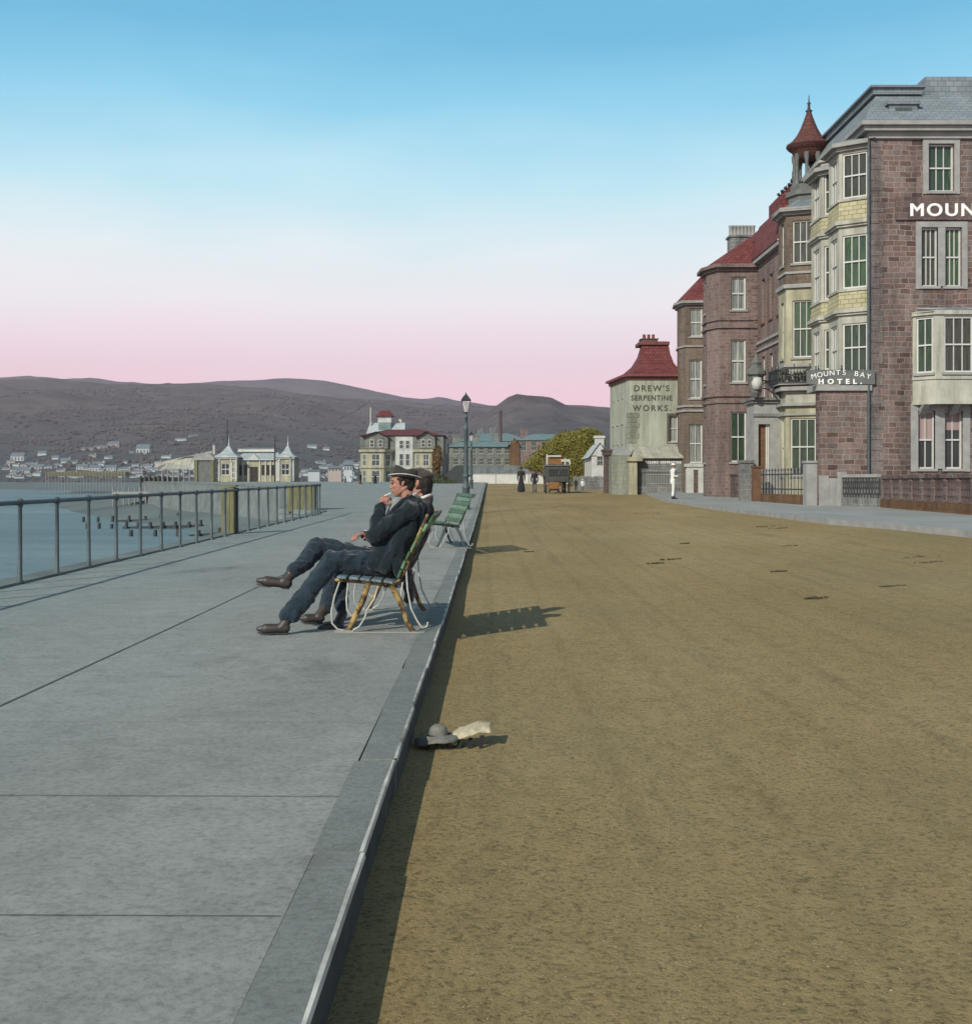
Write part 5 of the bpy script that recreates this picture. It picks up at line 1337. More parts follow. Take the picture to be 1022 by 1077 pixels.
lk = MB(); lk.add([(ax(394.5, Yk), Yk + .3, az(437.4, Yk)), (ax(413.5, Yk), Yk + .3, az(437.4, Yk)), (ax(413.5, Yk), Yk + 2.8, az(437.4, Yk)), (ax(394.5, Yk), Yk + 2.8, az(437.4, Yk)), (ax(399, Yk), Yk + 1.5, az(431, Yk)), (ax(409, Yk), Yk + 1.5, az(431, Yk))], [(0, 1, 5, 4), (1, 2, 5), (2, 3, 4, 5), (3, 0, 4), (3, 2, 1, 0)])
lk.build('lookout_roof', M['redtile'], vl)
lk = MB(); lk.tube([(ax(389, Yk), Yk + 1, az(446, Yk)), (ax(389, Yk), Yk + 1, az(428, Yk))], .09, 6); lk.box(ax(418, Yk), ax(421, Yk), Yk + 2, Yk + 3, az(446, Yk), az(440, Yk)); lk.build('chimney', M['lime'], vl)
iv = MB()
# stone terrace and its neighbours
simple_house('stone_terrace', 466, 547, 185, 508, 470, 463, 10, M['farstone'], M['tealslate'], 'long grey-green stone terrace with two rows of small windows, behind the street lamps', rows=(477, 489), ncol=9, chim=((480, 1.2, 459), (500, 1.2, 459), (522, 1.2, 458)), winw=.85, winh=1.0)
simple_house('pale_gabled_house', 456, 470, 165, 510, 466, 457, 9, M['farstone'], M['slate'], 'narrow greyish gabled house wedged between the villa and the stone terrace', gable=True, rows=(480,), ncol=2, winw=.5, winh=1.2)
simple_house('mauve_terrace', 545, 600, 215, 508, 463, 455, 12, M['mauvewall'], M['tealslate'], 'mauve and grey rendered houses with a blue-green roof behind the ivy-covered trees', rows=(474,), ncol=5, winw=1.0, winh=1.6, chim=((551, 1.3, 451),))
simple_house('orange_gabled_house', 536, 546, 182, 508, 468, 461, 6, M['orangestone'], M['slate'], 'thin orange-brown gable wall at the right-hand end of the stone terrace', rows=(), gable=True)
simple_house('far_long_roof', 480, 560, 330, 500, 464, 454, 25, M['farstone'], M['tealslate'], 'very distant long building whose blue-green roof shows above the stone terrace', rows=(), chim=((505, 1.5, 451), (518, 1.5, 450)))
# lean-to roofs and white wall
ls = empty('lean_to_shed', (ax(515, 140), 140, 1), 'low lean-to sheds with sloping slate roof behind the long white wall', 'shed')
p = MB(); YA = 140.0
p.add([(ax(470, YA), YA, az(499.5, YA)), (ax(560, YA), YA, az(499.5, YA)), (ax(553, YA), YA + 5, az(489.5, YA + 5)), (ax(488, YA), YA + 5, az(489.5, YA + 5)), (ax(560, YA), YA + 5, az(499.5, YA)), (ax(470, YA), YA + 5, az(499.5, YA))], [(0, 1, 2, 3), (1, 4, 2), (5, 0, 3)])
p.build('roof', M['farstone'], ls); p = MB(); p.box(ax(471, YA), ax(559, YA), YA + .1, YA + 5.4, .5, az(499.5, YA)); p.build('wall', M['farstone'], ls)
ww_ = empty('white_wall', (ax(530, 130), 130, 1.2), 'long low whitewashed wall crossing behind the street lamps at the end of the road', 'wall')
p = MB(); YB = 130.0
for a, b in ((488, 521), (521.6, 556), (556.6, 598)): p.box(ax(a, YB), ax(b, YB), YB, YB + .4, 0, az(498.6, YB))
p.build('wall', M['whitewash'], ww_); p = MB(); p.box(ax(487, YB), ax(599, YB), YB - .05, YB + .45, az(498.6, YB) + .003, az(498, YB)); p.build('coping', M['greytrim'], ww_)
sh = empty('dark_shed', (ax(477, 120), 120, 1), 'dark weathered shed with a slanting roof beside the villa, left of the lamp post', 'shed'); YS = 118.0
p = MB(); A = lambda x, y, d=0: (ax(x, YS), YS + d, az(y, YS))
p.add([A(466, 512), A(488, 512), A(488, 489), A(479, 489.5), A(466, 501), A(466, 512, 4), A(488, 512, 4), A(488, 489, 4), A(479, 489.5, 4), A(466, 501, 4)], [(0, 1, 2, 3, 4), (4, 3, 8, 9), (3, 2, 7, 8), (1, 6, 7, 2), (0, 4, 9, 5)]); p.build('wall', M['timber'], sh)
# white cottage with a gable, low walls beyond the cart
simple_house('white_cottage', 622, 640, 96, 514, 480, 466, 7, M['lime'], M['whiteslate'], 'small whitewashed cottage with a steep gable and chimney beside the works building', gable=True, rows=(490,), ncol=1, winw=.5, winh=.8, chim=((630, .7, 461),))
lw_ = MB(); YL = 92.0
for i in range(10):
    a = 603 + i * 3.7; lw_.box(ax(a, YL), ax(a + 3.8, YL) - .01, YL, YL + .5, 0, az(501 + 1.3 * mnoise.noise(Vector((i * .7, 0, 0))), YL))
lw_.build('rubble_wall', M['greystone'], label='low rough grey rubble wall below the ivy and the white cottage', cat='wall')
# distant works chimney
st = MB(); YC = 320.0; st.lathe([(.6, 0), (.42, az(435, YC) - 1), (.55, az(434, YC) - 1), (.55, az(432, YC) - 1)], (ax(526, YC), YC, 1), 10)
st.build('smokestack', M['darkstone'], label='tall thin dark factory chimney in front of the rocky hill', cat='chimney')

# ---------------------------------------------------------------- ivy-covered trees
def leaf_mat(name, c1, c2, c3):
    m, n, l, b = new_mat(name, .75, .2)
    oi = n.new('ShaderNodeNewGeometry'); 
    r = ramp(n, l, oi.outputs['Random Per Island'], [(0, c1), (.5, c2), (1, c3)])
    l.new(r, b.inputs['Base Color'])
    return m
M['leaf'] = leaf_mat('olive_leaves', (.09, .09, .018), (.16, .15, .026), (.22, .20, .036))
M['leafd'] = leaf_mat('dark_leaves', (.03, .04, .02), (.06, .07, .03), (.09, .10, .05))
def crown(parent, blobs, n, size, mat, seed=1, name='crown'):
    rg = random.Random(seed); mb = MB(); tot = sum(b[3] * b[4] * b[5] for b in blobs)
    for bx, by, bz, rx_, ry_, rz_ in blobs:
        k = int(n * rx_ * ry_ * rz_ / tot)
        for _ in range(k):
            v = Vector((rg.gauss(0, 1), rg.gauss(0, 1), rg.gauss(0, 1))).normalized() * rg.uniform(.35, 1.0) ** .45
            q = 1 + .28 * mnoise.noise(v * 2.2 + Vector((bx, by, bz)))
            c = Vector((bx + v.x * rx_ * q, by + v.y * ry_ * q, bz + v.z * rz_ * q))
            if mnoise.noise(c * 1.1) < -.42: continue
            a = Vector((rg.gauss(0, 1), rg.gauss(0, 1), rg.gauss(0, 1))).normalized(); b = a.cross(v if abs(a.dot(v)) < .9 else Vector((0, 0, 1))).normalized()
            s = size * rg.uniform(.5, 1.3)
            mb.add([c - a * s, c + b * s * .5, c + a * s, c - b * s * .5], [(0, 1, 2, 3)])
    return mb.build(name, mat, parent)
YT = 108.0
def bush(name, px, label, blobs, n, size, mat, seed, group=None):
    X = ax(px, YT); e = empty(name, (X, YT, 1.0), label, 'tree', group)
    p = MB()
    for k in range(5):
        a = k * 1.256; p.tube([(X + .15 * math.cos(a), YT + .15 * math.sin(a), .6), (X + .5 * math.cos(a), YT + .4 * math.sin(a), 2.2), (X + 1.3 * math.cos(a), YT + .8 * math.sin(a), 3.9)], [.2, .13, .05], 6)
    p.build('trunk', M['brownwood'], e)
    bl = [(ax(x, YT + dy), YT + dy, az(y, YT), rx_, ry_, rz_) for x, y, dy, rx_, ry_, rz_ in blobs]
    crown(e, bl, n, size, mat, seed); return e
bush('ivy_clad_tree', 617, 'dense upright olive-green ivy-clad tree beside the white cottage, tallest of the green mass', [(614, 464, 0, 1.5, 1.2, 1.25), (625, 465, .5, .9, 1.2, 1.3), (617, 484, 0, 1.3, 1.2, 1.8), (626, 488, 0, .7, 1.0, 2.0), (608, 472, 0, 1.0, 1.2, 1.2), (611, 490, 0, .9, 1, 1.4), (620, 500, 0, 1.1, 1, 1.0)], 26000, .085, M['leaf'], 3, 'olive-green trees behind the cart')
bush('spreading_tree', 590, 'broad olive-green tree spreading low to the left, behind the horse cart', [(597, 467, 0, 1.5, 1.3, 1.25), (582, 473, 0, 1.5, 1.2, 1.05), (570, 483, 0, 1.2, 1.2, .8), (559, 489, 0, 1.0, 1.0, .5), (603, 483, 0, 1.3, 1.2, 1.5), (590, 488, 0, 1.5, 1.2, 1.2), (575, 492, 0, 1.4, 1.2, .8), (600, 494, 0, 1.2, 1, 1.0), (605, 503, 0, 1.1, 1, .9), (588, 500, .5, 1.1, .9, .8)], 28000, .085, M['leaf'], 5, 'olive-green trees behind the cart')
e = empty('dark_shrub', (ax(460, 119), 119, 1), 'dark green shrub at the foot of the weathered shed', 'shrub'); crown(e, [(ax(462, 118), 118, az(506, 118), 1.0, .7, .6), (ax(470, 117.5), 117.5, az(509, 118), .9, .6, .4)], 2500, .09, M['leafd'], 9, 'foliage')
e = empty('climbing_ivy', (ax(457, 148), 148, 1), 'orange-brown creeper growing up the right-hand end of the villa', 'creeper'); crown(e, [(ax(460, 148), 148.2, az(482, 148), .7, .35, 1.7), (ax(459, 148), 148.2, az(494, 148), .5, .3, .9)], 2500, .10, leaf_mat('rust_leaves', (.09, .055, .02), (.14, .085, .03), (.17, .12, .045)), 12, 'foliage')

# ---------------------------------------------------------------- seaside pavilion on the promenade
PV = 150.0; Zp_ = lambda y: az(y, PV)
pv = empty('pavilion', (ax(268, PV), PV, 1.2), 'ornate low yellow and white seaside pavilion with two pyramid-roofed corner blocks', 'pavilion')
def pblock(xa, xb, Y, yt, nm='corner_block', mat='yellowcream'):
    A0, A1 = ax(xa, Y), ax(xb, Y); f = Fr((A0, Y), (A1, Y)); p = MB(); zb = az(506, Y); zt = az(yt, Y)
    c = f.L / 2
    ho = [(c - .55, c + .55, az(500, Y), az(487, Y))]
    wall_face(p, f, zb - 2.5, zt, ho); wall_face(p, Fr((A1, Y), (A1, Y + 4)), zb - 2.5, zt); wall_face(p, Fr((A0, Y + 4), (A0, Y)), zb - 2.5, zt)
    o = p.build(nm, M[mat], pv)
    window(pv, f, *ho[0], pane='glassd', bars=1, inset=.1, frame='lime', fw=.12, bw=.08, sill=False)
    q = MB(); 
    q.tube([f.P(c + .75 * math.cos(t), .05, az(487, Y) + .1 + .75 * math.sin(t)) for t in [k * math.pi / 8 for k in range(9)]], .1, 5)
    for s_ in (.08, f.L - .08, c - .75, c + .75): q.obox(f, s_ - .1, s_ + .1, .003, .1, zb, az(487, Y) + (.1 if abs(s_ - c) < 1 else .8))
    for yy in (504, 498, 492, 486): q.obox(f, 0, c - .87, .003, .07, az(yy, Y), az(yy - 1.6, Y)); q.obox(f, c + .87, f.L, .003, .07, az(yy, Y), az(yy - 1.6, Y))
    q.obox(f, -.1, f.L + .1, .003, .2, zt - .15, zt + .1); q.build('white_dressing', M['lime'], pv)
    return A0, A1
for xa, xb in ((225, 249), (291, 309)):
    A0, A1 = pblock(xa, xb, PV - 1.5, 481)
    c = (A0 + A1) / 2; h = (A1 - A0) / 2; Y = PV - 1.5; r_ = MB()
    r_.add([(c - h - .3, Y - .3, az(481, Y)), (c + h + .3, Y - .3, az(481, Y)), (c + h + .3, Y + 4.2, az(481, Y)), (c - h - .3, Y + 4.2, az(481, Y)), (c - h * .45, Y + 1.2, az(475.5, Y)), (c + h * .45, Y + 1.2, az(475.5, Y)), (c + h * .45, Y + 2.8, az(475.5, Y)), (c - h * .45, Y + 2.8, az(475.5, Y))],
           [(0, 1, 5, 4), (1, 2, 6, 5), (2, 3, 7, 6), (3, 0, 4, 7)])
    r_.add([(c - h * .5, Y + 1.1, az(475.5, Y)), (c + h * .5, Y + 1.1, az(475.5, Y)), (c + h * .5, Y + 2.9, az(475.5, Y)), (c - h * .5, Y + 2.9, az(475.5, Y)), (c, Y + 2, az(467, Y))], [(0, 1, 4), (1, 2, 4), (2, 3, 4), (3, 0, 4)])
    r_.build('pyramid_roof', M['whiteslate'], pv)
    q = MB(); q.box(c - h * .55, c + h * .55, Y + 1.05, Y + 1.09, az(476.3, Y), az(475.2, Y)); q.lathe([(.12, 0), (.05, .3), (.02, 1.0)], (c, Y + 2, az(467.3, Y)), 6); q.build('finial', M['lime'], pv)
Ym = PV; f = Fr((ax(249, Ym), Ym), (ax(291, Ym), Ym)); p = MB(); ho = []
for s_ in (.45, 1.05, 3.2, 3.8, 4.4): ho.append((s_ - .2, s_ + .2, az(500, Ym), az(489, Ym)))
ho.append((1.6, 2.6, az(507, Ym), az(491, Ym)))
wall_face(p, f, -1, az(484, Ym), ho); p.build('wall', M['yellowcream'], pv)
for h_ in ho: window(pv, f, *h_, pane='glassd', bars=0 if h_[1] - h_[0] < .5 else 1, inset=.1, frame='brownwood', fw=.06, sill=False)
q = MB()
for s_ in (.15, .75, 1.4, 2.8, 3.5, 4.1, 4.75): q.obox(f, s_ - .08, s_ + .08, .003, .1, 1.2, az(484.5, Ym))
q.obox(f, 0, f.L, .003, .18, az(484.5, Ym), az(483, Ym)); q.add([f.P(1.3, .15, az(484, Ym)), f.P(2.9, .15, az(484, Ym)), f.P(2.1, .15, az(477, Ym)), f.P(1.3, -.5, az(484, Ym)), f.P(2.9, -.5, az(484, Ym)), f.P(2.1, -.5, az(477, Ym))], [(0, 1, 2), (3, 5, 4), (0, 2, 5, 3), (1, 4, 5, 2)])
q.build('white_dressing', M['lime'], pv)
r_ = MB(); A0, A1 = ax(247, Ym), ax(293, Ym); r_.add([(A0, Ym - .3, az(484, Ym)), (A1, Ym - .3, az(484, Ym)), (A1 - .5, Ym + 3, az(475, Ym)), (A0 + .5, Ym + 3, az(475, Ym)), (A0, Ym + 7, az(484, Ym)), (A1, Ym + 7, az(484, Ym))], [(0, 1, 2, 3), (3, 2, 5, 4), (0, 3, 4), (1, 5, 2)]); ro = r_.build('roof', M['whiteslate'], pv)
q = MB(); q.box(ax(251, Ym + 3), ax(289, Ym + 3), Ym + 2.5, Ym + 3.5, az(475.2, Ym + 3), az(472, Ym + 3)); q.build('roof_lantern', M['whitewash'], ro)
q = MB(); q.box(ax(250, Ym + 3), ax(290, Ym + 3), Ym + 2.4, Ym + 3.6, az(472, Ym + 3) + .003, az(471, Ym + 3)); q.build('roof_lantern_cap', M['slate'], ro)
for (x, Y, y0, y1, r, lab) in ((239, 156, 480, 441, .10, 'tall thin flagpole rising behind the left corner block of the pavilion'), (289, 146, 508, 459, .12, 'dark mast standing just in front of the right corner block of the pavilion')):
    q = MB(); q.tube([(ax(x, Y), Y, az(y0, Y) - 2), (ax(x, Y), Y, az(y1, Y))], [r, r * .6], 6); q.build('flagpole', M['timber'], label=lab, cat='flagpole')
# dark entrance kiosk and pier
kk = empty('pier_kiosk', (ax(214, 152), 152, 1), 'dark grey arched kiosk at the landward end of the pier, just left of the pavilion', 'kiosk')
YQ = 148.0; f = Fr((ax(204, YQ), YQ), (ax(225, YQ), YQ)); p = MB(); wall_face(p, f, -2, az(484, YQ)); wall_face(p, Fr((ax(204, YQ), YQ + 3), (ax(204, YQ), YQ)), -2, az(484, YQ)); p.build('wall', M['signgrey'], kk)
p = MB(); c = (ax(204, YQ) + ax(225, YQ)) / 2; h = (ax(225, YQ) - ax(204, YQ)) / 2
vs = []; n = 10
for yy in (YQ - .2, YQ + 3):
    for k in range(n + 1): a = math.pi * k / n; vs.append((c - (h + .1) * math.cos(a), yy, az(484, YQ) + .9 * math.sin(a)))
p.add(vs, [(k, k + 1, n + 2 + k, n + 1 + k) for k in range(n)] + [tuple(range(n + 1))], 0); p.build('roof', M['greytrim'], kk)
q = MB()
for s_ in (.25, f.L - .2): q.obox(f, s_ - .18, s_ + .18, .003, .14, -2, az(484, YQ))
q.build('pier_post', M['yellowpaint'], kk)
pr = empty('pier', (ax(185, 165), 165, 0), 'long low iron pier with a cream sloping roof reaching left from the kiosk', 'pier')
p = MB(); XA, XB = ax(120, 165), ax(212, 165)
p.box(XA, XB, 164, 169, -.2, .1); p.build('deck', M['greytrim'], pr)
p = MB(); A = lambda x, y, Y: (ax(x, Y), Y, az(y, Y))
p.add([A(169, 493.5, 165), A(208, 493.5, 165), A(208, 481, 168), A(196, 482, 168), A(176, 486, 168)], [(0, 1, 2, 3, 4)]); p.add([A(163, 487, 168), A(196, 480, 168), A(223, 474, 169), A(223, 479, 169), A(208, 483, 168), A(163, 492, 168)], [(0, 5, 4, 3, 2, 1)]); p.build('roof', M['cream'], pr)
p = MB(); p.box(ax(205, 168), ax(224, 168), 168.5, 172, 0, az(477, 168)); p.box(ax(223, 168), ax(225.5, 168), 168.3, 169, 0, az(468, 168)); p.build('hall', M['cream'], pr)
for i in range(17):
    X = XA + (XB - XA) * i / 16; q = MB(); q.tube([(X, 164.4, SZ - .5), (X, 164.4, az(494, 165) if i > 8 else .7)], .09, 5); q.build('pile', M['greytrim'], pr)
# yellow landing stage far out
for (x0, x1, Y, ya, yb, lab) in ((148, 183, 175, 507, 502, 'short yellow-brown landing stage on dark piles below the pier'), (48, 132, 420, 502.5, 496, 'long yellow-tinted quay wall low across the bay at left')):
    e = empty('quay', ((ax(x0, Y) + ax(x1, Y)) / 2, Y, SZ), lab, 'quay'); p = MB()
    p.box(ax(x0, Y), ax(x1, Y), Y, Y + 4, az(ya if Y < 200 else 501, Y), az(yb, Y)); p.build('deck', M['yellowpaint'], e)
    n = 8 if Y < 200 else 26
    for i in range(n):
        q = MB(); X = ax(x0 + .5, Y) + (ax(x1 - .5, Y) - ax(x0 + .5, Y)) * i / (n - 1); q.tube([(X, Y - .3, SZ - 1), (X, Y - .3, az(yb - 1.5, Y) if Y < 200 else az(yb + .5, Y))], .14 if Y < 200 else .10, 5); q.build('pile', M['timber' if Y < 200 else 'greytrim'], e)
# ---------------------------------------------------------------- town across the bay
M['townwall'] = mk('distant_white_wall', (.40, .44, .45), .9, .15, .1, 0)
M['townwall2'] = mk('distant_pinkish_wall', (.36, .31, .28), .9, .15, .1, 0)
M['townroof'] = mk('distant_slate', (.12, .16, .175), .9, .2, .1, 0)
tn = [(18, 476, 14, 9, 0, 1000, 'blue-white house half cut by the left edge of the view'), (22, 491, 20, 7, 1, 800, 'pinkish low building near the water at the far left'),
      (44, 474, 9, 6, 0, 1050, 'small white house right of the far-left blue-white one'), (58, 479, 7, 5, 0, 1000, 'tiny white gabled house above the far-left slipway'), (40, 488, 12, 6, 1, 820, 'pinkish shed with pale roof at the harbour, far left'),
      (52, 489, 16, 4, 0, 800, 'long low white shed at the water, far left'), (68, 483, 8, 5, 0, 900, 'small white house at the foot of the long terrace on the hill'), (92, 470, 14, 4, 1, 1150, 'lower end of the long pinkish terrace on the hillside'),
      (106, 468, 14, 4, 1, 1150, 'middle of the long pinkish terrace on the hillside'), (119, 464, 12, 7, 1, 1150, 'square pinkish block at the top of the long hillside terrace'), (150, 467, 14, 11, 0, 1000, 'largest white gabled house standing alone on the hillside'),
      (138, 474, 6, 4, 0, 1000, 'small pale house left of the largest white house'), (190, 460, 12, 4, 0, 1200, 'pale hillside cottage above the pier'), (203, 457, 10, 4, 0, 1250, 'pale hillside cottage up and right of the one above the pier'),
      (86, 488, 12, 6, 0, 820, 'pale blue-grey warehouse at the water, left of the harbour row'), (100, 489, 12, 7, 0, 800, 'pale blue-grey warehouse with upright windows by the water'), (116, 489, 12, 6, 0, 810, 'pale warehouse right of the one with upright windows'),
      (133, 491, 12, 5, 0, 800, 'low pale building left of the pier end'), (328, 467, 10, 5, 0, 1100, 'pale hillside house between the pavilion and the villa'), (343, 470, 7, 4, 0, 1000, 'smaller pale house right of it, left of the villa'),
      (352, 490, 14, 6, 1, 420, 'low grey-roofed house left of the villa'), (366, 484, 9, 12, 0, 250, 'tall pale turquoise and white house at the left side of the villa'), (330, 494, 12, 4, 0, 500, 'low pale hut between the pavilion and the villa')]
for (x, yt, wpx, hpx, k, Y, lab) in tn:
    if Y >= 800:                       # stand it where the sight line meets the hillside
        Y = 845.0
        while Y < 1900 and az(yt + hpx, Y) > hill_z(RIDGE, 840, 2300, ax(x, Y), Y): Y += 5
    W_ = wpx * Y / F; zt = az(yt, Y); zb = az(yt + hpx, Y) - 3; X = ax(x, Y)
    e = empty('town_house', (X, Y, zb), lab, 'house', 'houses across the bay'); zr = zt; ze = zb + 3 + (zt - zb - 3) * .58
    p = MB(); p.box(X - W_ / 2, X + W_ / 2, Y, Y + W_ * .6, zb - 6, ze); p.build('wall', M['townwall2'] if k else M['townwall'], e)
    r_ = MB(); r_.add([(X - W_ / 2 - .3, Y - .4, ze), (X + W_ / 2 + .3, Y - .4, ze), (X + W_ / 2, Y + W_ * .3, zr), (X - W_ / 2, Y + W_ * .3, zr), (X + W_ / 2, Y + W_ * .6, ze), (X - W_ / 2, Y + W_ * .6, ze)], [(0, 1, 2, 3), (3, 2, 4, 5), (0, 3, 5), (1, 4, 2)]); r_.build('roof', M['townroof'], e)
    if wpx * hpx > 60:
        wq = MB(); nw = max(2, int(wpx / 3))
        for i in range(nw):
            c = X - W_ / 2 + W_ * (i + .5) / nw; wq.box(c - W_ / nw * .2, c + W_ / nw * .2, Y - .08, Y - .02, zb + 3 + (ze - zb - 3) * .25, zb + 3 + (ze - zb - 3) * .75)
        wq.build('window_row', M['glassf'], e)
rg2 = random.Random(21); made = None
for i in range(190):
    X_ = rg2.uniform(2, 376); hgt = rg2.uniform(2.2, 4.6); yb = 505 - abs(rg2.gauss(0, 9)) - hgt * .3
    if 222 < X_ < 312 and rg2.random() < .7: continue
    Y = 845.0
    while Y < 1900 and az(yb, Y) > hill_z(RIDGE, 840, 2300, ax(X_, Y), Y): Y += 6
    zg = hill_z(RIDGE, 840, 2300, ax(X_, Y), Y); k = hgt * Y / F / 5
    if made is None:
        e0 = empty('cottage', (0, 0, 0), 'tiny pale cottage among the crowd of houses at the foot of the hills', 'house', 'tiny cottages at the foot of the hills')
        p = MB(); p.box(-5, 5, 0, 5, -2, 3.2); p.add([(-5, 0, 3.2), (-5, 5, 3.2), (-5, 2.5, 5), (5, 0, 3.2), (5, 5, 3.2), (5, 2.5, 5)], [(0, 2, 1), (3, 4, 5)]); p.build('wall', M['townwall'], e0)
        p = MB(); p.add([(-5.3, -.3, 3.1), (5.3, -.3, 3.1), (5.3, 2.5, 5.1), (-5.3, 2.5, 5.1), (5.3, 5.3, 3.1), (-5.3, 5.3, 3.1)], [(0, 1, 2, 3), (3, 2, 4, 5)]); p.build('roof', M['townroof'], e0)
        p = MB(); p.box(3.5, 4.6, 2, 3, 4, 6); p.build('chimney', M['townwall'], e0); made = e0; c = e0
    else: c = copy_tree(made)
    c.location = (ax(X_, Y), Y, zg); c.scale = (k * rg2.uniform(.7, 1.7), k, k); c.rotation_euler = (0, 0, rg2.uniform(-.5, .5))
    if rg2.random() < .45:
        for ch_ in kids(c):
            if ch_.name.startswith('wall') and ch_.data.users > 1: ch_.data = wall2 if 'wall2' in globals() else ch_.data.copy(); wall2 = ch_.data; ch_.data.materials[0] = M['townwall2']
# ---------------------------------------------------------------- figures
def cap_(p0, p1, r0, r1, f=(1, 1, 1)): return ('c', Vector(p0), Vector(p1), r0, r1, f)
def ell_(c, r, rot=None): return ('e', Vector(c), r, rot)
def blob(name, parts, voxel, mat, parent, smooth=3, fold=None, **kw):
    "one continuous skin grown over tapered limbs and masses"
    mb = MB()
    for q in parts:
        if q[0] == 'c':
            _, a, b, r0, r1, f = q; d = b - a; L = d.length; d.normalize(); n = 14
            t = d.orthogonal().normalized(); s = d.cross(t); rings = []
            prof = []
            for k in range(1, 6): th = math.pi / 2 * k / 6; prof.append((-r0 * math.cos(th), r0 * math.sin(th)))
            prof.append((0, r0)); prof.append((L, r1))
            for k in range(5, 0, -1): th = math.pi / 2 * k / 6; prof.append((L + r1 * math.cos(th), r1 * math.sin(th)))
            vs = [a - d * r0]
            for (z, r) in prof:
                for k in range(n):
                    th = 2 * math.pi * k / n; v = (t * math.cos(th) + s * math.sin(th)) * r
                    vs.append(a + d * z + Vector((v.x * f[0], v.y * f[1], v.z * f[2])))
            vs.append(b + d * r1); m = len(prof)
            fs = [(0, 1 + (k + 1) % n, 1 + k) for k in range(n)]
            fs += [(1 + i * n + k, 1 + i * n + (k + 1) % n, 1 + (i + 1) * n + (k + 1) % n, 1 + (i + 1) * n + k) for i in range(m - 1) for k in range(n)]
            fs += [(1 + (m - 1) * n + k, 1 + (m - 1) * n + (k + 1) % n, 1 + m * n) for k in range(n)]
            mb.add(vs, fs)
        else:
            _, c, r, rot = q; t = MB(); t.ball((0, 0, 0), r, 12)
            vs = [(rot @ v if rot else v) + c for v in t.v]; mb.add(vs, t.f)
    me = bpy.data.meshes.new('tmp'); me.from_pydata([tuple(v) for v in mb.v], [], mb.f); o = bpy.data.objects.new('tmp', me); COL.objects.link(o)
    r = o.modifiers.new('r', 'REMESH'); r.mode = 'VOXEL'; r.voxel_size = voxel; r.adaptivity = 0
    sm_ = o.modifiers.new('s', 'SMOOTH'); sm_.iterations = smooth; sm_.factor = .5
    dg = bpy.context.evaluated_depsgraph_get(); dg.update(); m2 = bpy.data.meshes.new_from_object(o.evaluated_get(dg))
    bpy.data.objects.remove(o); bpy.data.meshes.remove(me); m2.name = name
    m2.materials.clear(); m2.materials.append(mat)
    if fold:
        amp, sc_, st = fold; nn = [v.normal.copy() for v in m2.vertices]
        for v, n_ in zip(m2.vertices, nn):
            p = Vector((v.co.x * st[0], v.co.y * st[1], v.co.z * st[2])) * sc_
            a = abs(mnoise.noise(p)) ; b = mnoise.noise(p * 2.3 + Vector((5, 1, 2)))
            v.co += n_ * amp * (.8 - 3.0 * a + .5 * b - .9 * abs(mnoise.noise(p * 3.7 + Vector((1, 7, 3)))))
    m2.polygons.foreach_set('use_smooth', [True] * len(m2.polygons))
    ob = bpy.data.objects.new(name, m2); COL.objects.link(ob)
    if parent: ob.parent = parent; m2.transform(Matrix.Translation(-world_loc(parent)))
    return tag(ob, **kw)
def cloth(name, col, rough=.9, sc_=140):
    m, n, l, b = new_mat(name, rough, .15); v = coord(n, l, 'Object')
    c = ramp(n, l, noise_tex(n, l, v, 7, 4), [(.3, sc(col, .7)), (.6, col), (.8, sc(col, 1.35))]); l.new(c, b.inputs['Base Color'])
    b.inputs['Sheen Weight'].default_value = .25; bump(n, l, b, noise_tex(n, l, v, sc_, 3), .4, .003); return m
M['skin'] = mk('weathered_skin', (.31, .155, .11), .6, .14, 18, .1)
M['navy'] = cloth('navy_serge', (.008, .016, .022)); M['navy2'] = cloth('blue_grey_trouser_cloth', (.014, .027, .038))
M['browncoat'] = cloth('dark_brown_coat', (.036, .031, .031)); M['shirt'] = cloth('white_linen', (.62, .62, .58)); M['greyvest'] = cloth('pale_grey_cloth', (.23, .25, .24))
M['shoe'] = mk('worn_brown_leather', (.040, .034, .030), .48, .35, 12, .15, spec=.4); M['felt'] = cloth('dark_felt', (.035, .034, .033)); M['hatband'] = cloth('black_band', (.012, .012, .013))
M['hair'] = mk('dark_hair', (.016, .012, .010), .7, .4, 40, .5, fine=150); M['brim'] = mk('pale_brim_edge', (.40, .38, .34), .7, .2, 20, .1)
M['whitecloth'] = cloth('white_cotton', (.62, .64, .60)); M['blackcloth'] = cloth('black_cloth', (.02, .022, .024)); M['greycloth'] = cloth('grey_cloth', (.10, .11, .11)); M['eye'] = mk('eye_dark', (.02, .015, .012), .2, .1, 5, 0)

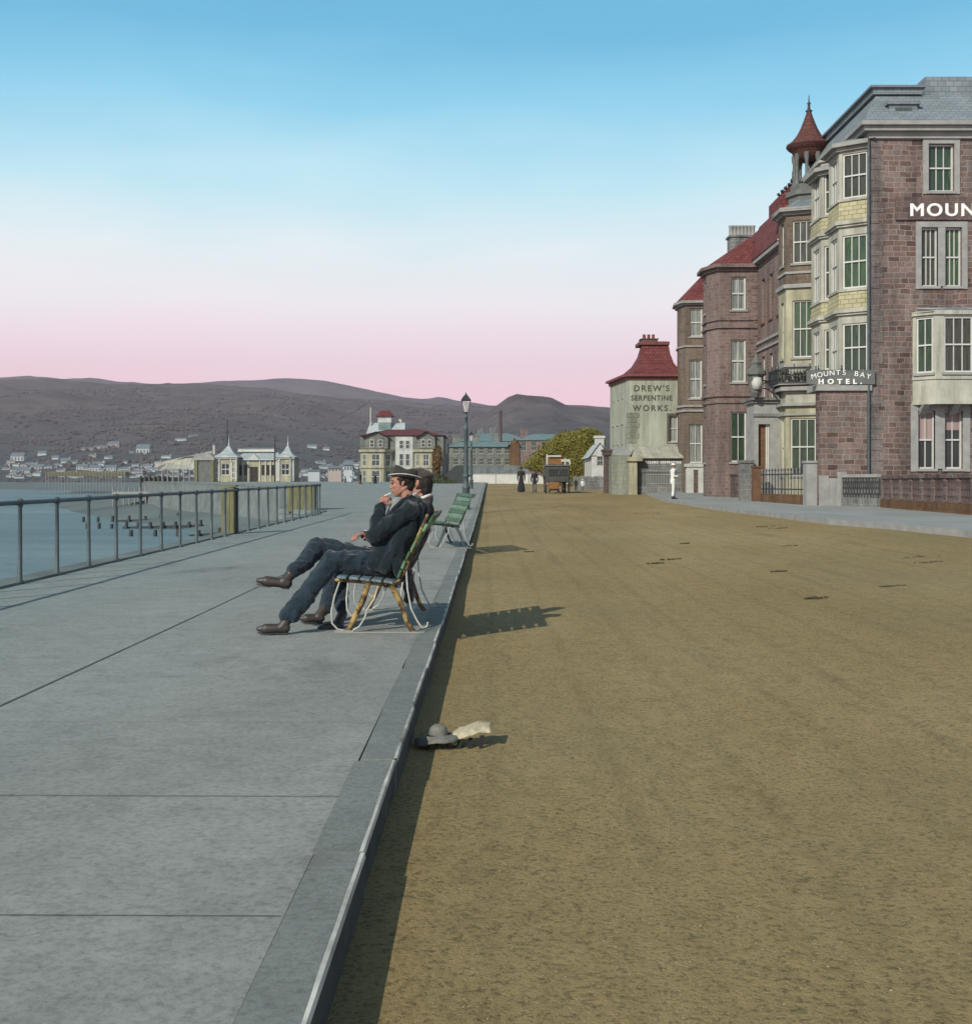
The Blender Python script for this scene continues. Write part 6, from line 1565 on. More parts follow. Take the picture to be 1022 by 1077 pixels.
def hand(w, d, nrm, curl, side=1, k=1.0, thumb_in=.6):
    "palm, four unequal fingers bent at the knuckles and a thumb leaving the side of the palm"
    d = Vector(d).normalized(); n = Vector(nrm); n = (n - d * n.dot(d)).normalized(); s = d.cross(n) * side
    out = [ell_(w + d * .045 * k, (.045 * k, .045 * k, .045 * k), None)]
    out = [cap_(w, w + d * .03 * k, .026 * k, .028 * k)]
    for j in (-1.5, -.5, .5, 1.5): out.append(cap_(w + d * .02 * k + s * j * .012 * k, w + d * .085 * k + s * j * .019 * k, .017 * k, .013 * k))
    for j, f in ((1.5, .92), (.5, 1.06), (-.5, 1.0), (-1.5, .78)):
        p = w + d * .085 * k + s * j * .0195 * k; a = 0
        for i, L in enumerate((.042, .027, .021)):
            a += curl[i] if isinstance(curl, tuple) else curl
            v = d * math.cos(a) + n * math.sin(a) + s * .05 * j
            q = p + v.normalized() * L * f * k; out.append(cap_(p, q, (.0098 - .0008 * i) * k, (.0092 - .001 * i) * k)); p = q
    p = w + d * .025 * k + s * .030 * k
    for i, L in enumerate((.04, .033, .026)):
        v = d * (.55 + .25 * i) + s * (.75 - .35 * i) + n * thumb_in * (.5 + .3 * i); q = p + v.normalized() * L * k; out.append(cap_(p, q, .0125 * k - .001 * i, .0115 * k - .001 * i)); p = q
    return out

def head_parts(c, yaw=0, pitch=0, k=1.0):
    "head looking towards -X before yaw/pitch; returns parts and the frame"
    Rm = Matrix.Rotation(yaw, 3, 'Z') @ Matrix.Rotation(pitch, 3, 'Y')
    def Q(f, l, u): return c + Rm @ Vector((-f * k, -l * k, u * k))
    pts = [ell_(Q(-.012, 0, .028), (.098 * k, .076 * k, .094 * k), Rm), ell_(Q(.03, 0, -.03), (.062 * k, .060 * k, .082 * k), Rm),
           ell_(Q(.052, 0, -.085), (.030 * k, .032 * k, .026 * k), Rm), cap_(Q(.03, .034, -.070), Q(-.028, .046, -.035), .020 * k, .020 * k), cap_(Q(.03, -.034, -.070), Q(-.028, -.046, -.035), .020 * k, .020 * k),
           cap_(Q(.083, 0, .012), Q(.101, 0, -.024), .0075 * k, .0115 * k), ell_(Q(.093, .010, -.029), (.008 * k, .007 * k, .006 * k)), ell_(Q(.093, -.010, -.029), (.008 * k, .007 * k, .006 * k)),
           cap_(Q(.078, .038, .022), Q(.088, .010, .022), .010 * k, .010 * k), cap_(Q(.078, -.038, .022), Q(.088, -.010, .022), .010 * k, .010 * k),
           cap_(Q(.083, .018, -.054), Q(.083, -.018, -.054), .009 * k, .009 * k), cap_(Q(.080, .016, -.064), Q(.080, -.016, -.064), .009 * k, .009 * k),
           ell_(Q(.060, .036, -.018), (.026 * k, .022 * k, .022 * k)), ell_(Q(.060, -.036, -.018), (.026 * k, .022 * k, .022 * k))]
    for sd in (1, -1):
        pts += [cap_(Q(-.008, .074 * sd, .018), Q(-.002, .072 * sd, -.014), .009 * k, .007 * k), cap_(Q(-.018, .081 * sd, .014), Q(-.013, .078 * sd, -.004), .007 * k, .006 * k), cap_(Q(.002, .075 * sd, .016), Q(-.014, .081 * sd, .022), .006 * k, .006 * k)]
    return pts, Q, Rm
def head_details(root, Q, k=1.0):
    e = MB()
    for sd in (1, -1):
        q = MB(); q.ball(Q(.078, .031 * sd, .006), .0095 * k, 6); q.build('eye', M['eye'], root)
        q = MB(); q.tube([Q(.086, .014 * sd, .031), Q(.084, .030 * sd, .036), Q(.070, .050 * sd, .028)], .0045 * k, 5); q.build('eyebrow', M['hair'], root)
    q = MB(); q.tube([Q(.0885, .02, -.0585), Q(.0925, 0, -.0585), Q(.0885, -.02, -.0585)], .003 * k, 5); q.build('mouth', M['lip'], root)
M['lip'] = mk('lip', (.25, .09, .08), .5, .1, 9, 0)

def shoe(root, heel, toe, ankle, w_=.040, name='shoe'):
    h, t, a = Vector(heel), Vector(toe), Vector(ankle); d = t - h
    blob(name, [cap_(h, h + d * .3, w_ * .95, w_ * .9), cap_(h + d * .3, h + d * .72, w_ * .92, w_ * 1.0), cap_(h + d * .7, t, w_ * .95, w_ * .5), cap_(h + d * .12 + Vector((0, 0, .01)), a, w_ * 1.0, w_ * 1.02)], .006, M['shoe'], root, 2)
    q = MB(); dn = Vector((0, 0, 1)); side = d.cross(dn).normalized(); up = side.cross(d).normalized(); 
    if up.z < 0: up = -up
    n = 10; vs = []
    for lev in (-w_ * 1.06, -w_ * .82):
        for i in range(n + 1):
            s_ = i / n; p = h - d * .1 + d * 1.16 * s_; ww = w_ * (.78 + .35 * math.sin(math.pi * min(1, s_ * 1.15)) - .62 * max(0, s_ - .72) / .28)
            off = up * (lev + (.012 if .28 < s_ < .55 and lev < -w_ else 0) + (.012 * max(0, s_ - .8) / .2))
            vs += [p + side * ww + off, p - side * ww + off]
    m = 2 * (n + 1); fs = []
    for i in range(n):
        a_ = 2 * i; fs += [(a_, a_ + 1, a_ + 3, a_ + 2), (m + a_, m + a_ + 2, m + a_ + 3, m + a_ + 1), (a_, a_ + 2, m + a_ + 2, m + a_), (a_ + 1, m + a_ + 1, m + a_ + 3, a_ + 3)]
    fs += [(0, m, m + 1, 1), (2 * n, 2 * n + 1, m + 2 * n + 1, m + 2 * n)]
    q.add(vs, fs); q.build('sole', M['timber'], root)
J = at
# ---- the nearer man
Y1 = 10.6
m1 = empty('person', at(408, 600, Y1), 'nearer seated man in navy suit, legs crossed, hand raised to his mouth', 'person')
m1['group'] = 'men seated on the nearest bench'
hc1 = J(422.5, 508.5, Y1)
hp, Q1, R1 = head_parts(hc1, yaw=.10, pitch=-.10)
neck0 = J(426, 516, Y1); neckb = J(431, 528, Y1)
sl, sr = J(430.5, 537, 10.41), J(430, 537, 10.80)
el_, er_ = J(392.5, 563, 10.36), J(399, 570, 10.84)
wl_, wr_ = J(400.5, 534, 10.48), J(385, 562, 10.68)
hipl, hipr = J(403, 594, 10.5), J(403, 592, 10.7)
kl, al = J(350, 589, 10.36), J(299, 650, 10.13)
kr_, ar = J(334.5, 575, 10.56), J(305, 604, 10.30)
body = hp + [cap_(neck0, neckb, .052, .058), cap_(neckb, J(424, 548, Y1), .055, .10), cap_(J(424, 548, Y1), J(408, 590, Y1), .10, .10),
    cap_(sl, el_, .045, .038), cap_(el_, wl_, .036, .026), cap_(sr, er_, .045, .038), cap_(er_, wr_, .036, .026), cap_(sl, sr, .05, .05),
    cap_(hipl, kl, .07, .05), cap_(kl, al, .048, .034), cap_(hipr, kr_, .07, .05), cap_(kr_, ar, .048, .034), cap_(hipl, hipr, .08, .08)]
body += hand(wl_ + (wl_ - el_).normalized() * .02, J(408, 519, 10.56) - wl_, Vector((.25, .95, .1)), (.55, .8, .5), side=-1, k=.95)
body += hand(wr_, J(374, 563, 10.6) - wr_, Vector((.1, 0, -1)), (.25, .4, .3), side=1, k=.95)
blob('body', body, .0048, M['skin'], m1, 2)
head_details(m1, Q1)
# hair
blob('hair', [ell_(Q1(-.028, 0, .030), (.092, .0805, .088), R1), ell_(Q1(-.062, 0, -.022), (.048, .066, .058), R1), cap_(Q1(-.006, .072, .035), Q1(.03, .068, .042), .020, .012), cap_(Q1(.012, .074, .03), Q1(.014, .073, -.006), .010, .006), cap_(Q1(-.006, -.072, .035), Q1(.03, -.068, .042), .020, .012)], .006, M['hair'], m1, 2, fold=(.004, 30, (1, 1, .4)))
# jacket: torso, sleeves, skirts and collar in one cloth
jk = [cap_(J(431, 535, Y1), J(426, 550, Y1), .128, .148, (1, 1.3, 1)), cap_(J(426, 550, Y1), J(416, 574, Y1), .148, .15, (1, 1.25, 1)), cap_(J(416, 574, Y1), J(407, 588, Y1), .15, .15, (1, 1.25, 1)),
      cap_(sl, sr, .082, .082), cap_(neckb + Vector((.01, 0, .0)), J(432, 537, Y1), .068, .09),
      cap_(sl, el_, .078, .066), cap_(el_, wl_, .066, .049), cap_(sr, er_, .074, .062), cap_(er_, wr_, .060, .047),
      cap_(J(426, 552, 10.47), J(414, 582, 10.44), .105, .11), cap_(J(414, 582, 10.44), J(405, 595, 10.38), .11, .07), cap_(J(405, 575, 10.46), J(394, 593, 10.38), .09, .065), cap_(J(416, 590, 10.42), J(420, 602, 10.38), .09, .045), cap_(J(400, 588, 10.44), J(384, 586, 10.42), .085, .05), cap_(J(415, 590, 10.6), J(421, 597, 10.6), .1, .07), cap_(J(400, 586, 10.72), J(386, 580, 10.7), .08, .05)]
blob('jacket', jk, .0075, M['navy'], m1, 3, fold=(.011, 9, (1, 1, .7)))
for nm, e0, w0 in (('cuff', el_, wl_), ('cuff', er_, wr_)):
    d = (w0 - e0).normalized(); q = MB(); q.tube([w0 + d * .002, w0 + d * .022], [.034, .033], 12); q.build(nm, M['shirt'], m1)
# trousers
blob('trousers', [cap_(hipl, hipr, .115, .115), cap_(hipl, kl, .112, .088), cap_(kl, J(324, 622, 10.24), .088, .078), cap_(J(324, 622, 10.24), J(302, 648, 10.14), .080, .066), cap_(J(322, 628, 10.2), J(308, 648, 10.14), .074, .056),
      cap_(hipr, kr_, .110, .088), cap_(kr_, J(320, 592, 10.42), .088, .070), cap_(J(320, 592, 10.42), J(309, 600, 10.32), .070, .060)], .0075, M['navy2'], m1, 3, fold=(.010, 9, (1, 1, 1)))
# shirt front, collar, tie
blob('waistcoat', [cap_(J(418, 529, 10.56), J(410.5, 547, 10.56), .055, .052, (1, 1.2, 1))], .006, M['greyvest'], m1, 2, fold=(.003, 20, (1, 1, 1)))
def collar(root, c, ry_, rx_, tilt, mat='shirt', h=.028, name='collar'):
    q = MB(); n = 20; vs = []
    for lev in (0, h):
        for k in range(n):
            a = 2 * math.pi * k / n; x = rx_ * math.cos(a); y_ = ry_ * math.sin(a)
            vs.append(c + Vector((x, y_, lev + x * tilt)))
    q.add(vs, [(k, (k + 1) % n, n + (k + 1) % n, n + k) for k in range(n)], 0, True); o = q.build(name, M[mat], root)
    s_ = o.modifiers.new('thick', 'SOLIDIFY'); s_.thickness = .009; s_.offset = 1
collar(m1, J(428, 526, Y1), .078, .078, .52)
q = MB(); q.tube([J(417, 526, 10.55), J(413, 530, 10.55), J(411, 538, 10.55)], [.012, .02, .014], 8); q.build('necktie', M['hatband'], m1)
# lapel edge
q = MB(); q.tube([J(434, 521, 10.50), J(424, 526, 10.48), J(414, 536, 10.475), J(407, 548, 10.475), J(403, 558, 10.475)], [.012, .02, .022, .02, .01], 8); q.build('lapel', M['navy'], m1)
# pipe or cigarette in the raised hand
q = MB(); q.tube([J(411, 518.5, 10.56), J(407, 520.5, 10.55), J(404, 521.5, 10.55)], .0055, 8); q.build('cigarette', M['shirt'], label='short white cigarette held at the lips of the nearer seated man', cat='cigarette')
shoe(m1, J(300, 660.8, 10.12), J(272, 661.5, 10.10), J(300, 655, 10.13), .043)
shoe(m1, J(302, 613.5, 10.28), J(272, 610.5, 10.25), J(305, 605, 10.31), .045)
# hat
def trilby(root, c, rx_, ry_, tilt, crown_h, mat, edge=True, brim=1.32, rc=.115):
    Rt = Matrix.Rotation(tilt, 3, 'Y')
    def tf(mb):
        for k in range(len(mb.v)): mb.v[k] = c + Rt @ mb.v[k]
        return mb
    n = 32
    def ring(r, z, wob=0): return [Vector((r * rx_ * math.cos(2 * math.pi * k / n), r * ry_ * math.sin(2 * math.pi * k / n), z + wob * math.sin(2 * math.pi * k / n) ** 2)) for k in range(n)]
    q = MB(); rs = [ring(1.0, -.004), ring(1.16, -.006, .006), ring(brim, -.004, .022), ring(brim, .004, .022), ring(1.16, .002, .006), ring(1.0, .004)]
    q.add([v for r in rs for v in r], [(i * n + k, i * n + (k + 1) % n, (i + 1) * n + (k + 1) % n, (i + 1) * n + k) for i in range(5) for k in range(n)], 0, True)
    tf(q).build('brim', M[mat], root)
    q = MB(); hts = []
    rings = []
    for r, z in ((1.0, 0), (1.02, .3), (.99, .7), (.93, .92), (.80, 1.0), (.55, .93), (.3, .84), (.01, .80)):
        rr_ = []
        for k in range(n):
            a = 2 * math.pi * k / n; x = r * rx_ * math.cos(a); y_ = r * ry_ * math.sin(a)
            zz = crown_h * z * (1 + (.10 * (-x / rx_) if z > .6 else 0)) - (.022 * math.exp(-((x - .01) / .045) ** 2) if z > .75 else 0)
            rr_.append(Vector((x, y_, zz)))
        rings.append(rr_)
    q.add([v for r in rings for v in r], [(i * n + k, i * n + (k + 1) % n, (i + 1) * n + (k + 1) % n, (i + 1) * n + k) for i in range(len(rings) - 1) for k in range(n)], 0, True)
    tf(q).build('crown', M[mat], root)
    q = MB(); rs = [ring(1.035, .004), ring(1.04, .03)]
    q.add([v for r in rs for v in r], [(k, (k + 1) % n, n + (k + 1) % n, n + k) for k in range(n)], 0, True); tf(q).build('hat_band', M['hatband'], root)
    if edge:
        q = MB(); pts = ring(brim + .012, 0, .022); q.tube(pts + [pts[0]], .0055, 5, caps=False); tf(q).build('brim_edge', M['brim'], root)
hat1 = empty('hat', J(426, 501.5, Y1), 'dark hat with dented crown and thin pale brim edge, worn by the nearer seated man', 'hat')
trilby(hat1, J(426, 501.2, Y1), .108, .088, .085, .088, 'felt')
# ---- the farther man
Y2 = 11.25
m2 = empty('person', at(408, 600, Y2), 'farther seated man in dark brown coat, mostly hidden behind the nearer one', 'person')
m2['group'] = 'men seated on the nearest bench'
hc2 = J(442.5, 511, Y2); hp2, Q2, R2 = head_parts(hc2, yaw=-.55, pitch=-.04)
nb2 = J(446, 526, Y2)
sl2, sr2 = J(442, 536, 11.05), J(442, 536, 11.45)
el2, er2 = J(418, 568, 11.0), J(418, 568, 11.52); wl2, wr2 = J(395, 577, 11.12), J(395, 577, 11.38)
hl2, hr2 = J(412, 594, 11.12), J(412, 594, 11.36)
kl2, al2 = J(359, 594, 10.98), J(359, 648, 10.62)
kr2, ar2 = J(352, 596, 11.30), J(341, 644, 10.95)
bd = hp2 + [cap_(J(444, 519, Y2), nb2, .052, .058), cap_(nb2, J(436, 548, Y2), .055, .10), cap_(J(436, 548, Y2), J(414, 592, Y2), .10, .10), cap_(sl2, el2, .045, .038), cap_(el2, wl2, .036, .026), cap_(sr2, er2, .045, .038), cap_(er2, wr2, .036, .026), cap_(sl2, sr2, .05, .05),
    cap_(hl2, kl2, .07, .05), cap_(kl2, al2, .048, .034), cap_(hr2, kr2, .07, .05), cap_(kr2, ar2, .048, .034), cap_(hl2, hr2, .08, .08)]
bd += hand(wl2, Vector((-1, .5, -.1)), Vector((0, 0, -1)), (.3, .4, .3), side=1, k=.95) + hand(wr2, Vector((-1, -.5, -.05)), Vector((0, 0, -1)), (.3, .4, .3), side=-1, k=.95)
blob('body', bd, .0052, M['skin'], m2, 2); head_details(m2, Q2)
blob('hair', [ell_(Q2(-.03, 0, .02), (.092, .0805, .092), R2), ell_(Q2(-.06, 0, -.035), (.046, .066, .06), R2)], .006, M['hair'], m2, 2, fold=(.004, 30, (1, 1, .4)))
blob('coat', [cap_(J(443, 536, Y2), J(438, 556, Y2), .118, .13, (1, 1.3, 1)), cap_(J(438, 556, Y2), J(420, 588, Y2), .13, .135, (1, 1.25, 1)), cap_(sl2, sr2, .08, .08), cap_(nb2 + Vector((.012, 0, .005)), J(444, 540, Y2), .072, .10),
     cap_(sl2, el2, .068, .057), cap_(el2, wl2, .058, .045), cap_(sr2, er2, .068, .057), cap_(er2, wr2, .058, .045), cap_(J(410, 588, 11.1), J(392, 588, 11.1), .09, .06), cap_(J(410, 588, 11.4), J(392, 588, 11.4), .09, .06),
     cap_(J(428, 606, 11.25), J(430, 630, 11.25), .055, .045, (1, 2.2, 1)), cap_(J(424, 596, 11.25), J(428, 608, 11.25), .07, .055, (1, 2, 1))], .008, M['browncoat'], m2, 3, fold=(.010, 9, (1, 1, .7)))
blob('trousers', [cap_(hl2, hr2, .105, .105), cap_(hl2, kl2, .098, .075), cap_(kl2, J(359, 640, 10.67), .073, .056), cap_(hr2, kr2, .098, .075), cap_(kr2, J(343, 640, 10.98), .073, .062)], .008, M['navy2'], m2, 3, fold=(.010, 9, (1, 1, 1)))
collar(m2, J(446, 524.5, Y2), .068, .068, .40)
shoe(m2, J(357, 659, 10.55), J(336, 661, 10.5), J(360, 646, 10.62), .042)
shoe(m2, J(337, 650, 10.9), J(317, 650.5, 10.86), J(341, 640, 10.95), .042)
hat2_ = empty('cap', J(444, 502, Y2), 'soft brown rounded cap worn by the farther seated man', 'cap')
blob('crown', [ell_(J(443.5, 500.5, Y2), (.108, .10, .062)), ell_(J(441, 497.5, Y2), (.085, .085, .05))], .007, cloth('brown_tweed', (.05, .043, .036)), hat2_, 3, fold=(.005, 14, (1, 1, 1)))
blob('peak', [ell_(J(431.5, 503.5, Y2 - .02), (.045, .07, .008))], .004, M['felt'], hat2_, 1)

# ---- people farther off
def walker(px, yf, hpx, Y, label, coat, legs, hatmat, facing=1, stride=.16, skirt=False, arms='down', boots='blackcloth', group='people far down the promenade', hatw=1.0):
    "facing +1 looks to the right of the picture, -1 left, 0 away"
    H = hpx * Y / F; k = H / 1.75; base = at(px, yf, Y); fx = {1: (1, 0), -1: (-1, 0), 0: (0, 1)}[facing]
    f = Vector((fx[0], fx[1], 0)); s = Vector((-fx[1], fx[0], 0))
    def Pp(a, b, z): return base + (f * a + s * b + Vector((0, 0, z))) * k
    e = empty('person', base, label, 'person', group)
    A = Pp(stride, .09, .07); B = Pp(-stride, -.09, .07)
    KA, KB = Pp(stride * .75, .09, .48), Pp(-stride * .3, -.09, .48)
    hip1, hip2 = Pp(0, .09, .92), Pp(0, -.09, .92)
    hands = {'down': (Pp(.08, .23, .82), Pp(-.02, -.23, .82), Pp(.0, .24, 1.1), Pp(-.03, -.24, 1.1)), 'front': (Pp(.28, .08, 1.05), Pp(.26, -.12, 1.12), Pp(-.02, .23, 1.08), Pp(-.02, -.23, 1.1))}[arms]
    sh1, sh2 = Pp(0, .18, 1.40), Pp(0, -.18, 1.40)
    b = [ell_(Pp(.01, 0, 1.62), (.085 * k, .08 * k, .115 * k)), cap_(Pp(0, 0, 1.52), Pp(0, 0, 1.42), .05 * k, .06 * k), cap_(Pp(.09, 0, 1.61), Pp(.1, 0, 1.59), .014 * k, .014 * k), cap_(Pp(0, 0, 1.35), Pp(0, 0, 1.0), .12 * k, .11 * k),
         cap_(sh1, hands[2], .045 * k, .036 * k), cap_(hands[2], hands[0], .036 * k, .028 * k), cap_(sh2, hands[3], .045 * k, .036 * k), cap_(hands[3], hands[1], .036 * k, .028 * k),
         ell_(hands[0], (.04 * k,) * 3), ell_(hands[1], (.04 * k,) * 3), cap_(hip1, KA, .07 * k, .05 * k), cap_(KA, A, .048 * k, .04 * k), cap_(hip2, KB, .07 * k, .05 * k), cap_(KB, B, .048 * k, .04 * k)]
    blob('body', b, .016 * k, M['skin'], e, 1)
    c_ = [cap_(Pp(0, 0, 1.36), Pp(0, 0, 1.05), .15 * k, .135 * k, (1, 1.15, 1)), cap_(Pp(0, 0, 1.05), Pp(-.01, 0, .84), .14 * k, .155 * k), cap_(sh1, sh2, .07 * k, .07 * k), cap_(sh1, hands[2], .062 * k, .055 * k), cap_(hands[2], hands[2] + (hands[0] - hands[2]) * .8, .055 * k, .045 * k), cap_(sh2, hands[3], .062 * k, .055 * k), cap_(hands[3], hands[3] + (hands[1] - hands[3]) * .8, .055 * k, .045 * k)]
    blob('jacket', c_, .018 * k, M[coat], e, 2, fold=(.012 * k, 7, (1, 1, .6)))
    if skirt: blob('skirt', [cap_(Pp(0, 0, .95), Pp(0, 0, .35), .15 * k, .24 * k), cap_(Pp(0, 0, .35), Pp(0, 0, .2), .25 * k, .27 * k, (1, 1, .5))], .022 * k, M[legs], e, 2, fold=(.02 * k, 6, (2, 2, .3)))
    else: blob('trousers', [cap_(hip1, hip2, .10 * k, .10 * k), cap_(hip1, KA, .09 * k, .07 * k), cap_(KA, KA + (A - KA) * .72, .07 * k, .075 * k), cap_(hip2, KB, .09 * k, .07 * k), cap_(KB, KB + (B - KB) * .72, .07 * k, .075 * k)], .018 * k, M[legs], e, 2)
    for a in (A, B): blob('boot', [cap_(a - f * .03 * k - Vector((0, 0, .02 * k)), a + f * .15 * k - Vector((0, 0, .035 * k)), .045 * k, .032 * k), cap_(a, a + Vector((0, 0, .22 * k)), .05 * k, .055 * k)], .014 * k, M[boots], e, 1)
    q = MB(); q.lathe([(.001, .1), (.06, .095), (.095, .06), (.10, .0), (.15 * hatw, -.012), (.15 * hatw, -.004), (.09, 0)], (0, 0, 0), 14); 
    for i in range(len(q.v)): q.v[i] = Pp(0, 0, 1.66) + q.v[i] * k
    q.build('hat', M[hatmat], e); return e
walker(708, 525, 38, 55.5, 'man in white jacket, white trousers and white hat standing on the hotel pavement', 'whitecloth', 'whitecloth', 'whitecloth', facing=1, stride=.045, arms='front')
walker(548, 518, 27, 82, 'person in a long dark dress and wide hat, left of the horse bus', 'blackcloth', 'blackcloth', 'blackcloth', facing=0, skirt=True, hatw=1.5)
walker(562, 519, 25, 80, 'person in dark clothes close to the left of the horse bus', 'blackcloth', 'greycloth', 'blackcloth', facing=0, stride=.1)
walker(605.5, 517, 14, 88, 'small figure in dark clothes just right of the horse bus', 'blackcloth', 'blackcloth', 'blackcloth', facing=0, stride=.1)
walker(612.5, 517, 13, 88, 'small figure in white clothes, second to the right of the horse bus', 'whitecloth', 'greycloth', 'whitecloth', facing=0, stride=.1)
walker(379, 513, 17, 118, 'dark-clothed figure standing left of the bath chair by the villa', 'blackcloth', 'greycloth', 'blackcloth', facing=1, stride=.1)
walker(394.5, 514, 17, 116, 'dark-clothed figure right of the bath chair in front of the villa', 'blackcloth', 'blackcloth', 'blackcloth', facing=-1, skirt=True)
walker(363, 514, 13, 125, 'grey-clothed figure at the left end of the group by the villa', 'greycloth', 'blackcloth', 'blackcloth', facing=1)
walker(369, 514, 13, 124, 'figure in a pale jacket and dark skirt within the group by the villa', 'whitecloth', 'blackcloth', 'blackcloth', facing=-1, skirt=True)

# ---------------------------------------------------------------- horse bus and bath chair
def wheel(parent, c, r, axis='x', n=10, name='wheel', rim=.035):
    c = Vector(c); ex = Vector((0, 1, 0)) if axis == 'x' else Vector((1, 0, 0)); q = MB()
    pts = [c + ex * r * math.cos(a) + Vector((0, 0, r * math.sin(a))) for a in [2 * math.pi * k / 24 for k in range(25)]]
    q.tube(pts, rim, 6, caps=False)
    o = q.build(name, M['timber'], parent); q = MB()
    for k in range(n): a = 2 * math.pi * k / n; q.tube([c, c + ex * r * math.cos(a) + Vector((0, 0, r * math.sin(a)))], rim * .45, 5)
    q.ball(c, rim * 2.2, 6); q.build('spokes', M['brownwood'], o)
bz = road_z(4.5, 77); bX = ax(586.5, 77); YB_ = 77.0
bus = empty('horse_bus', (bX, YB_, bz), 'dark horse-drawn bus seen from behind, with open top seats and an orange lower panel', 'carriage')
ZB = lambda y: az(y, YB_); XB = lambda x: ax(x, YB_)
q = MB(); q.box(XB(574.5), XB(598.5), YB_, YB_ + 2.6, ZB(507), ZB(490)); q.build('body', M['darkpaint'], bus, bevel=.04)
q = MB(); q.box(XB(573.5), XB(599.5), YB_ - .08, YB_ + 2.7, ZB(490) + .003, ZB(488.6)); q.build('roof', M['signgrey'], bus)
q = MB(); q.box(XB(577), XB(588), YB_ - .05, YB_ + .3, ZB(516), ZB(507.2)); q.box(XB(579.5), XB(586), YB_ - .09, YB_ - .053, ZB(515), ZB(508.5)); q.build('lower_panel', M['orangewood'], bus)
q = MB(); q.box(XB(577), XB(594), YB_ - .3, YB_ - .1, ZB(514.5), ZB(513.8)); q.build('step', M['timber'], bus)
q = MB(); q.box(XB(578), XB(592), YB_ + .1, YB_ + 2.2, ZB(488.5), ZB(480)); q.build('top_seat', M['orangewood'], bus, bevel=.04)
for (x, y1) in ((575, 477.5), (594, 482), (599, 484)):
    q = MB(); q.box(XB(x) - .04, XB(x) + .05, YB_ - .06, YB_ + .04, ZB(488.6) + .003, ZB(y1)); q.build('rail_post', M['lime'], bus)
q = MB(); q.box(XB(575.5), XB(590), YB_ - .05, YB_ - .02, ZB(480.5), ZB(478.8)); q.box(XB(590), XB(599), YB_ - .05, YB_ - .02, ZB(485.5), ZB(483)); q.build('top_rail', M['lime'], bus)
fW = Fr((XB(576.5), YB_ - .004), (XB(596.5), YB_ - .004))
for i in range(3): window(bus, fW, fW.L * i / 3 + .04, fW.L * (i + 1) / 3 - .04, ZB(500), ZB(493), pane='glassd', bars=0, inset=-.03, frame='darkpaint', fw=.03, rail=False, sill=False)
for sx_ in (574.2, 598.8):
    wheel(bus, (XB(sx_), YB_ + .5, bz + .56), .54); wheel(bus, (XB(sx_) + (.12 if sx_ < 580 else -.12), YB_ + 2.5, bz + .42), .40)
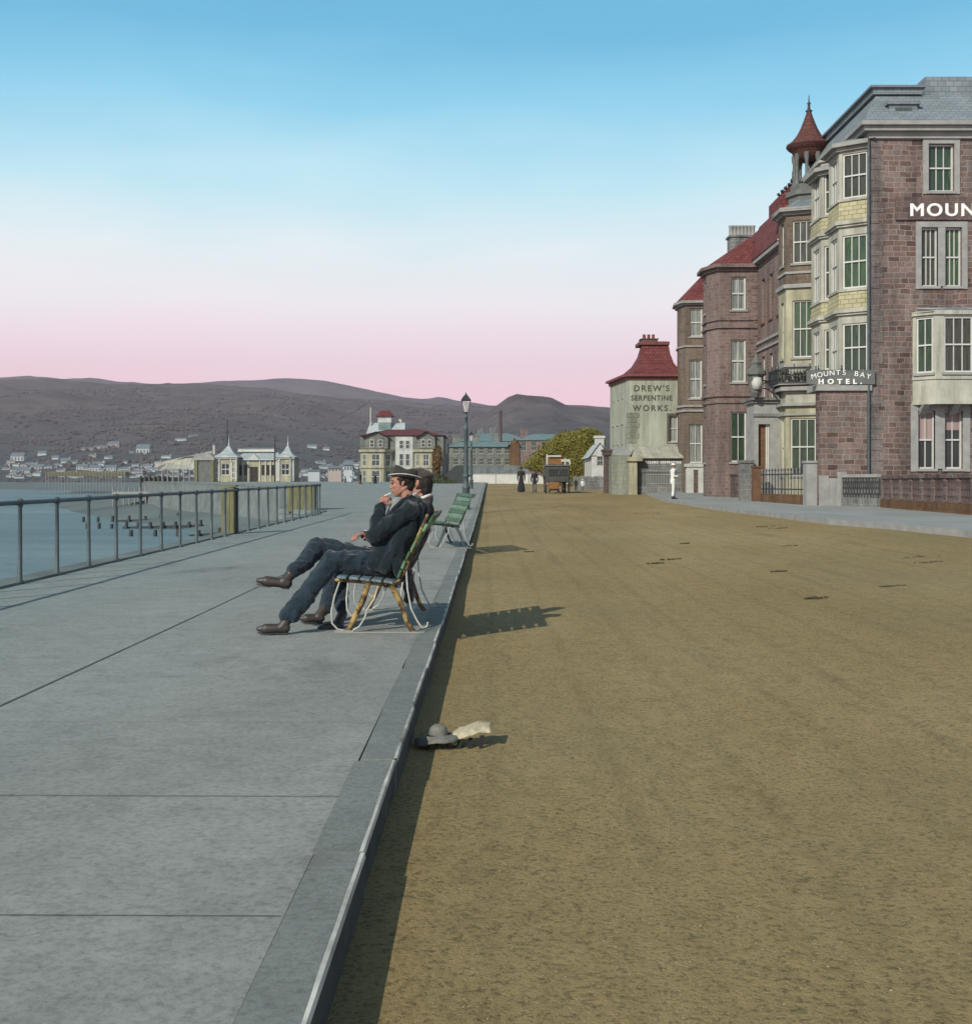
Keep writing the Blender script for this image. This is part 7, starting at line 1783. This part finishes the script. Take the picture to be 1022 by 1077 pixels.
# two horses ahead of the bus
def horse(x, Y, z, label, col):
    e = empty('horse', (x, Y, z), label, 'horse', 'horses drawing the bus'); P = lambda a, b, c: Vector((x + b, Y + a, z + c))
    p = [ell_(P(0, 0, 1.18), (.27, .55, .32)), ell_(P(-.5, 0, 1.22), (.27, .34, .31)), ell_(P(.5, 0, 1.22), (.24, .3, .33)), cap_(P(.65, 0, 1.35), P(1.1, 0, 1.85), .19, .11), cap_(P(1.12, 0, 1.88), P(1.42, 0, 1.6), .11, .07), cap_(P(1.1, .06, 1.95), P(1.1, .07, 2.06), .03, .015), cap_(P(1.1, -.06, 1.95), P(1.1, -.07, 2.06), .03, .015)]
    for a, b, st_f in ((.52, .15, .1), (.52, -.15, -.12)): p += [cap_(P(a, b, 1.1), P(a + st_f, b, .62), .11, .065), cap_(P(a + st_f, b, .62), P(a + st_f * .8, b, .14), .05, .04), cap_(P(a + st_f * .8, b, .12), P(a + st_f * .8 + .03, b, .05), .05, .06)]
    for a, b, st_f in ((-.62, .15, -.1), (-.62, -.15, .12)): p += [cap_(P(a, b, 1.12), P(a + .12 + st_f, b, .85), .17, .09), cap_(P(a + .12 + st_f, b, .85), P(a - .08 + st_f, b, .55), .08, .055), cap_(P(a - .08 + st_f, b, .55), P(a - .04 + st_f, b, .13), .048, .04), cap_(P(a - .04 + st_f, b, .12), P(a + st_f, b, .05), .05, .06)]
    blob('body', p, .028, col, e, 2); blob('tail', [cap_(P(-.82, 0, 1.35), P(-.95, 0, .95), .05, .07), cap_(P(-.95, 0, .95), P(-.93, 0, .6), .07, .02)], .02, M['hair'], e, 1); blob('mane', [cap_(P(.7, 0, 1.55), P(1.05, 0, 2.0), .04, .03)], .015, M['hair'], e, 1)
hm = mk('bay_horse', (.07, .04, .025), .6, .3, 3, .1)
horse(bX - .45, YB_ + 4.6, road_z(bX - .45, YB_ + 4.6), 'left-hand bay horse harnessed in front of the bus, almost hidden by it', hm)
horse(bX + .45, YB_ + 4.6, road_z(bX + .45, YB_ + 4.6), 'right-hand bay horse harnessed in front of the bus, almost hidden by it', hm)
# wheeled bath chair near the villa
bY = 112.0; bc_ = empty('bath_chair', at(386, 518, bY), 'small wheeled bath chair with spoked wheels between the figures by the villa', 'bath chair'); B0 = at(386, 517.5, bY)
wheel(bc_, B0 + Vector((-.5, 0, .36)), .36, axis='y', rim=.025); wheel(bc_, B0 + Vector((-.5, .7, .36)), .36, axis='y', rim=.025); wheel(bc_, B0 + Vector((.55, .35, .24)), .24, axis='y', rim=.02)
blob('seat', [cap_(B0 + Vector((-.5, .35, .55)), B0 + Vector((.15, .35, .5)), .2, .17), cap_(B0 + Vector((-.6, .35, .6)), B0 + Vector((-.75, .35, 1.05)), .14, .1, (1, 2, 1))], .025, M['brownwood'], bc_, 2)
q = MB(); q.tube([B0 + Vector((.15, .35, .45)), B0 + Vector((.5, .35, .4)), B0 + Vector((.55, .35, .24))], .03, 6); q.tube([B0 + Vector((.5, .35, .4)), B0 + Vector((.2, .35, .9))], .02, 6); q.build('steering_bar', M['timber'], bc_)
# ---------------------------------------------------------------- the air
hz_mat = bpy.data.materials.new('haze_air'); hz_mat.use_nodes = True
hn = hz_mat.node_tree.nodes; hn.clear(); ho_ = hn.new('ShaderNodeOutputMaterial'); hv = hn.new('ShaderNodeVolumePrincipled')
hv.inputs['Color'].default_value = (.80, .72, .77, 1); hv.inputs['Density'].default_value = .00019; hv.inputs['Anisotropy'].default_value = .2
hz_mat.node_tree.links.new(hv.outputs[0], ho_.inputs['Volume'])
q = MB(); q.box(-3200, 4500, -200, 4100, -40, 400); h_ = q.build('haze', hz_mat, kind='stuff')
